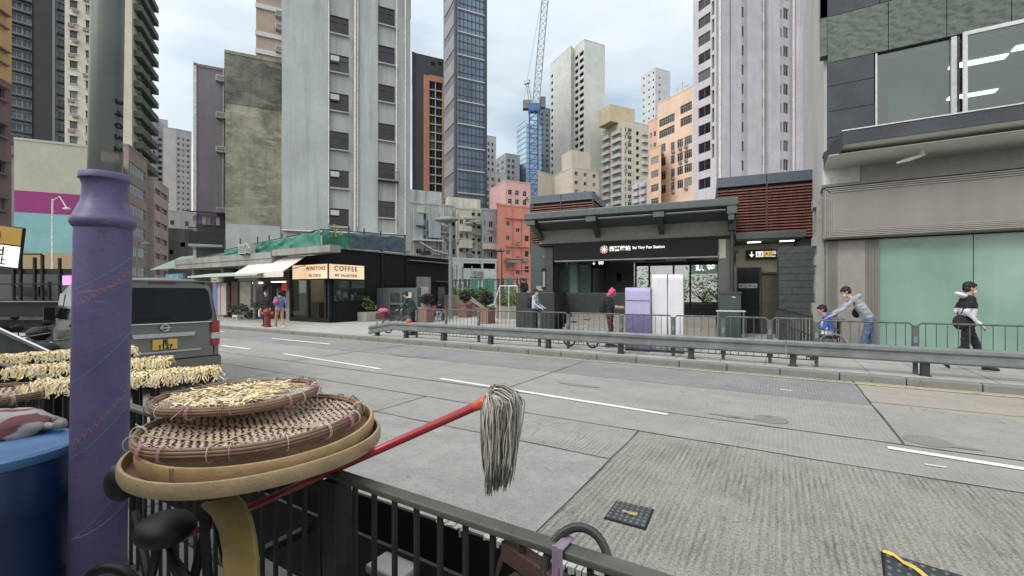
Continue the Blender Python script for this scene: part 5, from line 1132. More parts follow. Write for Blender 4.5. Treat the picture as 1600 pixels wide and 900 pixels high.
# ---------------------------------------------------------------- guard rail and pedestrian fences
gr_=thing('crash_barrier','long galvanised steel crash barrier along the far kerb','barrier',(0,11.35,.12))
xl0=onY(578,11.3); xl1=onY(613,11.3)
prof=[(-.02,.0),(-.085,.035),(-.085,.085),(-.03,.12),(-.03,.16),(-.085,.20),(-.085,.25),(-.02,.285),(.0,.285),(.0,.25),(-.06,.235),(-.06,.2),(-.005,.17),(-.005,.11),(-.06,.08),(-.06,.05),(.0,.03)]
def beam(mb,x0,z0,x1,z1,Y=11.3):
    n=len(prof); vs=[(x0,Y+a,z0+b*1.1) for a,b in prof]+[(x1,Y+a,z1+b*1.1) for a,b in prof]
    mb.add(vs,[(i,(i+1)%n,(i+1)%n+n,i+n)[::-1] for i in range(n)]+[tuple(range(n)),tuple(range(2*n-1,n-1,-1))])
GALV=N('galvanised_beam'); v_=GALV.pos((1,1,1)); gm=GALV.mix(GALV.noise(v_,3,6,.65,.3,.7),C3(122,128,128),C3(150,156,156)); gm=GALV.mix(GALV.math('MULTIPLY',GALV.noise(GALV.pos((2,2,14)),2,6,.7,.5,.8),.5),gm,C3(84,80,72)); GALV.out(gm,.42,.5); GALVM=GALV.m
mb=MB(); beam(mb,xl0,.17,xl1,.37); obj('end_beam',mb,GALVM,gr_)
x_=xl1
while x_<8: mb=MB(); beam(mb,x_,.37,min(8,x_+3.99),.37); obj('beam',mb,GALVM,gr_); x_+=4
for px in (590,635,693,767,857,884+0,970,1080,1239,1445):
    if px in(884,): continue
    X_=onY(px,11.38); mb=MB(); zt_=.64 if px>600 else .38; mb.box(X_-.06,X_+.06,11.305,11.44,.12,zt_); mb.box(X_-.09,X_+.09,11.29,11.46,.121,.13); obj('post',mb,STEELD,gr_)
for X_ in (onY(1445,11.3)+2.0,onY(1445,11.3)+4): mb=MB(); mb.box(X_-.06,X_+.06,11.305,11.44,.12,.64); obj('post',mb,STEELD,gr_)
mb=MB()
for px in (1075,1082,1432,1442):
    for z in (.44,.60): X_=onY(px,11.2); mb.ball((X_,11.215,z),.014,8)
obj('bolt',mb,STEEL,gr_); [o for o in bpy.data.objects if o.parent==gr_ and o.name.startswith('bolt')][0]['kind']='stuff'
# pedestrian fence panels
def fence_panel(x0,x1,Y,zb,zt,label,first=None):
    r=thing('fence_panel',label,'fence',(x0,Y,.12),0,'pedestrian fence panels behind the crash barrier')
    m=STEELD; mb=MB(); mb.tube([(x0+.04,Y,zb),(x0+.04,Y,zt-.05),(x0+.09,Y,zt),(x1-.09,Y,zt),(x1-.04,Y,zt-.05),(x1-.04,Y,zb)],.019,7); mb.tube([(x0+.04,Y,zb),(x1-.04,Y,zb)],.014,6); obj('frame',mb,FEN,r)
    k=int((x1-x0)/.145); mb=MB()
    for i in range(1,k): xx_=x0+(x1-x0)*i/k; mb.tube([(xx_,Y,zb),(xx_,Y,zt)],.008,5)
    o=obj('bars',mb,FEN,r); mb=MB(); mb.box(x0-.035,x0+.035,Y-.03,Y+.03,.12,zt-.04); obj('post',mb,FEN,r); mb=MB(); mb.box(x0-.03,x0+.03,Y-.04,Y-.031,zt-.38,zt-.26); obj('post_sticker',mb,plain('sticker_blue',C3(112,132,140),.5),r)
FEN=plain('fence_steel',C3(104,108,106),.45,.4,var=.2)
YFN=11.62; fx_=[onY(p,YFN) for p in (651,697,762,843,888,960,1052,1130,1275)]
ord_=['first','second','third','fourth','fifth','sixth','seventh','eighth','ninth','tenth','eleventh','twelfth','thirteenth','fourteenth','fifteenth','sixteenth']
xs_=[fx_[0]]; 
for p in (697,748,843,888,971,1052,1130,1275-72,1275): 
    X_=onY(p,YFN)
    if X_-xs_[-1]>.7: xs_.append(X_)
for i in range(len(xs_)-1): fence_panel(xs_[i],xs_[i+1],YFN,.25,1.14,'low galvanised fence panel with thin upright bars, %s from the left of its row'%ord_[i])
n_=len(xs_)-1; x_=xs_[-1]; k=0
for X2 in (onY(1430,11.5),onY(1430,11.5)+2.0,onY(1430,11.5)+4,onY(1430,11.5)+6): 
    fence_panel(x_,X2,11.5,.52,1.12,['short fence panel in front of the wheelchair and the man pushing it','short fence panel in front of the walking youth in black','short fence panel at the right edge of the photo','short fence panel beyond the walking youth at the far right'][k]); x_=X2; k+=1
# ---------------------------------------------------------------- plaza things
wl=thing('plaza_wall','grey slate wall with a framed map board beside the black cafe','wall',G(577,510,.12)); 
YW=18.0; a,b=onY(577,YW),onY(652,YW); mb=MB(); mb.box(a,b,YW,YW+.3,.12,ZZ(450,dY(600,YW))); obj('wall',mb,wallm('slate_wall',C3(86,94,98),.3,rough=.5),wl)
def pboard(name,pa,pb,ya,yb,mat,Y,par,th=.03): a,b=onY(pa,Y),onY(pb,Y); d=dY((pa+pb)/2,Y); mb=MB(); mb.box(a,b,Y-th,Y,ZZ(yb,d),ZZ(ya,d)); return obj(name,mb,mat,par)
for fr in ((609,627,456,493),(627.5,645,456,493)):
    pboard('map_panel',fr[0]+1,fr[1]-1,fr[2]+1,fr[3]-1,plain('map_dark',C3(62,68,70),.2,var=.4,sc_=3),YW-.01,wl,.02)
    for q in ((fr[0],fr[0]+.8,fr[2],fr[3]),(fr[1]-.8,fr[1],fr[2],fr[3]),(fr[0]+.9,fr[1]-.9,fr[2],fr[2]+.8),(fr[0]+.9,fr[1]-.9,(fr[2]+fr[3])/2-1.5,(fr[2]+fr[3])/2+1.5)): pboard('map_frame',*q,FR_A,YW-.035,wl,.03)
pboard('notice_sheet',635,643,457,466,FR_W,YW-.07,wl,.01)
mb=MB(); X_=onY(574,17.8); mb.box(X_-.22,X_+.22,17.7,18.1,.12,ZZ(476,dY(574,17.8))); tag(obj('stone_pillar',mb,plain('pillar_beige',C3(170,150,132),.8),None,bevel=.02),'short beige stone pillar between the shrub bed and the slate wall','pillar')
# white planter with shrub in front of cafe
bp=thing('planter_bed','low white tiled planter bed with leafy shrubs at the cafe corner','planter',G(548,508,.12)); Yb=16.6
a,b=onY(527,Yb),onY(572,Yb); mb=MB(); mb.box(a,b,Yb,Yb+1.4,.12,.62); obj('tiled_box',mb,plain('tile_white',C3(176,174,164),.6,var=.1),bp,bevel=.02); mb=MB(); leaves(mb,((a+b)/2-.1,Yb+.7,1.0),.72,2200,.085,41,0,3,(1.55,.9,.78)); obj('shrub_foliage',mb,LEAF,bp)
# brick planters with clipped dark shrubs
BRK=N('brick_planter'); v_=BRK.pos((1,1,1)); bt=BRK.new('ShaderNodeTexBrick'); bt.inputs['Scale'].default_value=5; bt.inputs['Color1'].default_value=C3(150,104,84); bt.inputs['Color2'].default_value=C3(134,92,76); bt.inputs['Mortar'].default_value=C3(120,104,94); bt.inputs['Mortar Size'].default_value=.02
mpn=BRK.new('ShaderNodeMapping'); mpn.inputs['Rotation'].default_value=(math.pi/2,0,0); BRK.l.new(v_,mpn.inputs[0]); BRK.l.new(mpn.outputs[0],bt.inputs['Vector']); BRK.out(bt.outputs[0],.8); BRKM=BRK.m
for i,(px,pb,yt,yb_,yc,rp,Y) in enumerate(((660,0,480,505,467,10.5,17.6),(722,0,475,488,463,9.5,22.5),(754,0,481,504,466,12.,18.5))):
    d=dY(px,Y); X_=onY(px,Y); w_=rp*.85/F0*d; zt_=ZZ(yt,d); zb_=max(.12,ZZ(yb_,d)); lab=['dark round clipped shrub in a square brick planter beside the red bench','dark round clipped shrub in a brick planter at the plaza ramp','largest dark round clipped shrub in a brick planter near the white cones'][i]
    t=thing('planted_shrub',lab,'planter',(X_,Y,.12),0,'clipped shrubs in brick planters')
    mb=MB(); mb.box(X_-w_,X_+w_,Y,Y+2*w_,.12,zt_-.08); mb.box(X_-w_-.04,X_+w_+.04,Y-.04,Y+2*w_+.04,zt_-.08,zt_); obj('brick_planter',mb,BRKM,t)
    mb=MB(); zc=ZZ(yc,d); r_=rp/F0*d
    for q in range(5): mb.tube([(X_+.05*q-.1,Y+w_,zt_),(X_+(.05*q-.1)*2.4,Y+w_,zc)],.015,5)
    obj('stem',mb,plain('bark',C3(92,78,62)),t); mb=MB(); leaves(mb,(X_,Y+w_,zc),r_,1500,.05*r_/.3,50+i,.55,3,(1,1,.85)); obj('foliage',mb,LEAFD,t)
for i,(px,yt,yb_,Y) in enumerate(((783,478,486,23),(798,476,486,25))):
    d=dY(px,Y); X_=onY(px,Y); w_=(8.5-2.5*i)/F0*d; zt_=ZZ(yt,d); t=thing('flower_box',['wide low brick box with leggy green shrub','small brick box with bright green shrub'][i]+' near the station wall','planter',(X_,Y,.12)); mb=MB(); mb.box(X_-w_,X_+w_,Y,Y+.8,.12,zt_); obj('brick_planter',mb,BRKM,t)
    mb=MB(); leaves(mb,(X_,Y+.4,zt_+.45),.6,900,.07,60+i,0,3,(1.1,.8,.9)); obj('foliage',mb,[LEAF[0],LEAF[2],LEAF[1]],t)
# lush plants behind the plaza
for i,(px,yy,r_,m_,h_) in enumerate(((718,26,1.0,[LEAF[0],LEAF[2],LEAF[2]],1.9),(738,27,.95,[LEAF[1],LEAF[0],LEAF[1]],1.6),(752,28,.8,[LEAF[1],LEAF[0],LEAF[0]],1.8),(705,25,.7,[LEAF[2],LEAF[0],LEAF[0]],1.3))):
    X_=onY(px,yy); tree('garden_bush',['bright green bushy plant by the green fence, left of centre','dark green spreading bush by the green fence','tall dark leafy bush beside the green fence posts','low pale green bush beside the lamp post'][i],(X_,yy,.5),h_,r_,1100,.11,m_,.04,seed=70+i,group='bushes along the green fence',cat='bush')
# raised ramp wall with sandstone cladding
rp=thing('stone_ramp','brownish stone ramp wall sloping down at the back of the plaza','wall',(onY(720,24),24,.12)); X0,X1,X2_=onY(681,24),onY(728,24),onY(766,24)
mb=MB(); 
mb.extr([(0,0)]*0 or [(24.0,.12),(24.3,.12),(24.3,1.0),(24.0,1.0)],X0,X1,axis=0); d=dY(728,24); zt_=ZZ(461,d)
mb=MB(); mb.add([(X0,24,.12),(X2_,24,.12),(X2_,24,.3),(X1,24,zt_),(X0,24,zt_),(X0,24.4,.12),(X2_,24.4,.12),(X2_,24.4,.3),(X1,24.4,zt_),(X0,24.4,zt_)],[(0,1,2,3,4),(9,8,7,6,5),(0,5,6,1),(1,6,7,2),(2,7,8,3),(3,8,9,4),(4,9,5,0)]); obj('ramp_wall',mb,wallm('sandstone',C3(146,124,106),.4),rp)
mb=MB(); mb.tube([(X1-.2,23.9,zt_+.02),(X2_,23.9,.35)],.06,6); obj('ramp_coping',mb,CONC,rp)
mb=MB(); mb.tube([(onY(762,22),22,.9),(onY(772,22),22,1.0),(onY(781,22),22,2.1),(onY(808,22),22,2.1)],.04,7); 
for p_ in (781,795,808): mb.tube([(onY(p_,22),22,.12),(onY(p_,22),22,2.1)],.03,6)
tag(obj('white_handrail',mb,PIPE),'white tubular handrail stepping up beside the brick boxes','railing')
# green slatted fence
gf=thing('green_fence','green and grey posted fence in front of the white annexe','fence',(onY(700,31),31,.12)); GFM=plain('fence_green',C3(52,120,96),.5)
mb=MB(); mb.tube([(onY(704,31),31,2.8),(onY(826,31),31,2.8)],.04,6); mb.tube([(onY(704,31),31,1.9),(onY(826,31),31,1.9)],.03,6); obj('rail',mb,STEELD,gf)
for i,px in enumerate([706,712,719,727,733,737,741,745,750,757,761,764,768,771,779,785,792,795,798,801,808,815,822]):
    X_=onY(px,31); mb=MB(); wd=.07 if i%3 else .14; mb.box(X_-wd,X_+wd,30.95,31.05,.12,2.9); obj('slat',mb,GFM if 735<px<775 or 790<px<803 else STEELD,gf)
# bench
bn=thing('park_bench','red slatted bench in the plaza behind the brick planter','bench',(onY(680,19.5),19.5,.12)); xb0,xb1=onY(668,19.5),onY(693,19.5); RED=plain('bench_red',C3(150,62,50),.6,var=.15)
for i in range(3): mb=MB(); mb.box(xb0,xb1,19.9,19.93,.62+i*.12,.71+i*.12); obj('back_slat',mb,RED,bn)
for i in range(4): mb=MB(); mb.box(xb0,xb1,19.4+i*.11,19.49+i*.11,.54,.57); obj('seat_slat',mb,RED,bn)
for x_ in (xb0+.1,xb1-.15): mb=MB(); mb.box(x_,x_+.05,19.4,19.9,.12,.54); mb.box(x_,x_+.05,19.93,19.97,.12,.98); obj('leg',mb,STEELD,bn)
# cones
for i,(px,py) in enumerate(((768,503),(773,500))):
    g_=G(px,py,.12); mb=MB(); mb.lathe([(.16,0),(.16,.03),(.11,.04),(.03,.62),(.02,.64)],g_,14); mb.box(g_[0]-.18,g_[0]+.18,g_[1]-.18,g_[1]+.18,.121,.14); tag(obj('traffic_cone',mb,plain('cone_white',C3(214,212,206),.5)),['white cone by the largest planter, nearer to the road','white cone by the largest planter, half hidden behind the other cone'][i],'cone')
# hydrant
h_=G(418,511,.12); hy=thing('fire_hydrant','red fire hydrant on the far pavement in front of the clothes shop','hydrant',h_); HR=plain('hydrant_red',C3(138,34,38),.4)
mb=MB(); mb.lathe([(.17,0),(.17,.06),(.13,.08),(.13,.55),(.18,.57),(.19,.72),(.16,.80),(.06,.84),(.05,.88)],(0,0,0),16); obj('body',mb,HR,hy,world=False)
for a in (-1,1): mb=MB(); mb.tube([(0,0,.62),(a*.26*RX,a*.26*RY,.62)],.085,10); mb.tube([(a*.26*RX,a*.26*RY,.62),(a*.30*RX,a*.30*RY,.62)],.10,10); obj('outlet',mb,HR,hy,world=False)
# goods outside shops
rr=random.Random(9)
for i,(px,py,w_,h__) in enumerate(((364,497,.5,.5),(378,498,.6,.6),(388,499,.6,.4),(398,499,.5,.7),(372,500,.5,.3))):
    g_=G(px,py,.12); t=thing('goods_stand',['stacked maroon crates outside the shutter','green stand of small plants outside the cream pillar','low grey crate of goods outside the pillar','tiered stand of potted plants outside the lit shop','low cream tray of goods nearest the kerb'][i],'stand',g_)
    mb=MB(); mb.box(-w_/2,w_/2,-.2,.2,h__-.12,h__); 
    for sx_ in(-1,1):
        for sy_ in (-1,1): mb.box(sx_*w_/2-.02*sx_-.02,sx_*w_/2-.02*sx_+.02,sy_*.18-.02,sy_*.18+.02,0,h__-.12)
    obj('crate',mb,[plain('crate_maroon',C3(92,50,48),.7),STEELD,AC2,PIPEG,FR_W][i],t,world=False); mb=MB(); leaves(mb,(0,0,h__+.15),.27,160,.06,90+i,0,3,(1.1,.8,.7)); obj('goods',mb,[LEAFD[2],LEAF[0],LEAF[1]],t,world=False)
# banners
def banner(name,label,pa,pb,yt,Y,mat,low=None,z0=.2):
    a,b=onY(pa,Y),onY(pb,Y); zt_=ZZ(yt,dY(pa,Y)); r=thing(name,label,'banner',((a+b)/2,Y,.12)); k=14; mb=MB(); vs=[]
    for j in range(k+1):
        for i in range(k+1):
            t=i/k; w_=j/k; vs.append((a+(b-a)*t,Y+.035*mnoise.noise(Vector((t*2.5+a,w_*2.2,1)))+.01*mnoise.noise(Vector((t*9+a,w_*5,1))),z0+(zt_-z0)*w_))
    mb.add(vs,[(j*(k+1)+i,j*(k+1)+i+1,(j+1)*(k+1)+i+1,(j+1)*(k+1)+i) for j in range(k) for i in range(k)]); o=obj('cloth',mb,mat,r,smooth=True); so_=o.modifiers.new('s','SOLIDIFY'); so_.thickness=.006
    mb=MB(); mb.tube([(a,Y+.03,.13),(a,Y+.03,zt_+.02)],.015,6); mb.tube([(b,Y+.03,.13),(b,Y+.03,zt_+.02)],.015,6); mb.tube([(a,Y+.03,zt_),(b,Y+.03,zt_)],.015,6); obj('banner_frame',mb,STEEL,r)
    mb=MB(); mb.box(a,b,Y-.05,Y+.1,.121,.17); obj('base_bar',mb,STEELD,r); return r,a,b,zt_
WB=plain('banner_white',C3(212,210,216),.7,var=.06,sc_=2); LB=plain('banner_lilac',C3(174,166,206),.7,var=.06,sc_=2)
banner('pull_up_banner','white blank banner just right of the lilac board, left of the pair',1018,1042.5,429,12.2,WB); banner('pull_up_banner','white blank banner, right of the pair beside the lilac board',1043.5,1068,429,12.2,WB)
r,a,b,zt_=banner('lilac_board','lilac display board with a darker purple lower half behind the fence',977,1016,450,12.1,LB)
mb=MB(); mb.box(a+.01,b-.01,12.07,12.085,.2,1.12); obj('purple_lower_panel',mb,plain('banner_purple',C3(112,100,146),.7,var=.12),r); mb=MB(); mb.box(a+.01,b-.01,12.068,12.075,1.5,1.515); mb.tube([(a+.05,12.06,1.05),(a+.42,12.06,.6)],.008,4); obj('strap',mb,STEEL,r)
# white table slab near kiosk
g_=SW(su(1148,-1.0),-1.0,0); t=thing('folding_table','small white topped table in front of the dark green kiosk','table',(g_[0],g_[1],.12),sa_); mb=MB(); mb.box(-.55,.3,-.25,.25,.98,1.01); obj('table_top',mb,FR_W,t,world=False)
for a,b in ((-.5,-.2),(.25,-.2),(-.5,.2),(.25,.2)): mb=MB(); mb.box(a-.015,a+.015,b-.015,b+.015,0,.98); obj('leg',mb,STEEL,t,world=False)
# lamp posts
def lamp(name,label,px,d,ytop,yhead,pxh,w_,mat=STEEL,rad=.07):
    x,y=P(px,d); r=thing(name,label,'street lamp',(x,y,.12)); zt_=ZZ(ytop,d); hx,hy_=P(pxh,d); mb=MB(); mb.tube([(x,y,.12),(x,y,3),(x,y,zt_)],[rad*1.3,rad,rad*.7],10); obj('pole',mb,mat,r); mb=MB(); mb.tube([(x,y,zt_-.1),((x+hx)/2,(y+hy_)/2,zt_+.15),(hx,hy_,ZZ(yhead,d)+.05)],.035,6); obj('arm',mb,mat,r)
    M=Matrix.Translation((hx,hy_,ZZ(yhead,d)))@Matrix.Rotation(TH,4,'Z')@Matrix.Diagonal((w_/2,w_/4,w_*.13,1)); mb=MB(); mb.ball((0,0,0),1,14); mb.v=[tuple(M@Vector(p)) for p in mb.v]; obj('lamp_head',mb,mat,r,smooth=True)
lamp('street_lamp','tall grey street lamp with broad flat head at the end of the black cafe',704,27,338,343,697,1.5,plain('lamp_grey',C3(122,126,126),.5),.11)
lamp('street_lamp','thin lamp post in front of the salmon building',784,30,390,392,781,.7,STEELD,.05)
lamp('street_lamp','slim white lamp post in front of the turquoise mural',82,26,311,326,104,.5,PIPE,.06)
lamp('street_lamp','small lamp hanging by the taupe building windows',214,36,378,381,228,.8,PIPEG,.05)
# metal access covers
CI=plain('cast_iron',C3(74,78,82),.5,.5,var=.25); YP=plain('yellow_patch_paint',C3(226,192,36),.7,var=.15,sc_=20)
def cover(name,label,q,z,nx,ny,yl):
    pts=[Vector(G(*p)) for p in q]; c=sum(pts,Vector())/4; r=thing(name,label,'access cover',(c.x,c.y,0)); mb=MB(); mb.quad([(p.x,p.y,.008) for p in pts]); 
    vs=[(p.x,p.y,.012) for p in pts]; 
    if sum(vs[i][0]*vs[(i+1)%4][1]-vs[(i+1)%4][0]*vs[i][1] for i in range(4))<0: pts=pts[::-1]
    def bl(u,v): return pts[0].lerp(pts[1],u).lerp(pts[3].lerp(pts[2],u),v)
    mb=MB(); mb.prism([(bl(u,v).x,bl(u,v).y) for u,v in ((0,0),(1,0),(1,1),(0,1))],-.02,.006); obj('frame',mb,BLK2,r)
    mb=MB(); mb.prism([(bl(u,v).x,bl(u,v).y) for u,v in ((.03,.03),(.97,.03),(.97,.97),(.03,.97))],-.02,.014); obj('plate',mb,CI,r)
    mb=MB(); 
    for i in range(nx):
        for j in range(ny):
            p=bl((i+.7)/(nx+.4),(j+.7+.0*(i%2))/(ny+.4)); mb.lathe([(.013,.0145),(.010,.021),(.004,.022)],(p.x+R.uniform(-.004,.004),p.y,0),8)
    o=obj('studs',mb,STEEL,r); o['kind']='stuff'
    mb=MB(); 
    for i in range(len(yl)-1):
        a=Vector(G(*yl[i])); b=Vector(G(*yl[i+1])); u=(b-a).normalized(); n=Vector((-u.y,u.x,0))*.018*R.uniform(.7,1.3); mb.quad([(v.x,v.y,.0235+.0004*i) for v in (a-n,b-n,b+n,a+n)])
    obj('paint_stripe',mb,YP if len(yl)>3 else plain('faded_yellow_paint',C3(170,158,100),.8,var=.3,sc_=30),r)
cover('access_cover','dark studded metal access cover with a faint yellow mark in the near lane',((963,783),(1022,797),(1009,829),(943,811)),0,7,6,[(972,802),(984,806),(996,808)])
cover('access_cover','larger metal access cover with bright yellow stripe in the bottom right corner',((1376,862),(1560,918),(1500,990),(1384,940)),0,9,7,[(1380,866),(1396,872),(1412,884),(1430,893),(1448,908),(1462,925)])
for i,(px,py,r_) in enumerate(((1205,656,.2),(1450,690,.22),(470,517,.3))):
    g_=G(px,py); mb=MB(); mb.lathe([(r_,-.02),(r_,.010),(r_-.03,.013)],(g_[0],g_[1],0),28); mb.lathe([(r_-.04,.012),(r_-.045,.016)],(g_[0],g_[1],0),28); tag(obj('manhole_cover',mb,PATCH),['round manhole cover in the middle of the carriageway below the station kiosk','round manhole cover beside the white dash at the right','round manhole cover in the far lane beyond the van'][i],'manhole')
# ---------------------------------------------------------------- people
SKIN=plain('skin',C3(196,152,128),.55,var=.06); HAIR=plain('hair_black',C3(30,27,26),.6,var=.2); MASK=plain('mask_white',C3(220,224,226),.7); SHB=plain('shoe_black',C3(34,34,36),.6); SHW=plain('shoe_white',C3(210,210,206),.6)
def cap_(mb,a,b,ra,rb,n=12):
    a=Vector(a);b=Vector(b)
    if (b-a).length<1e-4: mb.ball(a,ra,n); return
    t=(b-a).normalized(); pts=[a-t*ra*.97,a-t*ra*.7,a,b,b+t*rb*.7,b+t*rb*.97]; mb.tube(pts,[ra*.24,ra*.71,ra,rb,rb*.71,rb*.24],n)
STAND=dict(hipL=(0,.09,.90),hipR=(0,-.09,.90),kneeL=(.02,.095,.49),kneeR=(.02,-.095,.49),ankL=(0,.1,.08),ankR=(0,-.1,.08),pel=(0,0,.98),chest=(.01,0,1.30),shL=(.0,.175,1.42),shR=(.0,-.175,1.42),elL=(-.02,.22,1.13),elR=(-.02,-.22,1.13),wrL=(.06,.22,.88),wrR=(.06,-.22,.88),neck=(.01,0,1.47),head=(.035,0,1.60),face=0)
def person(label,loc,heading,J={},cloth={},scale=1.0,tall=1.0,hood=False,mask=True,group=None,vox=.0115,hair='short',hands=True,look=0,cap=None,skirt=None):
    j=dict(STAND); j.update(J); V=lambda k:Vector(j[k]); pr=[]
    c=dict(skin=SKIN,shirt=AC2,pants=BLACK,shoe=SHB,sleeve=None); c.update(cloth); c['sleeve']=c['sleeve'] or c['shirt']; c['fore']=c.get('fore') or c['sleeve']
    def ad(a,b,ra,rb,m): pr.append((Vector(a),Vector(b),ra,rb,m))
    for s in 'LR':
        ad(V('hip'+s),V('knee'+s),.088,.062,'pants'); ad(V('knee'+s),V('ank'+s),.062,.046,c.get('shank','pants')); a=V('ank'+s); tp=j.get('toe'+s); tp=Vector(tp) if tp else a+Vector((.17,0,-.045)); ad(a+Vector((-.03,0,-.04)),a,.04,.045,'shoe'); ad(a+Vector((.0,0,-.03)),tp,.045,.033,'shoe'); ad(tp,tp+(tp-a).normalized()*.02,.036,.03,'shoe')
        ad(V('sh'+s),V('el'+s),.055,.045,'sleeve'); ad(V('el'+s),V('wr'+s),.044,.032,'fore')
        wr=V('wr'+s); el=V('el'+s); d=(wr-el).normalized(); sd=Vector((0,1 if s=='L' else -1,0)); pn=d.cross(sd)
        pn=pn.normalized() if pn.length>.1 else Vector((0,0,1)); sp=d.cross(pn).normalized()
        ad(wr+d*.03,wr+d*.075,.026,.03,'skin')
        for q in range(4):
            o=sp*(q-1.5)*.019; L=(.062,.072,.068,.052)[q]; k0=wr+d*.09+o; k1=k0+d*L*.55+pn*.008; ad(k0,k1,.0105,.0095,'skin'); ad(k1,k1+d*L*.4+pn*.022,.0095,.008,'skin')
        th=wr+d*.045+sp*(-.03); ad(th,th+d*.03-sp*.018+pn*.012,.013,.011,'skin'); ad(th+d*.03-sp*.018+pn*.012,th+d*.062-sp*.022+pn*.02,.011,.009,'skin')
    ad(V('hipL'),V('hipR'),.105,.105,'pants'); p=V('pel'); ch=V('chest'); shd=(V('shL')-V('shR')).normalized()
    for s_ in (-1,1): ad(p+shd*.06*s_,ch+shd*.085*s_,.098,.105,'shirt')
    ad(p+Vector((0,0,-.06)),ch,.11,.115,'shirt'); ad(ch+shd*.08,V('shL'),.095,.06,'shirt'); ad(ch-shd*.08,V('shR'),.095,.06,'shirt'); ad(V('shL'),V('shR'),.058,.058,'shirt')
    nk=V('neck'); hd=V('head'); up=(hd-nk).normalized(); ad(nk-up*.03,hd-up*.05,.055,.052,'skin')
    la=j.get('look',0); fw=Vector((math.cos(la),math.sin(la),0)); fw=(fw-up*fw.dot(up)).normalized(); sdv=up.cross(fw)
    ad(hd+up*.03-fw*.015,hd+up*.03+fw*.01,.088,.082,'skin'); ad(hd-up*.05+fw*.035,hd+up*.0+fw*.03,.055,.07,'skin'); ad(hd-up*.012+fw*.092,hd-up*.0+fw*.088,.012,.009,'skin')
    for s_ in(-1,1): ad(hd+sdv*.083*s_-fw*.005-up*.02,hd+sdv*.088*s_-fw*.01+up*.015,.012,.014,'skin')
    mb=MB()
    for a,b,ra,rb,m in pr: cap_(mb,a,b,ra,rb,10)
    me=mb.mesh('tmp',[SKIN]); o=bpy.data.objects.new('tmp',me); col.objects.link(o); md=o.modifiers.new('r','REMESH'); md.mode='VOXEL'; md.voxel_size=vox; md.use_smooth_shade=True
    sm=o.modifiers.new('s','SMOOTH'); sm.factor=.5; sm.iterations=2
    dg=bpy.context.evaluated_depsgraph_get(); nm=bpy.data.meshes.new_from_object(o.evaluated_get(dg)); bpy.data.objects.remove(o); bpy.data.meshes.remove(me)
    keys=['skin','shirt','pants','shoe','sleeve','fore']; extra=c.get('band'); mats=[c[k] for k in keys]+([extra[2]] if extra else [])+([c['shankm']] if 'shankm' in c else [])
    nm.materials.clear()
    for m in mats: nm.materials.append(m)
    ofs=[None]*len(nm.vertices); clothes=set()
    for pl in nm.polygons:
        q=pl.center; best=1e9;bm='skin'
        for a,b,ra,rb,m in pr:
            ab=b-a; L=ab.length_squared; t=max(0,min(1,(q-a).dot(ab)/L)) if L>0 else 0; dd=(q-a-ab*t).length-(ra+(rb-ra)*t)
            if dd<best: best=dd;bm=m
        mi=keys.index(bm) if bm in keys else len(mats)-1
        if extra and bm in('shirt','sleeve') and extra[0]<q.z<extra[1]: mi=6
        pl.material_index=mi; pl.use_smooth=True
        if bm in('shirt','pants','sleeve','fore'): clothes.update(pl.vertices)
    nrm={vi:nm.vertices[vi].normal.copy() for vi in clothes}; cos=[v.co.copy() for v in nm.vertices]
    for vi in clothes:
        q=cos[vi]; f=.016*mnoise.noise(Vector((q.x*9,q.y*9,q.z*14+loc[0])))+.009*mnoise.noise(Vector((q.x*22,q.y*22,q.z*34)))+.004; cos[vi]=q+nrm[vi]*f
    nm.vertices.foreach_set('co',[a for v in cos for a in v]); nm.update()
    root=thing('person',label,'person',loc,heading,group); root.scale=(scale*tall**.3,scale*tall**.3,scale*tall)
    body=bpy.data.objects.new('body',nm); col.objects.link(body); body.parent=root
    def part(name,mbx,m,sm_=True): o=obj(name,mbx,m,root,world=False,smooth=sm_); return o
    B=Matrix((( fw.x,sdv.x,up.x,hd.x),(fw.y,sdv.y,up.y,hd.y),(fw.z,sdv.z,up.z,hd.z),(0,0,0,1)))
    def hb(mbx,cx_,cy_,cz_,rx,ry,rz,n=16):
        t=MB(); t.ball((0,0,0),1,n); mbx.merge(t,B@Matrix.Translation((cx_,cy_,cz_))@Matrix.Diagonal((rx,ry,rz,1)))
    if hood is not False: m=MB(); hb(m,-.028,0,.02,.108,.104,.122); hb(m,-.05,0,-.09,.085,.10,.075); hb(m,-.03,0,.09,.07,.06,.055); [hb(m,-.02+.07*math.cos(i*.7),.095*math.sin(i*.7),.02+.1*math.sin(i*1.9),.03,.022,.045,8) for i in range(2,8)]; part('hood',m,hood)
    elif hair=='short':
        m=MB(); hb(m,-.025,0,.05,.098,.097,.085); hb(m,-.045,0,.0,.07,.09,.075); hb(m,.03,0,.085,.06,.075,.04)
        for q in range(60): a=R.uniform(0,6.28); e_=R.uniform(.1,1.5); r_=.094; x_=-.025+r_*math.cos(e_)*math.cos(a); y_=r_*math.cos(e_)*math.sin(a); hb(m,x_,y_,.05+r_*.9*math.sin(e_),.016,.016,.014,6)
        part('hair',m,c.get('hair',HAIR))
    if cap: m=MB(); hb(m,-.01,0,.06,.104,.10,.07); hb(m,.10,0,.055,.06,.06,.012); part('cap',m,cap)
    if mask: m=MB(); hb(m,.062,0,-.038,.045,.055,.042); part('face_mask',m,MASK)
    m=MB(); 
    for s_ in(-1,1): hb(m,.082,.032*s_,.022,.012,.014,.008,8)
    part('eyes',m,HAIR)
    root['_s']=1
    return root
def held(name,label,cat,mb,mat,root,smooth=True):
    M=Matrix.Translation(root.location)@root.rotation_euler.to_matrix().to_4x4()@Matrix.Diagonal((*root.scale,1)); mb.v=[tuple(M@Vector(p)) for p in mb.v]
    c=sum((Vector(p) for p in mb.v),Vector())/len(mb.v); e_=thing(name,label,cat,tuple(c)); return e_,mb
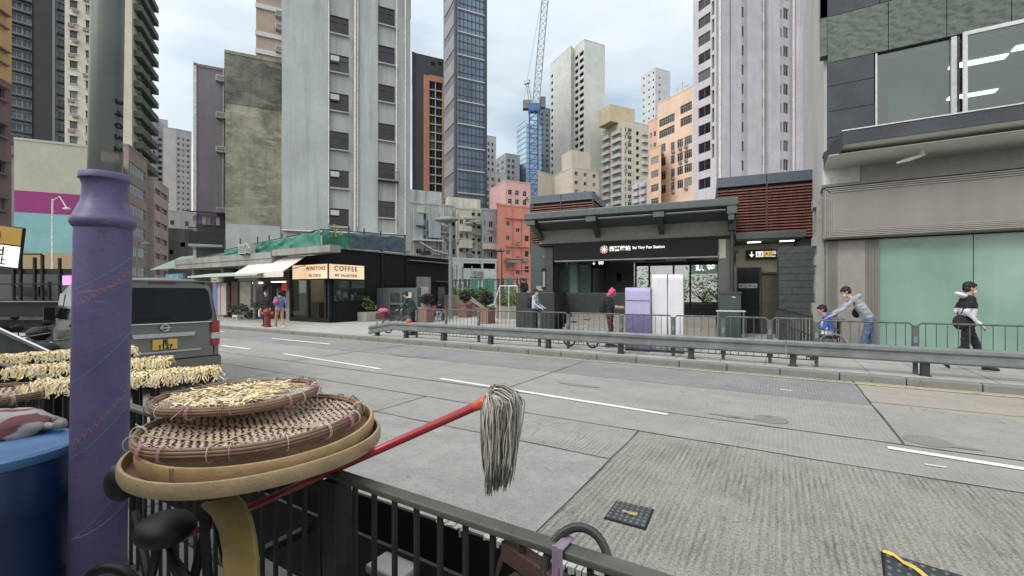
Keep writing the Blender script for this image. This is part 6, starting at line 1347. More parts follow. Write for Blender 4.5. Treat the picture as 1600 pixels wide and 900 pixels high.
def single(name,label,cat,mb,mats,root,smooth=True):
    M=Matrix.Translation(root.location)@root.rotation_euler.to_matrix().to_4x4()@Matrix.Diagonal((*root.scale,1)); mb.v=[tuple(M@Vector(p)) for p in mb.v]
    c=sum((Vector(p) for p in mb.v),Vector())/len(mb.v); mb.v=[tuple(Vector(p)-c) for p in mb.v]; o=obj(name,mb,mats,None,smooth=smooth); o.location=c; return tag(o,label,cat)
def pack(h=1.20,x=-.21,w=.15,d=.085,hh=.23):
    m=MB(); M=Matrix.Translation((x,0,h))@Matrix.Diagonal((d,w,hh,1)); t=MB(); t.ball((0,0,0),1,16)
    t.v=[tuple(Vector((math.copysign(abs(p[0])**.6,p[0]),math.copysign(abs(p[1])**.6,p[1]),math.copysign(abs(p[2])**.6,p[2])))) for p in t.v]; m.merge(t,M)
    M=Matrix.Translation((x-d*.9,0,h-.07))@Matrix.Diagonal((d*.5,w*.75,hh*.45,1)); m.merge(t,M)
    for s in(-1,1): m.tube([(x+d*.5,s*.1,h+hh*.8),(-.03,s*.11,h+.26),(.10,s*.115,h+.12),(.10,s*.12,h-.05),(x+d*.6,s*.11,h-hh*.7)],.014,6)
    return m
FB=lambda n_,r,g_,b: plain('fabric_'+n_,C3(r,g_,b),.9,var=.15,sc_=8,bump=.3)
NAVY=FB('navy',46,48,62); GREYH=FB('hoodie_grey',158,162,168); JEAN=FB('denim',78,104,138); BLUEJ=FB('jacket_blue',42,92,190); DGRN=FB('dark_green',34,62,56); PALE=FB('pale_blue',176,186,200); DBLK=FB('black',36,36,40); WHT=FB('white',206,210,218); TRG=FB('trouser_grey',150,152,154); PINK=FB('pink',214,70,110); TAN=FB('bare_tan',176,132,108); BLT=FB('blue_top',96,116,160); MAR=FB('maroon',88,40,48)
# walking youth
wx=onY(1512,12.5)
wk=person('youth with mask and glasses striding right in a black and white jacket and black trousers',(wx,12.5,.12),math.radians(5),dict(kneeL=(.16,.09,.50),ankL=(.30,.09,.10),toeL=(.46,.09,.05),kneeR=(-.08,-.09,.47),ankR=(-.42,-.09,.22),toeR=(-.33,-.09,.09),hipL=(.02,.09,.9),hipR=(-.02,-.09,.9),elL=(-.10,.22,1.16),wrL=(.08,.24,.96),elR=(-.10,-.23,1.16),wrR=(.10,-.22,.93)),dict(shirt=DBLK,sleeve=DBLK,fore=WHT,pants=DBLK,band=(1.08,1.22,WHT)),tall=1.045)
m=MB(); t=MB(); t.ball((0,0,0),1,14); m.merge(t,Matrix.Translation((-.09,0,1.475))@Matrix.Rotation(.5,4,'Y')@Matrix.Diagonal((.12,.13,.05,1))); obj('hood',m,WHT,wk,world=False,smooth=True)
m=MB(); m.tube([(.03,-.09,1.64),(.11,-.05,1.635),(.125,0,1.635),(.11,.05,1.635),(.03,.09,1.64)],.005,5); obj('glasses',m,PIPEG,wk,world=False)
m=MB(); m.merge(t,Matrix.Translation((-.17,-.17,.96))@Matrix.Diagonal((.12,.055,.15,1))); m.tube([(-.15,-.15,1.12),(-.02,-.17,1.46),(.05,.1,1.44),(-.1,.18,1.1)],.012,5); single('shoulder_bag','black shoulder bag hanging at the hip of the walking youth','bag',m,DBLK,wk)
# man pushing the wheelchair
py_=13.6; mx_=onY(1358,py_)
mp_=person('man in grey hoodie and jeans leaning forward to push the wheelchair',(mx_,py_,.12),math.radians(180),dict(pel=(.02,0,.99),chest=(.20,0,1.27),shL=(.30,.17,1.40),shR=(.30,-.17,1.40),neck=(.36,0,1.44),head=(.44,0,1.555),elL=(.52,.2,1.16),elR=(.52,-.2,1.16),wrL=(.80,.19,.96),wrR=(.80,-.19,.96),kneeL=(.10,.09,.5),ankL=(.14,.1,.08),kneeR=(-.05,-.09,.48),ankR=(-.14,-.1,.08)),dict(shirt=GREYH,pants=JEAN,shoe=SHW),tall=1.03)
m=MB(); m.merge(t,Matrix.Translation((.22,0,1.45))@Matrix.Rotation(.6,4,'Y')@Matrix.Diagonal((.11,.13,.06,1))); obj('hood',m,GREYH,mp_,world=False,smooth=True)
m=MB(); m.merge(t,Matrix.Translation((.22,-.2,1.06))@Matrix.Diagonal((.09,.05,.12,1))); single('waist_bag','small black bag under the arm of the man pushing the wheelchair','bag',m,DBLK,mp_)
m=MB(); m.box(.83,.95,.17,.21,.55,.86); single('carrier_bag','white carrier bag hanging from the wheelchair handle','bag',m,MASK,mp_,False)
# wheelchair
cxw=onY(1296,py_); wc=thing('wheelchair','black wheelchair with grey rimmed wheels pushed along the far pavement','wheelchair',(cxw,py_,.12),math.pi)
def ring(mb,c,r,rt,n=28,ax='y',mi=0): 
    pts=[(c[0]+r*math.cos(2*math.pi*i/n),c[1],c[2]+r*math.sin(2*math.pi*i/n)) if ax=='y' else (c[0],c[1]+r*math.cos(2*math.pi*i/n),c[2]+r*math.sin(2*math.pi*i/n)) for i in range(n)]; mb.tube(pts,rt,7,mi,closed=True)
def wheel(par,c,r,rt,tyre,spk=12,world=False,name='wheel'):
    mb=MB(); ring(mb,c,r,rt); w_=obj(name,mb,tyre,par,world=world); mb=MB(); ring(mb,c,r-rt*1.3,rt*.45,24)
    for i in range(spk): a=2*math.pi*i/spk; mb.tube([(c[0],c[1],c[2]),(c[0]+(r-rt)*math.cos(a),c[1],c[2]+(r-rt)*math.sin(a))],.003 if r<.5 else .006,3)
    mb.tube([(c[0],c[1]-.03,c[2]),(c[0],c[1]+.03,c[2])],.02,8); o=obj('rim',mb,STEEL,None); o.parent=w_
for s in(-1,1): wheel(wc,(-.05,s*.27,.30),.29,.014,PIPEG); wheel(wc,(.38,s*.22,.09),.08,.014,BLK2,6)
m=MB(); m.box(-.15,.28,-.22,.22,.46,.50); obj('seat',m,DBLK,wc,world=False); m=MB(); m.box(-.20,-.17,-.22,.22,.5,.92); obj('backrest',m,DBLK,wc,world=False)
m=MB()
for s in(-1,1): m.tube([(-.30,s*.23,.94),(-.2,s*.23,.93),(-.18,s*.23,.3)],.013,6); m.tube([(-.18,s*.24,.68),(.22,s*.24,.68),(.28,s*.24,.5),(.40,s*.2,.12)],.012,6); m.box(.38,.5,s*.12-.07,s*.12+.07,.10,.115)
obj('chair_frame',m,STEELD,wc,world=False)
SIT=dict(pel=(-.02,0,.60),hipL=(.0,.09,.58),hipR=(.0,-.09,.58),kneeL=(.40,.1,.56),kneeR=(.40,-.1,.56),ankL=(.42,.1,.2),ankR=(.42,-.1,.2),chest=(.05,0,.88),shL=(.07,.16,.98),shR=(.07,-.16,.98),neck=(.10,0,1.03),head=(.15,0,1.15),elL=(.12,.21,.74),elR=(.12,-.21,.74),wrL=(.33,.15,.68),wrR=(.33,-.15,.68))
boy=person('child in bright blue jacket and grey trousers seated in the wheelchair',(cxw,py_,.12),math.pi,SIT,dict(shirt=BLUEJ,pants=TRG),hair='short',mask=False)
m=MB(); m.merge(t,Matrix.Translation((-.04,0,1.04))@Matrix.Diagonal((.12,.13,.06,1))); obj('hood',m,BLUEJ,boy,world=False,smooth=True)
# woman with pink hood and backpack
pw=person('person in pink hood, black jacket and dark trousers looking at a phone',(onY(953,12.55),12.55,.12),math.radians(20),dict(elL=(.10,.22,1.17),wrL=(.30,.10,1.18),elR=(.10,-.22,1.17),wrR=(.30,-.1,1.16),head=(.07,0,1.57),kneeL=(.05,.1,.49),ankR=(-.08,-.12,.08)),dict(shirt=DBLK,pants=MAR,fore=SKIN),hood=PINK,mask=False)
single('backpack','black backpack on the person in the pink hood','backpack',pack(),DBLK,pw)
m=MB(); m.box(.36,.44,-.04,.04,1.17,1.19); single('mobile_phone','phone held by the person in the pink hood','phone',m,[BLK2],pw,False)
# man with backpack at the dark wall
bm_=person('man in pale blue shirt and black trousers with dark backpack beside the low dark wall',(onY(836,15.4),15.4,.12),math.radians(8),dict(elL=(.05,.22,1.15),wrL=(.28,.18,1.02),elR=(.05,-.22,1.15),wrR=(.30,-.17,1.0)),dict(shirt=PALE,pants=DBLK))
single('backpack','dark backpack on the man in the pale blue shirt','backpack',pack(),DBLK,bm_)
# others
gp=person('person in dark green jacket bent over a bicycle handlebar behind the fence',(onY(646,12.2),12.2,.12),math.radians(200),dict(pel=(-.02,0,.97),chest=(.12,0,1.24),shL=(.2,.17,1.34),shR=(.2,-.17,1.34),neck=(.24,0,1.40),head=(.31,0,1.50),elL=(.30,.2,1.1),elR=(.30,-.2,1.1),wrL=(.5,.18,.98),wrR=(.5,-.18,.98)),dict(shirt=DGRN,pants=DBLK),mask=False)
bp_=person('person in black top bowed forward on the red bench',(onY(690,19.55),19.55,.04),math.radians(-70),dict(SIT,chest=(.14,0,.86),shL=(.22,.16,.94),shR=(.22,-.16,.94),neck=(.28,0,.98),head=(.38,0,1.05),elL=(.3,.21,.72),elR=(.3,-.21,.72),wrL=(.45,.12,.62),wrR=(.45,-.12,.62)),dict(shirt=DBLK,pants=TRG,shoe=SHW))
fl=MB(); xs_a,xs_b=onY(800,23.5),onY(826,23.5); fl.box(xs_a-.5,xs_b+.5,22.8,24.5,.12,.85); struct('raised_plaza',fl,CONC)
cp=person('person in a cap and black clothes standing with a backpack by the salmon building',(onY(818,23.4),23.4,.85),math.radians(170),dict(elL=(.05,.22,1.15),wrL=(.25,.12,1.2)),dict(shirt=DBLK,pants=DBLK),cap=NAVY,mask=False)
single('backpack','black backpack on the capped person','backpack',pack(),DBLK,cp)
hw=person('woman in blue top and bare legs walking left past the hydrant, face masked',(G(437,513.5,.12)[0],G(437,513.5,.12)[1],.12),math.radians(170),dict(kneeL=(.14,.09,.5),ankL=(.20,.09,.08),kneeR=(-.04,-.09,.48),ankR=(-.25,-.09,.14),elL=(.08,.22,1.2),wrL=(.2,.14,1.1),elR=(-.14,-.22,1.18),wrR=(-.08,-.22,.95)),dict(shirt=BLT,pants=TAN,shoe=SHW),tall=.96)
m=MB(); m.merge(t,Matrix.Translation((-.02,.16,1.25))@Matrix.Diagonal((.15,.10,.13,1))); single('shoulder_bag','bright pink shoulder bag carried by the woman at the hydrant','bag',m,PINK,hw)
bk=person('man all in black standing at the clothes shop holding a white bag',(G(416,509,.12)[0],G(416,509,.12)[1],.12),math.radians(-60),{},dict(shirt=DBLK,pants=DBLK),tall=.98)
m=MB(); m.box(-.02,.14,-.30,-.26,.45,.78); single('carrier_bag','white plastic bag held by the man in black outside the clothes shop','bag',m,MASK,bk,False)
for i,(yy,cc) in enumerate(((YC+1.2,TRG),(YC+2.3,WHT))):
    q=person(['customer in grey seated left behind the cafe side window','customer in white seated right behind the cafe side window'][i],(XC-.95,yy,.55),0,dict(SIT),dict(shirt=cc,pants=DBLK,hair=[plain('cap_white',C3(190,190,186),.8),HAIR][i]))
    mb=MB(); mb.lathe([(.16,.12),(.16,.14),(.03,.16),(.03,.98),(.17,1.0),(.17,1.04)],(XC-.97,yy,0),16); tag(obj('bar_stool',mb,BLACK),['bar stool under the grey customer in the cafe','bar stool under the white customer in the cafe'][i],'stool')
# ---------------------------------------------------------------- bicycles
def bicycle(label,loc,rz,r,wb,hb_,colr):
    b=thing('bicycle',label,'bicycle',loc,rz); wheel(b,(0,0,r),r-.02,.02,BLK2,14); wheel(b,(wb,0,r),r-.02,.02,BLK2,14)
    sx=wb*.35; mb=MB(); mb.tube([(0,0,r),(sx,0,r+.02),(wb*.78,0,hb_*.72)],.014,7); mb.tube([(0,0,r),(sx-.08,0,hb_*.68),(wb*.78,0,hb_*.75)],.013,7); mb.tube([(sx,0,r+.02),(sx-.1,0,hb_*.85)],.014,7); mb.tube([(wb,0,r),(wb*.86,0,hb_*.6),(wb*.8,0,hb_*.95)],.014,7); obj('frame',mb,colr,b,world=False)
    mb=MB(); mb.tube([(wb*.78,-.26,hb_),(wb*.82,-.1,hb_*.97),(wb*.82,.1,hb_*.97),(wb*.78,.26,hb_)],.013,7); obj('handlebar',mb,BLK2,b,world=False)
    mb=MB(); q=MB(); q.ball((0,0,0),1,10); mb.merge(q,Matrix.Translation((sx-.11,0,hb_*.88))@Matrix.Diagonal((.12,.06,.025,1))); obj('saddle',mb,BLK2,b,world=False)
    mb=MB(); ring(mb,(sx,.03,r),.07,.008,16); mb.tube([(sx,.04,r),(sx+.12,.06,r-.06)],.01,5); mb.tube([(sx,-.04,r),(sx-.12,-.06,r+.06)],.01,5); obj('crank',mb,STEELD,b,world=False)
bicycle('small wheeled bicycle parked behind the fence left of the person in the pink hood',(onY(890,12.0),12.0,.12),math.radians(2),.19,.70,.84,FR_W)
bicycle('dark bicycle at the left end of the crash barrier',(onY(606,12.3),12.3,.12),math.radians(4),.30,.95,.98,BLK2)
cr2=thing('shopping_trolley','small trolley with a pink bag in front of the slate wall','trolley',(onY(599,15.0),15.0,.12)); mb=MB(); q=MB(); q.ball((0,0,0),1,12); mb.merge(q,Matrix.Translation((0,0,.72))@Matrix.Diagonal((.3,.2,.13,1))); obj('pink_bag',mb,PINK,cr2,world=False)
mb=MB(); mb.box(-.3,.3,-.2,.2,.3,.58); obj('basket',mb,MAR,cr2,world=False); mb=MB(); 
for a in(-.26,.26):
    for b in(-.16,.16): mb.tube([(a,b,.05),(a,b,.3)],.012,5)
mb.tube([(-.3,-.15,.3),(-.38,-.15,.98),(-.38,.15,.98),(-.3,.15,.3)],.012,6); obj('trolley_frame',mb,STEEL,cr2,world=False)
for a in(-.26,.26): mb=MB(); ring(mb,(a,-.16,.06),.05,.015,12); ring(mb,(a,.16,.06),.05,.015,12); obj('wheel_pair',mb,BLK2,cr2,world=False)
mb=MB(); mb.lathe([(.09,0),(.10,.1),(.07,.16)],(0,0,0),12); o=tag(obj('orange_lamp',mb,plain('orange_plastic',C3(196,92,44),.5)),'orange plastic lantern on the crash barrier top below the green jacket','lantern'); o.location=(onY(639,11.3),11.3,.64)
# ---------------------------------------------------------------- van
VP=plain('van_grey_paint',C3(114,112,104),.28,.35,var=.05,spec=.6); VG=plain('van_dark_glass',C3(14,20,22),.08,var=.4,sc_=1.5,spec=.25); CHR=plain('chrome',C3(200,202,204),.18,.9,var=.05); TLR=plain('tail_red',C3(170,26,34),.2,spec=.6); TLC=plain('tail_clear',C3(200,196,196),.2)
van=thing('parked_van','grey delivery van seen from behind with yellow number plate','van',(-8.95,3.35,0),math.pi-.10)
def vsec(x,topz=1.96,wid=.845,inset=0.):
    pts=[]; w_=wid-inset
    for y,z in ((.72,.30),(.82,.36),(.845,.55),(.845,1.0),(.83,1.22),(.79,1.55),(.745,1.80),(.66,1.92),(.45,1.965),(0,1.98)): pts.append((x,y*w_/.845,min(z,z*topz/1.96) if z>1 else z))
    return pts+[(p[0],-p[1],p[2]) for p in pts[-2::-1]]
secs=[]
for x,tz,ins in ((.0,1.90,.07),(.03,1.93,.03),(.09,1.955,.008),(.3,1.96,0),(3.3,1.96,0),(3.9,1.86,.02),(4.35,1.32,.05),(4.62,1.0,.10),(4.70,.9,.16)):
    s=vsec(x,tz,.845,ins); s=[(p[0]+(max(0,p[2]-1.15)*.16 if x<.2 else 0),p[1],p[2]) for p in s]; secs.append(s)
mb=MB(); n=len(secs[0]); vs=[p for s in secs for p in s]; fs=[]
for i in range(len(secs)-1):
    for k in range(n): fs.append((i*n+k,i*n+(k+1)%n,(i+1)*n+(k+1)%n,(i+1)*n+k))
fs.append(tuple(range(n-1,-1,-1))); fs.append(tuple((len(secs)-1)*n+k for k in range(n))); mb.add(vs,fs); ob=obj('body',mb,VP,van,world=False,smooth=True,auto=.5)
def rp_(y,z,o=0): return (-o+(max(0,z-1.15)*.16),y,z)
def rpanel(name,pts,m,o=.008,par=van): # pts (y,z) rear face polygon
    mb=MB(); a=[rp_(y,z,o) for y,z in pts]; b=[rp_(y,z,-.02) for y,z in pts]; k=len(pts); mb.add(a+b,[tuple(range(k)),tuple(range(2*k-1,k-1,-1))]+[(i,i+k,(i+1)%k+k,(i+1)%k) for i in range(k)]); return obj(name,mb,m,par,world=False)
rpanel('rear_window',[(-.70,1.24),(-.60,1.21),(.60,1.21),(.70,1.24),(.715,1.34),(.67,1.74),(.62,1.80),(-.62,1.80),(-.67,1.74),(-.715,1.34)],VG,.012)
rpanel('window_trim',[(-.74,1.185),(.74,1.185),(.745,1.20),(-.745,1.20)],CHR,.014)
rpanel('chrome_garnish',[(-.42,.96),(.42,.96),(.44,1.03),(-.44,1.03)],CHR,.03); rpanel('lower_chrome',[(-.52,.70),(.40,.70),(.40,.725),(-.52,.725)],CHR,.02)
rpanel('number_plate',[(-.17,.755),(.17,.755),(.17,.925),(-.17,.925)],plain('plate_yellow',C3(222,180,40),.5,var=.04),.03)
mb=MB(); mb.merge(text_mb('JE',.10,.002,'CENTER',.004),face_mat((-.033,0,.88),(0,-1,0))); mb.merge(text_mb('1127',.10,.002,'CENTER',.004),face_mat((-.033,0,.795),(0,-1,0))); obj('plate_lettering',mb,BLACK,van,world=False)
mb=MB(); ring(mb,(-.03,0,1.12),.055,.008,24,ax='x'); mb.box(-.045,-.025,-.075,.075,1.108,1.132); obj('emblem',mb,CHR,van,world=False)
rpanel('brake_light',[(-.18,1.872),(.18,1.872),(.19,1.90),(-.19,1.90)],plain('brake_dark_red',C3(90,24,30),.3),.03); 
for s in(-1,1):
    mb=MB()
    pts=[(-.018,.70),(-.018,.80),(.04,.842),(.12,.853)]
    for (z0,z1,m_) in ((.99,1.20,TLR),(.88,.988,TLC),(.76,.878,TLR)):
        mb=MB(); a=[(x,s*y,z) for z in (z0,z1) for x,y in pts]; mb.add(a,[(i,i+1,i+5,i+4) for i in range(3)]); b=[(x+.02,s*(y-.015),z) for z in (z0,z1) for x,y in pts]; mb.add(b,[(i+4,i+5,i+1,i) for i in range(3)]); mb.add(a+b,[(4,5,13,12),(5,6,14,13),(6,7,15,14)]); obj('tail_light',mb,m_,van,world=False)
rpanel('bumper',[(-.80,.32),(.80,.32),(.83,.40),(.83,.56),(-.83,.56),(-.83,.40)],VP,.05); rpanel('bumper_gap',[(-.83,.565),(.83,.565),(.83,.578),(-.83,.578)],BLACK,.012)
rpanel('door_gap',[(-.735,.59),(-.728,.59),(-.748,1.19),(-.755,1.19)],BLACK,.003); rpanel('door_gap',[(.728,.59),(.735,.59),(.755,1.19),(.748,1.19)],BLACK,.003)
mb=MB(); mb.box(-.02,.1,-.7,.7,1.905,1.93,0,Matrix.Translation((.10,0,0))); obj('roof_spoiler',mb,VP,van,world=False)
mb=MB(); mb.tube([rp_(-.1,1.27,.03),rp_(.35,1.30,.03)],.008,5); obj('rear_wiper',mb,BLACK,van,world=False)
for s in(-1,1):
    for x0,x1 in ((.45,1.75),(1.85,3.05),(3.12,3.72)):
        mb=MB(); q=[(x0,1.20),(x1,1.20),(x1-.05,1.70),(x0+.06,1.70)]; f=lambda z:.835-(z-1.22)*.125
        mb.quad([(x,s*(f(z)+.006),z) for x,z in (q if s<0 else q[::-1])]); obj('side_window',mb,VG,van,world=False)
    for x in (.85,3.6): mb=MB(); mb.lathe([(.1,-.1),(.30,-.1),(.32,-.06),(.32,.06),(.30,.1),(.1,.1)],(0,0,0),28,0,Matrix.Rotation(math.pi/2,3,'X')); mb.v=[(p[0]+x,p[1]+s*.76,p[2]+.32) for p in mb.v]; w_=obj('wheel',mb,BLK2,van,world=False); mb=MB(); mb.lathe([(.0,.09),(.19,.105),(.2,.08)],(0,0,0),20,0,Matrix.Rotation(-s*math.pi/2,3,'X')); mb.v=[(p[0]+x,p[1]+s*.765,p[2]+.32) for p in mb.v]; r_=obj('rim',mb,STEEL,None); r_.parent=w_
    mb=MB(); mb.box(3.65,3.75,s*.86,s*1.02,1.15,1.42); obj('wing_mirror',mb,BLACK,van,world=False)
# ---------------------------------------------------------------- near lamp post (purple base)
def PX(px,py,d): x,y=P(px,d); return Vector((x,y,ZZ(py,d)))
PUR=N('purple_paint'); v_=PUR.pos(); pc_=PUR.mix(PUR.noise(v_,4,6,.6,.3,.7),C3(90,79,122),C3(108,98,146)); pc_=PUR.mix(PUR.math('MULTIPLY',PUR.noise(v_,38,4,.7,.62,.72),.5),pc_,C3(40,34,60)); pc_=PUR.mix(PUR.math('MULTIPLY',PUR.noise(PUR.pos((3,3,.8)),3,5,.6,.5,.75),.35),pc_,C3(124,118,142)); pc_=PUR.mix(PUR.math('MULTIPLY',PUR.noise(PUR.pos((6,6,40)),1.5,7,.8,.60,.66),.45),pc_,C3(150,146,168)); pc_=PUR.mix(PUR.math('MULTIPLY',PUR.noise(v_,9,8,.8,.56,.64),.4),pc_,C3(62,52,84)); PUR.out(pc_,PUR.math('ADD',PUR.math('MULTIPLY',PUR.noise(v_,7,5),.25),.4)); PUR.bump(PUR.noise(v_,30,4),.15,.003); PURM=PUR.m
GP=plain('post_grey_green',C3(104,108,100),.4,.2,var=.15,sc_=3)
dp=2.05; bx_,by_=P(157,dp); tx,ty=P(170,dp); lean=((tx-bx_)/2.2,(ty-by_)/2.2)
lp=thing('lamp_post','thick purple lamp post with flared collar, grey upper pole and painted zigzag lines','lamp post',(bx_,by_,.12))
def leanm(mb): mb.v=[(p[0]+lean[0]*(p[2]-1.0),p[1]+lean[1]*(p[2]-1.0),p[2]) for p in mb.v]; return mb
prof_=[(.103,-.12),(.103,1.86),(.102,1.895),(.109,1.90),(.118,1.915),(.117,1.935),(.110,1.945),(.104,1.96),(.093,1.99),(.082,2.02),(.078,2.06),(.078,2.09),(.084,2.115),(.092,2.12),(.092,2.145),(.086,2.15),(.06,2.15)]
mb=MB(); mb.lathe(prof_,(0,0,0),56,cap=False); obj('purple_base',leanm(mb),PURM,lp,world=False,auto=.9)
mb=MB(); mb.lathe([(.062,2.14),(.060,3.0),(.055,5.2)],(0,0,0),40); obj('upper_pole',leanm(mb),GP,lp,world=False,auto=.9)
LNS=[plain('line_orange',C3(186,120,84),.6),plain('line_cyan',C3(92,140,164),.6),plain('line_pink',C3(150,90,120),.6),plain('line_grey',C3(150,146,168),.6)]
va=math.atan2(-by_,-bx_) # direction from post to the camera
def surf(px,py,r=.1035):
    o=max(-.98,min(.98,(px-157)/46)); th=va+math.asin(o); return Vector((r*math.cos(th),r*math.sin(th),ZZ(py,dp-.09)-.12))
def ribbon(name,pts,w_,m):
    mb=MB(); k=len(pts); 
    for i in range(k-1):
        a,b=pts[i],pts[i+1]; mb.quad([a-Vector((0,0,w_)),b-Vector((0,0,w_)),b+Vector((0,0,w_)),a+Vector((0,0,w_))])
    obj(name,leanm(mb),m,lp,world=False)
def line(p,q,m,zig=0,n=18,w_=.0022):
    pts=[]
    for i in range(n+1):
        t=i/n; px=p[0]+(q[0]-p[0])*t; py=p[1]+(q[1]-p[1])*t+5*math.sin(t*3.1)
        if zig: py+=zig*(1 if i%2 else -1)
        pts.append(surf(px,py))
    ribbon('painted_line',pts,w_,m)
line((113,694),(201,612),LNS[0],4.5,20,.0028); line((113,716),(201,640),LNS[1],1.5,24); line((113,752),(201,704),LNS[2],1.2,20); line((116,452),(203,396),LNS[1],1.2,24); line((118,474),(203,420),LNS[0],4,22); line((116,458),(203,432),LNS[0],1,14,.0015)
line((113,598),(203,520),LNS[1],1.2,22); line((113,556),(203,514),LNS[2],1,16,.0015); line((113,842),(203,800),LNS[3],1,16); line((113,845),(190,770),LNS[3],.6,16,.0012)
# digits down the grey pole
th=va+math.radians(44); rr_=.0632
mb=MB()
for i,ch in enumerate('34052'):
    z=ZZ(160+18.5*i,dp)-.12; c=Vector((rr_*math.cos(th),rr_*math.sin(th),z)); T=Vector((-math.sin(th),math.cos(th),0)); 
    if T.dot(Vector((RX,RY,0)))<0: T=-T
    mb=MB(); mb.merge(text_mb(ch,.052,.0006,'CENTER',.0015),Matrix(((0,T.x,math.cos(th),c.x),(0,T.y,math.sin(th),c.y),(-1,T.z,0,c.z),(0,0,0,1))))
    obj('number_lettering',leanm(mb),BLACK,lp,world=False)
mb=MB(); pts=[surf(p,0) for p in ()]; 
def psurf(px,py,r=.0625): o=max(-.97,min(.97,(px-169)/27)); a=va+math.asin(o); return Vector((r*math.cos(a),r*math.sin(a),ZZ(py,dp-.05)-.12))
g8=[psurf(p,y) for y in (236,252) for p in (163,170,177,184,190)]; mb.add(g8,[(i,i+1,i+6,i+5) for i in range(4)]); obj('faded_sticker',leanm(mb),plain('sticker_faded',C3(134,122,108),.6,var=.25,sc_=20),lp,world=False)
# ---------------------------------------------------------------- near railing
RL=N('railing_grey_green'); v_=RL.pos(); rc2=RL.mix(RL.noise(v_,7,6,.65,.3,.7),C3(84,86,76),C3(108,110,98)); rc2=RL.mix(RL.noise(v_,26,5,.7,.62,.75),rc2,C3(60,56,48)); RL.out(rc2,.5,.15); RL.bump(RL.noise(v_,60,4),.25,.002); RLM=RL.m
RL_SHADED=plain('railing_bars_shaded',C3(50,52,46),.5,.2,var=.3,sc_=6,bump=.2)  # rail colour darkened for bars and posts: shade on their faces put into colour
YR=.97; nr=thing('street_railing','grey-green steel pavement railing with square bars in the foreground','railing',(-1.27,YR,.12))
mb=MB(); mb.box(-9,2.5,YR-.024,YR+.024,1.092,1.112); mb.box(-9,2.5,YR-.015,YR+.015,.22,.25); obj('top_rail',mb,RLM,nr,bevel=.005)
xb0=onY(527,YR); X_=xb0-6*1.9
while X_<2.4:
    mb=MB(); mb.box(X_-.034,X_+.034,YR-.034,YR+.034,.12,1.091); obj('post',mb,RL_SHADED,nr,bevel=.004); 
    for i in range(1,21):
        xx_=X_+i*1.9/21
        if xx_<2.4: mb=MB(); mb.box(xx_-.0065,xx_+.0065,YR-.0065,YR+.0065,.251,1.0915); obj('bar',mb,RL_SHADED,nr)
    X_+=1.9
# black trough behind the railing with crumbling foam edge
tr=thing('planter_trough','long black plastic trough with crumbling pale foam edge hung behind the railing','trough',(-.6,1.3,.44))
mb=MB(); mb.box(-3.4,.5,1.20,1.215,.44,.745); mb.box(-3.4,.5,1.44,1.455,.44,.745); mb.box(-3.4,.5,1.216,1.439,.44,.455); mb.box(-3.4,-3.385,1.216,1.439,.456,.745); obj('trough_body',mb,BLK2,tr)
mb=MB(); rr=random.Random(3); x_=-1.25; 
while x_<.25: w_=rr.uniform(.005,.02); mb.box(x_,x_+w_,1.435-rr.uniform(0,.006),1.462+rr.uniform(0,.004),.746-rr.uniform(.0,.03)*(rr.random()<.5),.752+rr.uniform(-.002,.006)); x_+=w_*rr.uniform(.8,1.5)+(.08 if rr.random()<.06 else 0)
o=obj('foam_edge',mb,plain('foam_white',C3(190,190,180),.8),tr); o['kind']='stuff'
for x_ in (-3.0,-1.8,-.7,.15): mb=MB(); mb.box(x_,x_+.03,.99,1.20,.66,.69); obj('hanger',mb,BLK2,tr)
mb=MB(); c=PX(615,885,1.62); mb.box(c.x-.075,c.x+.075,c.y-.05,c.y+.05,c.z-.25,c.z-.02); o=thing('plastic_box','small grey plastic box with pale lid behind the railing bars','box',tuple(c)); obj('body',mb,plain('box_grey',C3(120,122,114),.5),o,bevel=.01); mb=MB(); mb.box(c.x-.085,c.x+.085,c.y-.06,c.y+.06,c.z-.019,c.z+.012); obj('lid',mb,plain('lid_pale',C3(168,168,156),.5),o,bevel=.008)
# wooden frame + hose ring with string
WD=plain('brown_wood',C3(86,58,48),.6,var=.3,sc_=10,bump=.3)
a=PX(790,858,1.17); b=PX(900,935,1.02); mb=MB(); L=(b-a).length; M=face_mat(tuple(a),(b-a)); mb.box(0,L,-.02,.03,-.02,.02,0,M); t2=thing('wooden_chair','corner of a dark brown wooden chair frame leaning on the railing','chair',tuple(a)); obj('top_bar',mb,WD,t2,bevel=.004); c2=PX(772,905,1.17); mb=MB(); M=face_mat(tuple(c2),(a-c2)); mb.box(-.15,(a-c2).length+.01,-.02,.02,-.018,.018,0,M); obj('side_bar',mb,WD,t2,bevel=.004)
mb=MB(); M=face_mat(tuple(a+Vector((0,0,-.06))),(b-a)); mb.box(.02,L,-.02,.005,-.015,.015,0,M); obj('lower_bar',mb,WD,t2)
hc=Vector((onY(900,YR),YR-.0,1.03)); mb=MB(); ring_pts=[hc+Vector((FX*.0+RX*.062*math.cos(t),RY*.062*math.cos(t),.062*math.sin(t)))+Vector((0,.03*math.sin(t),0)) for t in [2*math.pi*i/36 for i in range(36)]]
ring_pts=[hc+Vector((.075*math.cos(t),.045*math.sin(t+.3),.085*math.sin(t)+.03)) for t in [2*math.pi*i/36 for i in range(36)]]
mb.tube(ring_pts,.011,10,closed=True); mb2=MB(); 
tag(obj('rubber_hose',mb,plain('hose_dark',C3(58,62,60),.4)),'dark rubber hose ring looped over the railing at the bottom edge','hose')
mb=MB(); rr=random.Random(8); x0=onY(884,YR)
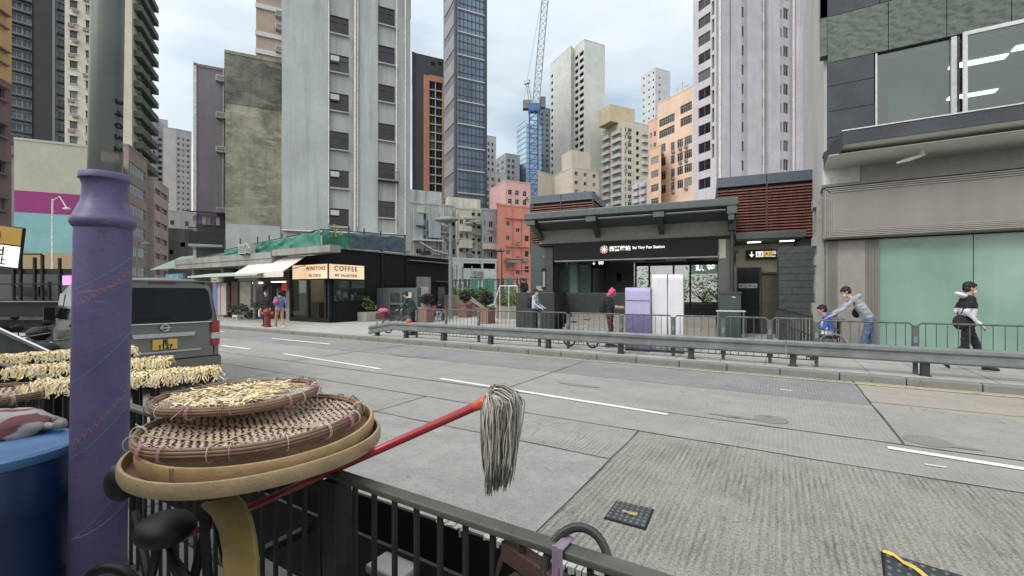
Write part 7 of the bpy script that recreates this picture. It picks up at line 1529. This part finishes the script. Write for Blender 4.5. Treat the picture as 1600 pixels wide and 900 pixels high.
for i in range(9): xx_=x0+rr.uniform(-.018,.018); mb.tube([(xx_,YR-.035,1.122+rr.uniform(0,.006)),(xx_+rr.uniform(-.006,.006),YR-.036,1.06),(xx_+rr.uniform(-.01,.01),YR-.033,.98),(xx_+rr.uniform(-.02,.02),YR-.03,.90)],.0032,5); mb.tube([(xx_,YR-.035,1.120),(xx_,YR+.034,1.118)],.003,5)
tag(obj('tied_string',mb,plain('string_lilac',C3(158,136,160),.8,var=.3)),'lilac string tied round the railing beside the hose','string')
# ---------------------------------------------------------------- bamboo trays
def bam(name,c,v=.18): 
    n=N(name); ve=n.pos(obj=True); cc=n.mix(n.noise(ve,14,5,.6,.3,.7),mul(c,1-v),mul(c,1+v)); cc=n.mix(n.math('MULTIPLY',n.noise(n.pos((60,60,300),obj=True),1,3,.6,.45,.7),.35),cc,mul(c,.55)); n.bump(n.noise(ve,90,4),.3,.002); return n.out(cc,.5)
BR1=bam('bamboo_brown',C3(146,110,82)); BR2=bam('bamboo_weave_brown',C3(200,172,148),.3); BY=bam('bamboo_yellow',C3(188,152,98)); BY2=bam('bamboo_pale',C3(178,150,104)); TIE=plain('tie_white',C3(205,200,188),.7); TIEP=plain('tie_pink',C3(206,140,156),.7)
def tray(name,label,c,Rr,tilt,rimc,weavec,rimh=.032,pitch=.0138,sw=.0078,ties=16,seed=1,phase=.5,sag=.02,pale=.06):
    r=thing(name,label,'tray',c); r.rotation_euler=tilt; rr=random.Random(seed)
    mb=MB(); cs,sn2=math.cos(phase),math.sin(phase); Ri=Rr-.006; k=int(2*Ri/pitch)
    for d_ in (0,1):
        for i in range(k+1):
            o=-Ri+i*pitch+rr.uniform(-.002,.002)
            if abs(o)>=Ri*.985: continue
            L=math.sqrt(Ri*Ri-o*o); n=max(4,int(2*L/(pitch))); pts=[]; mi=1 if rr.random()<pale else 0; w_=sw*rr.uniform(.75,1.15)*(1.5 if mi else 1)
            vs=[]
            for q in range(n+1):
                t=-L+2*L*q/n; cell=round((t+Ri)/pitch); up=((i+cell+d_)%2)*2-1
                x,y=(t,o) if d_==0 else (o,t)
                z=rimh*.45+.0022*up-sag*(1-(x*x+y*y)/(Ri*Ri))+(.004 if mi else 0)
                for s in(-1,1):
                    xx_,yy_=(x,y+s*w_/2) if d_==0 else (x+s*w_/2,y); vs.append((xx_*cs-yy_*sn2,xx_*sn2+yy_*cs,z))
            mb.add(vs,[(2*q,2*q+1,2*q+3,2*q+2) for q in range(n)],mi)
    obj('woven_base',mb,[weavec,BY2],r,world=False)
    mb=MB(); N_=72
    def rad(t): return 1+.006*math.sin(3*t+seed)+.004*math.sin(7*t)
    for (dr,dz,rt) in ((0,.0,.0062),(.004,rimh*.33,.006),(.004,rimh*.7,.006),(.0,rimh,.006),(-.005,rimh*.7,.005)):
        mb.tube([((Rr+dr)*rad(t)*math.cos(t),(Rr+dr)*rad(t)*math.sin(t),dz+.002*math.sin(5*t)) for t in [2*math.pi*i/N_ for i in range(N_)]],rt,7,closed=True)
    obj('rim',mb,rimc,r,world=False,smooth=True)
    for i in range(ties):
        t=2*math.pi*(i+rr.uniform(-.3,.3))/ties; mb=MB(); cc=Vector((Rr*math.cos(t),Rr*math.sin(t),rimh/2)); e1=Vector((math.cos(t),math.sin(t),0)); 
        for q in range(rr.choice((1,2,3))):
            off=Vector((-math.sin(t),math.cos(t),0))*.006*q; mb.tube([cc+off+e1*.0215*math.cos(a)+Vector((0,0,(rimh/2+.012)*math.sin(a))) for a in [2*math.pi*j/12 for j in range(12)]],.0015,4,closed=True)
        if rr.random()<.35: p0=cc+Vector((0,0,rimh/2+.01)); mb.tube([p0,p0+Vector((rr.uniform(-.02,.02),rr.uniform(-.02,.02),.01)),p0+e1*rr.uniform(.01,.04)+Vector((rr.uniform(-.03,.03),rr.uniform(-.03,.03),-.03))],.002,4)
        obj('binding',mb,TIEP if rr.random()<.3 else (TIE if rr.random()<.65 else BR1),r,world=False)
    return r
def hoop(name,label,c,Rr,tilt,h,m,floor=True):
    r=thing(name,label,'tray',c); r.rotation_euler=tilt; N_=90; mb=MB(); prof=[(Rr,0),(Rr+.004,h*.25),(Rr+.004,h*.8),(Rr,h),(Rr-.008,h),(Rr-.01,0)]; vs=[]
    for i in range(N_):
        t=2*math.pi*i/N_; k=1+.008*math.sin(2*t+Rr*50)+.004*math.sin(5*t)
        for a,z in prof: vs.append((a*k*math.cos(t),a*k*math.sin(t),z+.004*math.sin(2*t+1)))
    q=len(prof); mb.add(vs,[(i*q+j,((i+1)%N_)*q+j,((i+1)%N_)*q+(j+1)%q,i*q+(j+1)%q) for i in range(N_) for j in range(q)]); obj('hoop',mb,m,r,world=False,auto=.7)
    if floor:
        mb=MB(); mb.lathe([(.001,.006),(Rr-.012,.008),(Rr-.012,.002),(.001,.0)],(0,0,0),60); obj('sieve_floor',mb,BR1,r,world=False)
    mb=MB(); t=-2.2
    for dt in (0,.025): mb.tube([((Rr+.006)*math.cos(t+dt),(Rr+.006)*math.sin(t+dt),.0),((Rr+.007)*math.cos(t+dt),(Rr+.007)*math.sin(t+dt),h)],.0018,4)
    obj('seam',mb,BR1,r,world=False); return r
def trp(px,py,z): d=F0*(CZ-z)/(py-HZ); x,y=P(px,d); return (x,y,z)
T4=trp(414,702,1.19); T3=trp(418,685,1.215); T2=trp(403,662,1.26); T1=trp(376,621,1.315)
hoop('bamboo_hoop_tray','bottom pale bamboo hoop tray of the stack on the railing',T4,.37,(.0,-.02,0),.042,BY2)
hoop('bamboo_hoop_tray','second bamboo hoop tray of the stack, deeper yellow',T3,.352,(.01,-.03,1.),.045,BY)
tray('woven_tray','large brown open weave tray with white and pink ties, under the smallest tray',T2,.335,(.01,-.02,0),BR1,BR2,.024,ties=20,seed=5,phase=.35,sag=.010,pale=.08)
top_=tray('woven_tray','smaller brown woven tray on top, partly covered with dried strips',T1,.268,(.0,-.02,0),BR1,BR2,.02,pitch=.0122,sw=.0072,ties=18,seed=9,phase=.8,sag=.012,pale=.03)
# dried strips
DR=N('dried_strip'); ve=DR.pos(); cc=DR.mix(DR.noise(ve,40,4,.6,.3,.7),C3(214,186,122,1),C3(242,222,170,1)); DR.out(cc,.6); DRM=DR.m
DR2=plain('dried_strip_pale',C3(236,220,180,1),.6,var=.12,sc_=30); DR3=plain('dried_strip_gold',C3(220,188,112,1),.6,var=.12,sc_=30)
def strip(mb,c,ang,L,w_,rr,curl=.02,mi=0,flat=False):
    k=6; ux,uy=math.cos(ang),math.sin(ang); vs=[]; b=rr.uniform(-1,1)*L*.25; tw=rr.uniform(-.35,.35); ph=rr.uniform(0,3)
    for i in range(k+1):
        t=i/k-.5; x=c[0]+ux*L*t-uy*b*(4*t*t-.5); y=c[1]+uy*L*t+ux*b*(4*t*t-.5); z=c[2]+curl*(abs(math.sin(t*3.5+ph))) ; a=tw*t*2
        ww=w_*(1-abs(t*1.7)**3*.6)
        for s in(-1,1): vs.append((x-uy*s*ww/2*math.cos(a),y+ux*s*ww/2*math.cos(a),z+s*ww/2*math.sin(a)))
    mb.add(vs,[(2*i,2*i+1,2*i+3,2*i+2) for i in range(k)],mi)
rr=random.Random(12); mb=MB()
for i in range(430):
    a=rr.uniform(0,6.28); q=.24*math.sqrt(rr.random())
    if rr.random()<.5: q*=.75
    x,y=q*math.cos(a)-.02,q*math.sin(a)
    rx_,ry_=x*RX+y*RY,x*FX+y*FY   # in view axes: right, away
    if rx_>.13+rr.uniform(-.02,.03) or math.hypot(x,y)>.225: continue
    z=.009-.012*(1-(x*x+y*y)/.0625)+.004+rr.uniform(0,.013)
    strip(mb,(x,y,z),rr.uniform(0,3.14),rr.uniform(.05,.105),rr.uniform(.006,.011),rr,.006,rr.choice((0,1,1,2)))
o=obj('dried_strips',mb,[DRM,DR2,DR3]); o.location=T1; o.rotation_euler=(0,-.02,0); tag(o,'pale dried strips scattered over the smallest woven tray','dried food',kind='stuff')
# rows of dried strips on racks
for i,(pl,pr,z,dl,dr_,lab) in enumerate((((57,608),(338,583),1.12,0,0,'nearest'),((22,583),(262,567),1.12,0,0,'middle'),((-30,566),(205,548),1.12,0,0,'farthest'))):
    A=Vector(trp(pl[0],pl[1],z)); B=Vector(trp(pr[0],pr[1],z)); L=(B-A).length; u=(B-A)/L; n=Vector((-u.y,u.x,0)); W_=.30
    r=thing('drying_rack','%s long dark rack in the row of drying racks behind the purple post'%lab,'rack',tuple((A+B)/2-Vector((0,0,z-.12))),0,'drying racks'); 
    mb=MB(); 
    M=Matrix(((u.x,n.x,0,A.x),(u.y,n.y,0,A.y),(0,0,1,z),(0,0,0,1)))
    for y_ in (-W_/2,0,W_/2-.03): mb.box(0,L,y_,y_+.03,-.04,-.01,0,M)
    k=int(L/.06)
    for q in range(k): mb.box(q*L/k,q*L/k+.02,-W_/2,W_/2,-.0095,-.003,0,M)
    obj('rack_top',mb,BLK2,r)
    for x_ in (.06,L*.5,L-.1):
        for y_ in(-W_/2+.02,W_/2-.05): mb=MB(); mb.box(x_,x_+.035,y_,y_+.03,-z+.02,-.041,0,M); obj('leg',mb,BLK2,r)
    mb=MB(); rr=random.Random(30+i); cnt=int(L*1700)
    for q in range(cnt):
        t=rr.uniform(-.02,L+.02); y0_=rr.uniform(-.17,.17); L2=rr.uniform(.08,.17); w2=rr.uniform(.006,.012); lay=rr.uniform(0,.035); sl_=rr.uniform(-.6,.6); bz=rr.uniform(-.012,.012); vs=[]
        for k_ in range(8):
            u_=k_/7-.5; yy=y0_+L2*u_; xx_=t+sl_*L2*u_+bz*math.sin(k_*1.2); e_=max(0,abs(yy)-.14); yy2=math.copysign(min(abs(yy),.14+e_*.45),yy); zz=.012+lay-min(.05,e_*.8)+.006*math.sin(k_*1.3+t*50)
            ww=w2*(1-abs(u_*1.8)**4*.7)/2; tz=.4*ww*math.sin(k_+t*90); vs+=[M@Vector((xx_-ww,yy2,zz-tz)),M@Vector((xx_+ww,yy2,zz+tz))]
        mb.add(vs,[(2*k_,2*k_+1,2*k_+3,2*k_+2) for k_ in range(7)],rr.choice((0,1,2,0)))
    o=obj('dried_strips',mb,[DRM,DR2,DR3]); tag(o,'thick row of golden dried strips laid on the %s drying rack'%lab,'dried food',kind='stuff')
# ---------------------------------------------------------------- mop
def cam2w(l,zz,d): return Vector((RX*l+FX*d,RY*l+FY*d,CZ+zz))
m1=cam2w(-.583,-.572-.018,1.49); m2=cam2w(-.098,-.342,1.35); dv=(m2-m1); m3=m1-dv*1.66
mop=thing('string_mop','grey string mop with red handle resting across the railing, head in the air','mop',tuple(m2)); REDM=plain('mop_red',C3(176,24,34),.3,spec=.6,var=.06)
k1=m1-dv*1.25
mb=MB(); mb.tube([k1,m2-dv.normalized()*.02],.0135,14); obj('handle',mb,REDM,mop,smooth=True); mb=MB(); mb.tube([m3,k1],.0125,14); mb.tube([m3+(k1-m3)*.42,m3+(k1-m3)*.44],.0138,14); obj('grip',mb,plain('grip_grey',C3(150,152,146),.5),mop,smooth=True)
mb=MB(); w_=dv.normalized(); mb.tube([m2-w_*.025,m2-w_*.01,m2+w_*.012,m2+w_*.03],[.0135,.015,.020,.022],14); obj('clamp',mb,plain('clamp_orange',C3(228,86,40),.35),mop,smooth=True)
rr=random.Random(77); mb=MB(); hc=m2+w_*.035
side=w_.cross(Vector((0,0,1))).normalized()
for i in range(520):
    a=rr.uniform(0,2*math.pi); sp_=math.sqrt(rr.random()); ox=side*math.cos(a)*.03*sp_; 
    out=rr.uniform(-.015,.092); sd_=rr.uniform(-1,1); top=rr.uniform(.012,.045)*(1-.4*abs(sd_)); L=rr.uniform(.19,.285)*(1-.15*abs(sd_)); 
    pts=[hc+ox*.5-w_*.005]+[hc+w_*out*(1-math.cos(q_*.39))+ox*.5*(1-q_/4)+side*sd_*.048*(q_/4)+Vector((0,0,top*math.sin(q_*.60)*1.25-.012*q_*q_/5)) for q_ in (1,2,3,4)]
    bl_=rr.uniform(.9,1.2); p=pts[-1].copy(); ww=Vector((rr.uniform(-1,1),rr.uniform(-1,1),0))*.006
    for q in range(1,7): p=hc+w_*(out*(1-.28*(q/6)**2)*bl_)+side*sd_*(.048+.004*math.sin(q*1.3+i))*(1-.25*(q/6)**2)+ww*math.sin(q*1.1+i)+Vector((0,0,-.02-L*q/6)); pts.append(p)
    mb.tube(pts,[.0016]*3+[.0019]*(len(pts)-4)+[.0009],4,rr.randrange(3))
o=obj('mop_strands',mb,[plain('mop_grey',C3(184,176,164),.9,var=.2,sc_=30),plain('mop_light',C3(212,206,194),.9,var=.15,sc_=30),plain('mop_dark',C3(128,122,112),.9,var=.25,sc_=30)],mop,smooth=True)
# ---------------------------------------------------------------- yellow curved chair back, saddles, black frame
YEL=plain('aged_yellow_plastic',C3(172,146,72),.45,var=.2,sc_=7,bump=.15)
cv=[(330,770,1.36,.0),(352,790,1.34,0),(372,815,1.32,0),(386,850,1.30,0),(393,900,1.28,0),(396,960,1.26,0)]
yc_=thing('plastic_chair','curved yellow plastic chair back standing under the bamboo trays','chair',tuple(PX(370,820,1.32)))
mb=MB(); LE=[(322,783),(340,800),(352,826),(358,860),(359,900),(358,980)]; RE=[(372,772),(384,783),(396,808),(403,840),(407,880),(410,980)]; vs=[]
for (a,b),dd in zip(zip(LE,RE),(1.42,1.41,1.40,1.385,1.37,1.33)):
    pa,pb=PX(a[0],a[1],dd),PX(b[0],b[1],dd-.02)
    for w_ in (0,.25,.5,.75,1): q=pa.lerp(pb,w_); q+=Vector((-FX,-FY,0))*.012*math.sin(math.pi*w_); vs.append(q)
n5=5; fs=[(i*n5+j,i*n5+j+1,(i+1)*n5+j+1,(i+1)*n5+j) for i in range(5) for j in range(4)]; mb.add(vs,fs); o=obj('back_band',mb,YEL,yc_,smooth=True); so_=o.modifiers.new('s','SOLIDIFY'); so_.thickness=.022; bv=o.modifiers.new('b','BEVEL'); bv.width=.005; bv.segments=3
for i,(px,py,d,rx,ry,rz_,lab) in enumerate(((258,826,1.55,.10,.09,.055,'black bicycle saddle below the bamboo trays'),(190,752,1.62,.055,.05,.07,'round black rubber grip beside the purple post, left of the trays'))):
    mb=MB(); q=MB(); q.ball((0,0,0),1,20); c=PX(px,py,d); mb.merge(q,Matrix.Diagonal((rx,ry,rz_,1))); o=obj('saddle' if i==0 else 'rubber_grip',mb,BLK2,smooth=True); o.location=c; tag(o,lab,'saddle' if i==0 else 'grip')
fr=thing('folded_trolley','black folded trolley frame standing under the saddle behind the trays','trolley',tuple(PX(290,880,1.5))); 
for pts in (((262,835,1.6),(300,980,1.45)),((330,790,1.6),(285,980,1.5)),((318,800,1.55),(330,980,1.45)),((210,800,1.7),(250,980,1.5)),((250,840,1.62),(218,980,1.5)),((275,880,1.55),(355,985,1.4)),((340,810,1.6),(372,960,1.5))):
    mb=MB(); mb.tube([PX(*pts[0]),PX(*pts[1])],.016,8); obj('tube',mb,BLK2,fr)
mb=MB(); cc_=PX(172,930,1.75); pts=[cc_+Vector((RX*.11*math.cos(t),RY*.11*math.cos(t),.11*math.sin(t))) for t in [2*math.pi*i/30 for i in range(30)]]; mb.tube(pts,.02,8,closed=True); tag(obj('trolley_wheel',mb,BLK2,smooth=True),'black trolley wheel at the foot of the purple post','wheel')
# ---------------------------------------------------------------- blue drum, sack, extra tray
BLU=plain('drum_blue',C3(14,44,88),.35,var=.12,sc_=5,spec=.5); BLL=plain('drum_lid_blue',C3(72,126,178),.4,var=.12,sc_=7)
d_=2.0; x,y=P(-10,d_); zt_=1.09; dr=thing('plastic_drum','large blue plastic drum with paler blue lid in the bottom left corner','drum',(x,y,.12))
mb=MB(); mb.lathe([(.27,0),(.285,.05),(.285,.3),(.293,.33),(.285,.36),(.285,.62),(.293,.65),(.285,.68),(.285,.83),(.27,.865)],(0,0,0),56,cap=True); obj('drum_body',mb,BLU,dr,world=False,auto=.6)
mb=MB(); mb.lathe([(.285,.85),(.292,.86),(.292,.89),(.28,.90),(.262,.895),(.25,.883),(.001,.883)],(0,0,0),56); obj('lid',mb,BLL,dr,world=False,auto=.8)
RS=N('woven_sack'); v_=RS.pos(); wv=RS.new('ShaderNodeTexWave',wave_type='BANDS',bands_direction='X'); wv.inputs['Scale'].default_value=2.2; wv.inputs['Distortion'].default_value=.6; RS.l.new(v_,wv.inputs['Vector']); r_=RS.new('ShaderNodeMapRange'); r_.inputs['From Min'].default_value=.72; r_.inputs['From Max'].default_value=.8; RS.l.new(wv.outputs['Fac'],r_.inputs['Value']); cc=RS.mix(r_.outputs[0],C3(168,162,152),C3(124,66,74)); RS.out(cc,.7); RS.bump(RS.noise(RS.pos((90,90,90)),1,3),.3,.002)
mb=MB(); q=MB(); q.ball((0,0,0),1,28); q.v=[tuple(Vector(p)*(1+.18*mnoise.noise(Vector(p)*2.1+Vector((3,1,0)))+.05*mnoise.noise(Vector(p)*6))) for p in q.v]; c=PX(8,666,2.25); mb.merge(q,Matrix.Rotation(TH,4,'Z')@Matrix.Diagonal((.21,.16,.085,1))); mb.tube([tuple(Vector((RX,RY,0))*.18),tuple(Vector((RX,RY,0))*.245+Vector((0,0,.0))),tuple(Vector((RX,RY,0))*.29+Vector((0,0,.015)))],[.03,.014,.03],10); o=obj('woven_sack',mb,RS.m,smooth=True); o.location=c; tag(o,'red and white woven plastic sack lying behind the blue drum','sack')
tt=tray('woven_tray','brown woven tray edge at the left side of the photo above the sack',tuple(PX(-25,622,2.6)),.30,(0,0,0),BR1,BR2,.03,pitch=.022,sw=.015,ties=8,seed=15)
# ---------------------------------------------------------------- left background: sign, carts, motorcycles, cage truck, stall
d_=3.2; sg=thing('road_sign','tilted no parking sign, yellow above white, with black lettering at the left edge','road sign',tuple(PX(-10,384,d_)),TH); SGW=plain('sign_white',C3(176,184,188),.5,var=.06); SGY=plain('sign_yellow_paint',C3(214,164,48),.5,var=.06)
k=d_/F0; M=Matrix.Rotation(math.radians(7),4,'Y')
def sb(name,x0,x1,y0,y1,t0,t1,m,bev=0): mb=MB(); mb.box((x0+10)*k,(x1+10)*k,t0,t1,(384-y1)*k,(384-y0)*k,0,M); return obj(name,mb,m,sg,world=False,bevel=bev)
sb('sign_plate',-62,34,350,416,.0,.02,BLACK,.02); sb('yellow_panel',-60,32,352,379,-.004,-.001,SGY); sb('white_panel',-60,32,381,414,-.004,-.001,SGW)
mb=MB(); c0_=Vector(((-12+10)*k,-.008,(384-366)*k)); 
def disc(r,y,m,name): 
    mb=MB(); mb.lathe([(.0005,0),(r,0),(r,.003)],(0,0,0),28,0,Matrix.Rotation(math.pi/2,3,'X')); mb.v=[tuple(M@(Vector(p)+Vector((c0_.x,y,c0_.z)))) for p in mb.v]; obj(name,mb,m,sg,world=False)
disc(12*k,-.005,plain('sign_red',C3(170,40,50),.5),'red_ring'); disc(9*k,-.0085,plain('sign_blue2',C3(50,84,150),.5),'blue_disc')
mb=MB(); mb.box(-12*k,12*k,-.0135,-.0125,-1.4*k,1.4*k,0,M@Matrix.Translation(c0_-Vector((0,c0_.y,0)))@Matrix.Rotation(math.radians(45),4,'Y')); obj('red_slash',mb,plain('sign_red',C3(170,40,50),.5),sg,world=False)
mb=MB(); mb.merge(text_mb('End',15*k*1.3,.001,'RIGHT',.001),M@face_mat(((9+10)*k,-.006,(384-391)*k),(1,0,0))); mb.merge(text_mb('禁止',14*k,.001,'RIGHT',.001),M@face_mat(((13+10)*k,-.006,(384-406)*k),(1,0,0))); obj('sign_lettering',mb,BLACK,sg,world=False)
mb=MB(); mb.tube([(-20*k,.04,.5),(-20*k,.04,-1.6)],.03,10); obj('sign_pole',mb,STEEL,sg,world=False)
# cage truck
d_=12.; tk=thing('cage_truck','dark truck bed with tall open steel cage posts behind the motorcycles','truck',tuple(P(40,d_))+(0,))
def tb(name,x0,x1,y0,y1,dd,th,m): 
    a=P(x0,dd); mb=MB(); kk=dd/F0; MM=Matrix.Translation((a[0],a[1],0))@Matrix.Rotation(TH,4,'Z'); mb.box(0,(x1-x0)*kk,0,th,ZZ(y1,dd),ZZ(y0,dd),0,MM); return obj(name,mb,m,tk)
tb('bed_side',-60,112,468,495,d_,.1,BLACK); tb('bed_floor',-60,112,492,500,d_,2.,STEELD); tb('roof_bar',-60,112,420,428,d_,.2,BLACK); tb('chassis',-60,110,500,520,d_+.3,1.2,BLK2)
for px,yt in ((18,420),(29,395),(51,402),(63,398),(90,403),(74,440)): tb('cage_post',px,px+3,yt,470,d_-.05,.06,BLACK)
tb('cage_rail',29,63,396,398,d_-.1,.05,BLACK); tb('cage_rail',-60,112,443,445,d_-.1,.05,BLACK); tb('cage_rail',-60,112,470,472,d_-.1,.05,STEEL)
tb('cab_window',22,60,448,462,d_+1.6,.1,VG); tb('cab_panel',-60,128,428,500,d_+1.8,.3,plain('cab_grey',C3(58,60,62),.5)); 
for px in(-20,95): mb=MB(); c=P(px,d_); mb.lathe([(.1,-.12),(.42,-.12),(.42,.12),(.1,.12)],(0,0,0),24,0,Matrix.Rotation(TH,3,'Z')@Matrix.Rotation(math.pi/2,3,'X')); mb.v=[(p[0]+c[0],p[1]+c[1],p[2]+.42) for p in mb.v]; obj('wheel',mb,BLK2,tk)
mb=MB(); q=PX(106,438,11.5); mb.box(q.x-.3,q.x+.3,q.y-.03,q.y+.03,q.z-.12,q.z+.12); tag(obj('neon_sign',mb,emit('neon_magenta',C3(200,110,220),1.2)),'small glowing magenta sign between the cage truck and the van','sign')
# motorcycles
def moto(label,loc,rz,tilt=0):
    b=thing('motorcycle',label,'motorcycle',loc,rz,'motorcycles by the van'); 
    for x_ in (0,1.25): wheel(b,(x_,0,.28),.25,.055,BLK2,8)
    def el(name,c,s,m): mb=MB(); q=MB(); q.ball((0,0,0),1,14); mb.merge(q,Matrix.Translation(c)@Matrix.Diagonal((*s,1))); return obj(name,mb,m,b,world=False,smooth=True)
    el('seat',(.30,0,.78),(.42,.13,.07),BLK2); el('fuel_tank',(.78,0,.80),(.24,.14,.14),BLACK); el('engine',(.62,0,.42),(.24,.14,.18),STEELD); el('rear_fairing',(.05,0,.70),(.25,.13,.11),BLACK); el('tail_light',(-.19,0,.68),(.03,.11,.075),TLR); el('headlight',(1.14,0,.88),(.08,.10,.10),CHR); el('top_box',(-.1,0,.93),(.2,.18,.13),BLACK)
    mb=MB(); mb.tube([(1.25,-.06,.28),(1.02,-.06,.95)],.022,6); mb.tube([(1.25,.06,.28),(1.02,.06,.95)],.022,6); mb.tube([(.92,-.36,1.03),(1.0,-.1,.98),(1.0,.1,.98),(.92,.36,1.03)],.014,6); obj('fork_handlebar',mb,STEELD,b,world=False)
    for s in(-1,1): mb=MB(); q=MB(); q.ball((0,0,0),1,10); mb.merge(q,Matrix.Translation((.98,s*.30,1.20))@Matrix.Diagonal((.02,.07,.045,1))); mb.tube([(.97,s*.28,1.02),(.98,s*.30,1.17)],.007,5); obj('mirror',mb,BLACK,b,world=False)
    mb=MB(); mb.tube([(.5,-.16,.3),(-.1,-.18,.36)],[.03,.045],8); obj('exhaust',mb,CHR,b,world=False)
moto('black motorcycle with red tail light parked nearest the van',tuple(P(66,6.0))+(0,),math.radians(165)); moto('black motorcycle farther left, half hidden behind the metal cart',tuple(P(8,6.6))+(0,),math.radians(160)); moto('black motorcycle between the van and the cage truck',tuple(P(60,8.6))+(0,),math.radians(170))
# metal cart
d_=4.4; mc=thing('metal_cart','grey sheet metal handcart with sloping side at the left edge','cart',tuple(P(20,d_))+(0,)); SH=plain('sheet_metal',C3(104,112,116),.35,.6,var=.25,sc_=3)
mb=MB(); A_=PX(-60,488,d_);B_=PX(88,556,d_-.1); C_=Vector((B_.x,B_.y,.55)); D_=Vector((A_.x,A_.y,.55)); mb.quad([D_,C_,B_,A_]); o=obj('side_panel',mb,SH,mc); so_=o.modifiers.new('s','SOLIDIFY'); so_.thickness=.03
mb=MB(); mb.tube([A_,B_],.022,8); obj('edge_tube',mb,CHR,mc); mb=MB(); n_=Vector((FX,FY,0))*.7; mb.quad([D_,C_,C_+n_,D_+n_]); o=obj('cart_floor',mb,SH,mc); so_=o.modifiers.new('s','SOLIDIFY'); so_.thickness=.03
for q_ in (C_,D_): mb=MB(); pts=[q_+Vector((RX*.2*math.cos(t)-RX*.2,RY*.2*math.cos(t)-RY*.2,.2*math.sin(t)-.33)) for t in [2*math.pi*i/24 for i in range(24)]]; mb.tube(pts,.03,8,closed=True); obj('wheel',mb,BLK2,mc)
# added low wall and awning, out of view, sized to shade the foreground
sw_=thing('shopfront','unseen shopfront wall and dark awning added behind the viewpoint to shade the foreground','shopfront',(-3,-3.0,.12)); W_NB=wallm('added_shade_wall',C3(120,112,104),.4)
mb=MB(); mb.box(-16,9,-3.4,-3.1,.12,4.4); obj('wall',mb,W_NB,sw_)
mb=MB(); mb.prism([(-16,-3.09),(9,-3.09),(9,-1.35),(-16,-1.35)],3.05,3.11); mb.box(-16,9,-1.35,-1.32,2.85,3.11); obj('added_shade_awning',mb,plain('added_shade_canvas',C3(86,92,88),.8),sw_)
for i in range(6):
    x_=-14+i*4; mb=MB(); mb.tube([(x_,-3.0,2.4),(x_,-1.4,3.0)],.02,6); obj('awning_arm',mb,STEELD,sw_); mb=MB(); mb.box(x_-1.2,x_+1.4,-3.09,-3.05,.3,2.7); obj('shutter',mb,plain('shutter_grey',C3(110,112,112),.5,.3),sw_)
# remove helper properties
for o in bpy.data.objects:
    for k_ in('_zt','_s'):
        if k_ in o.keys(): del o[k_]
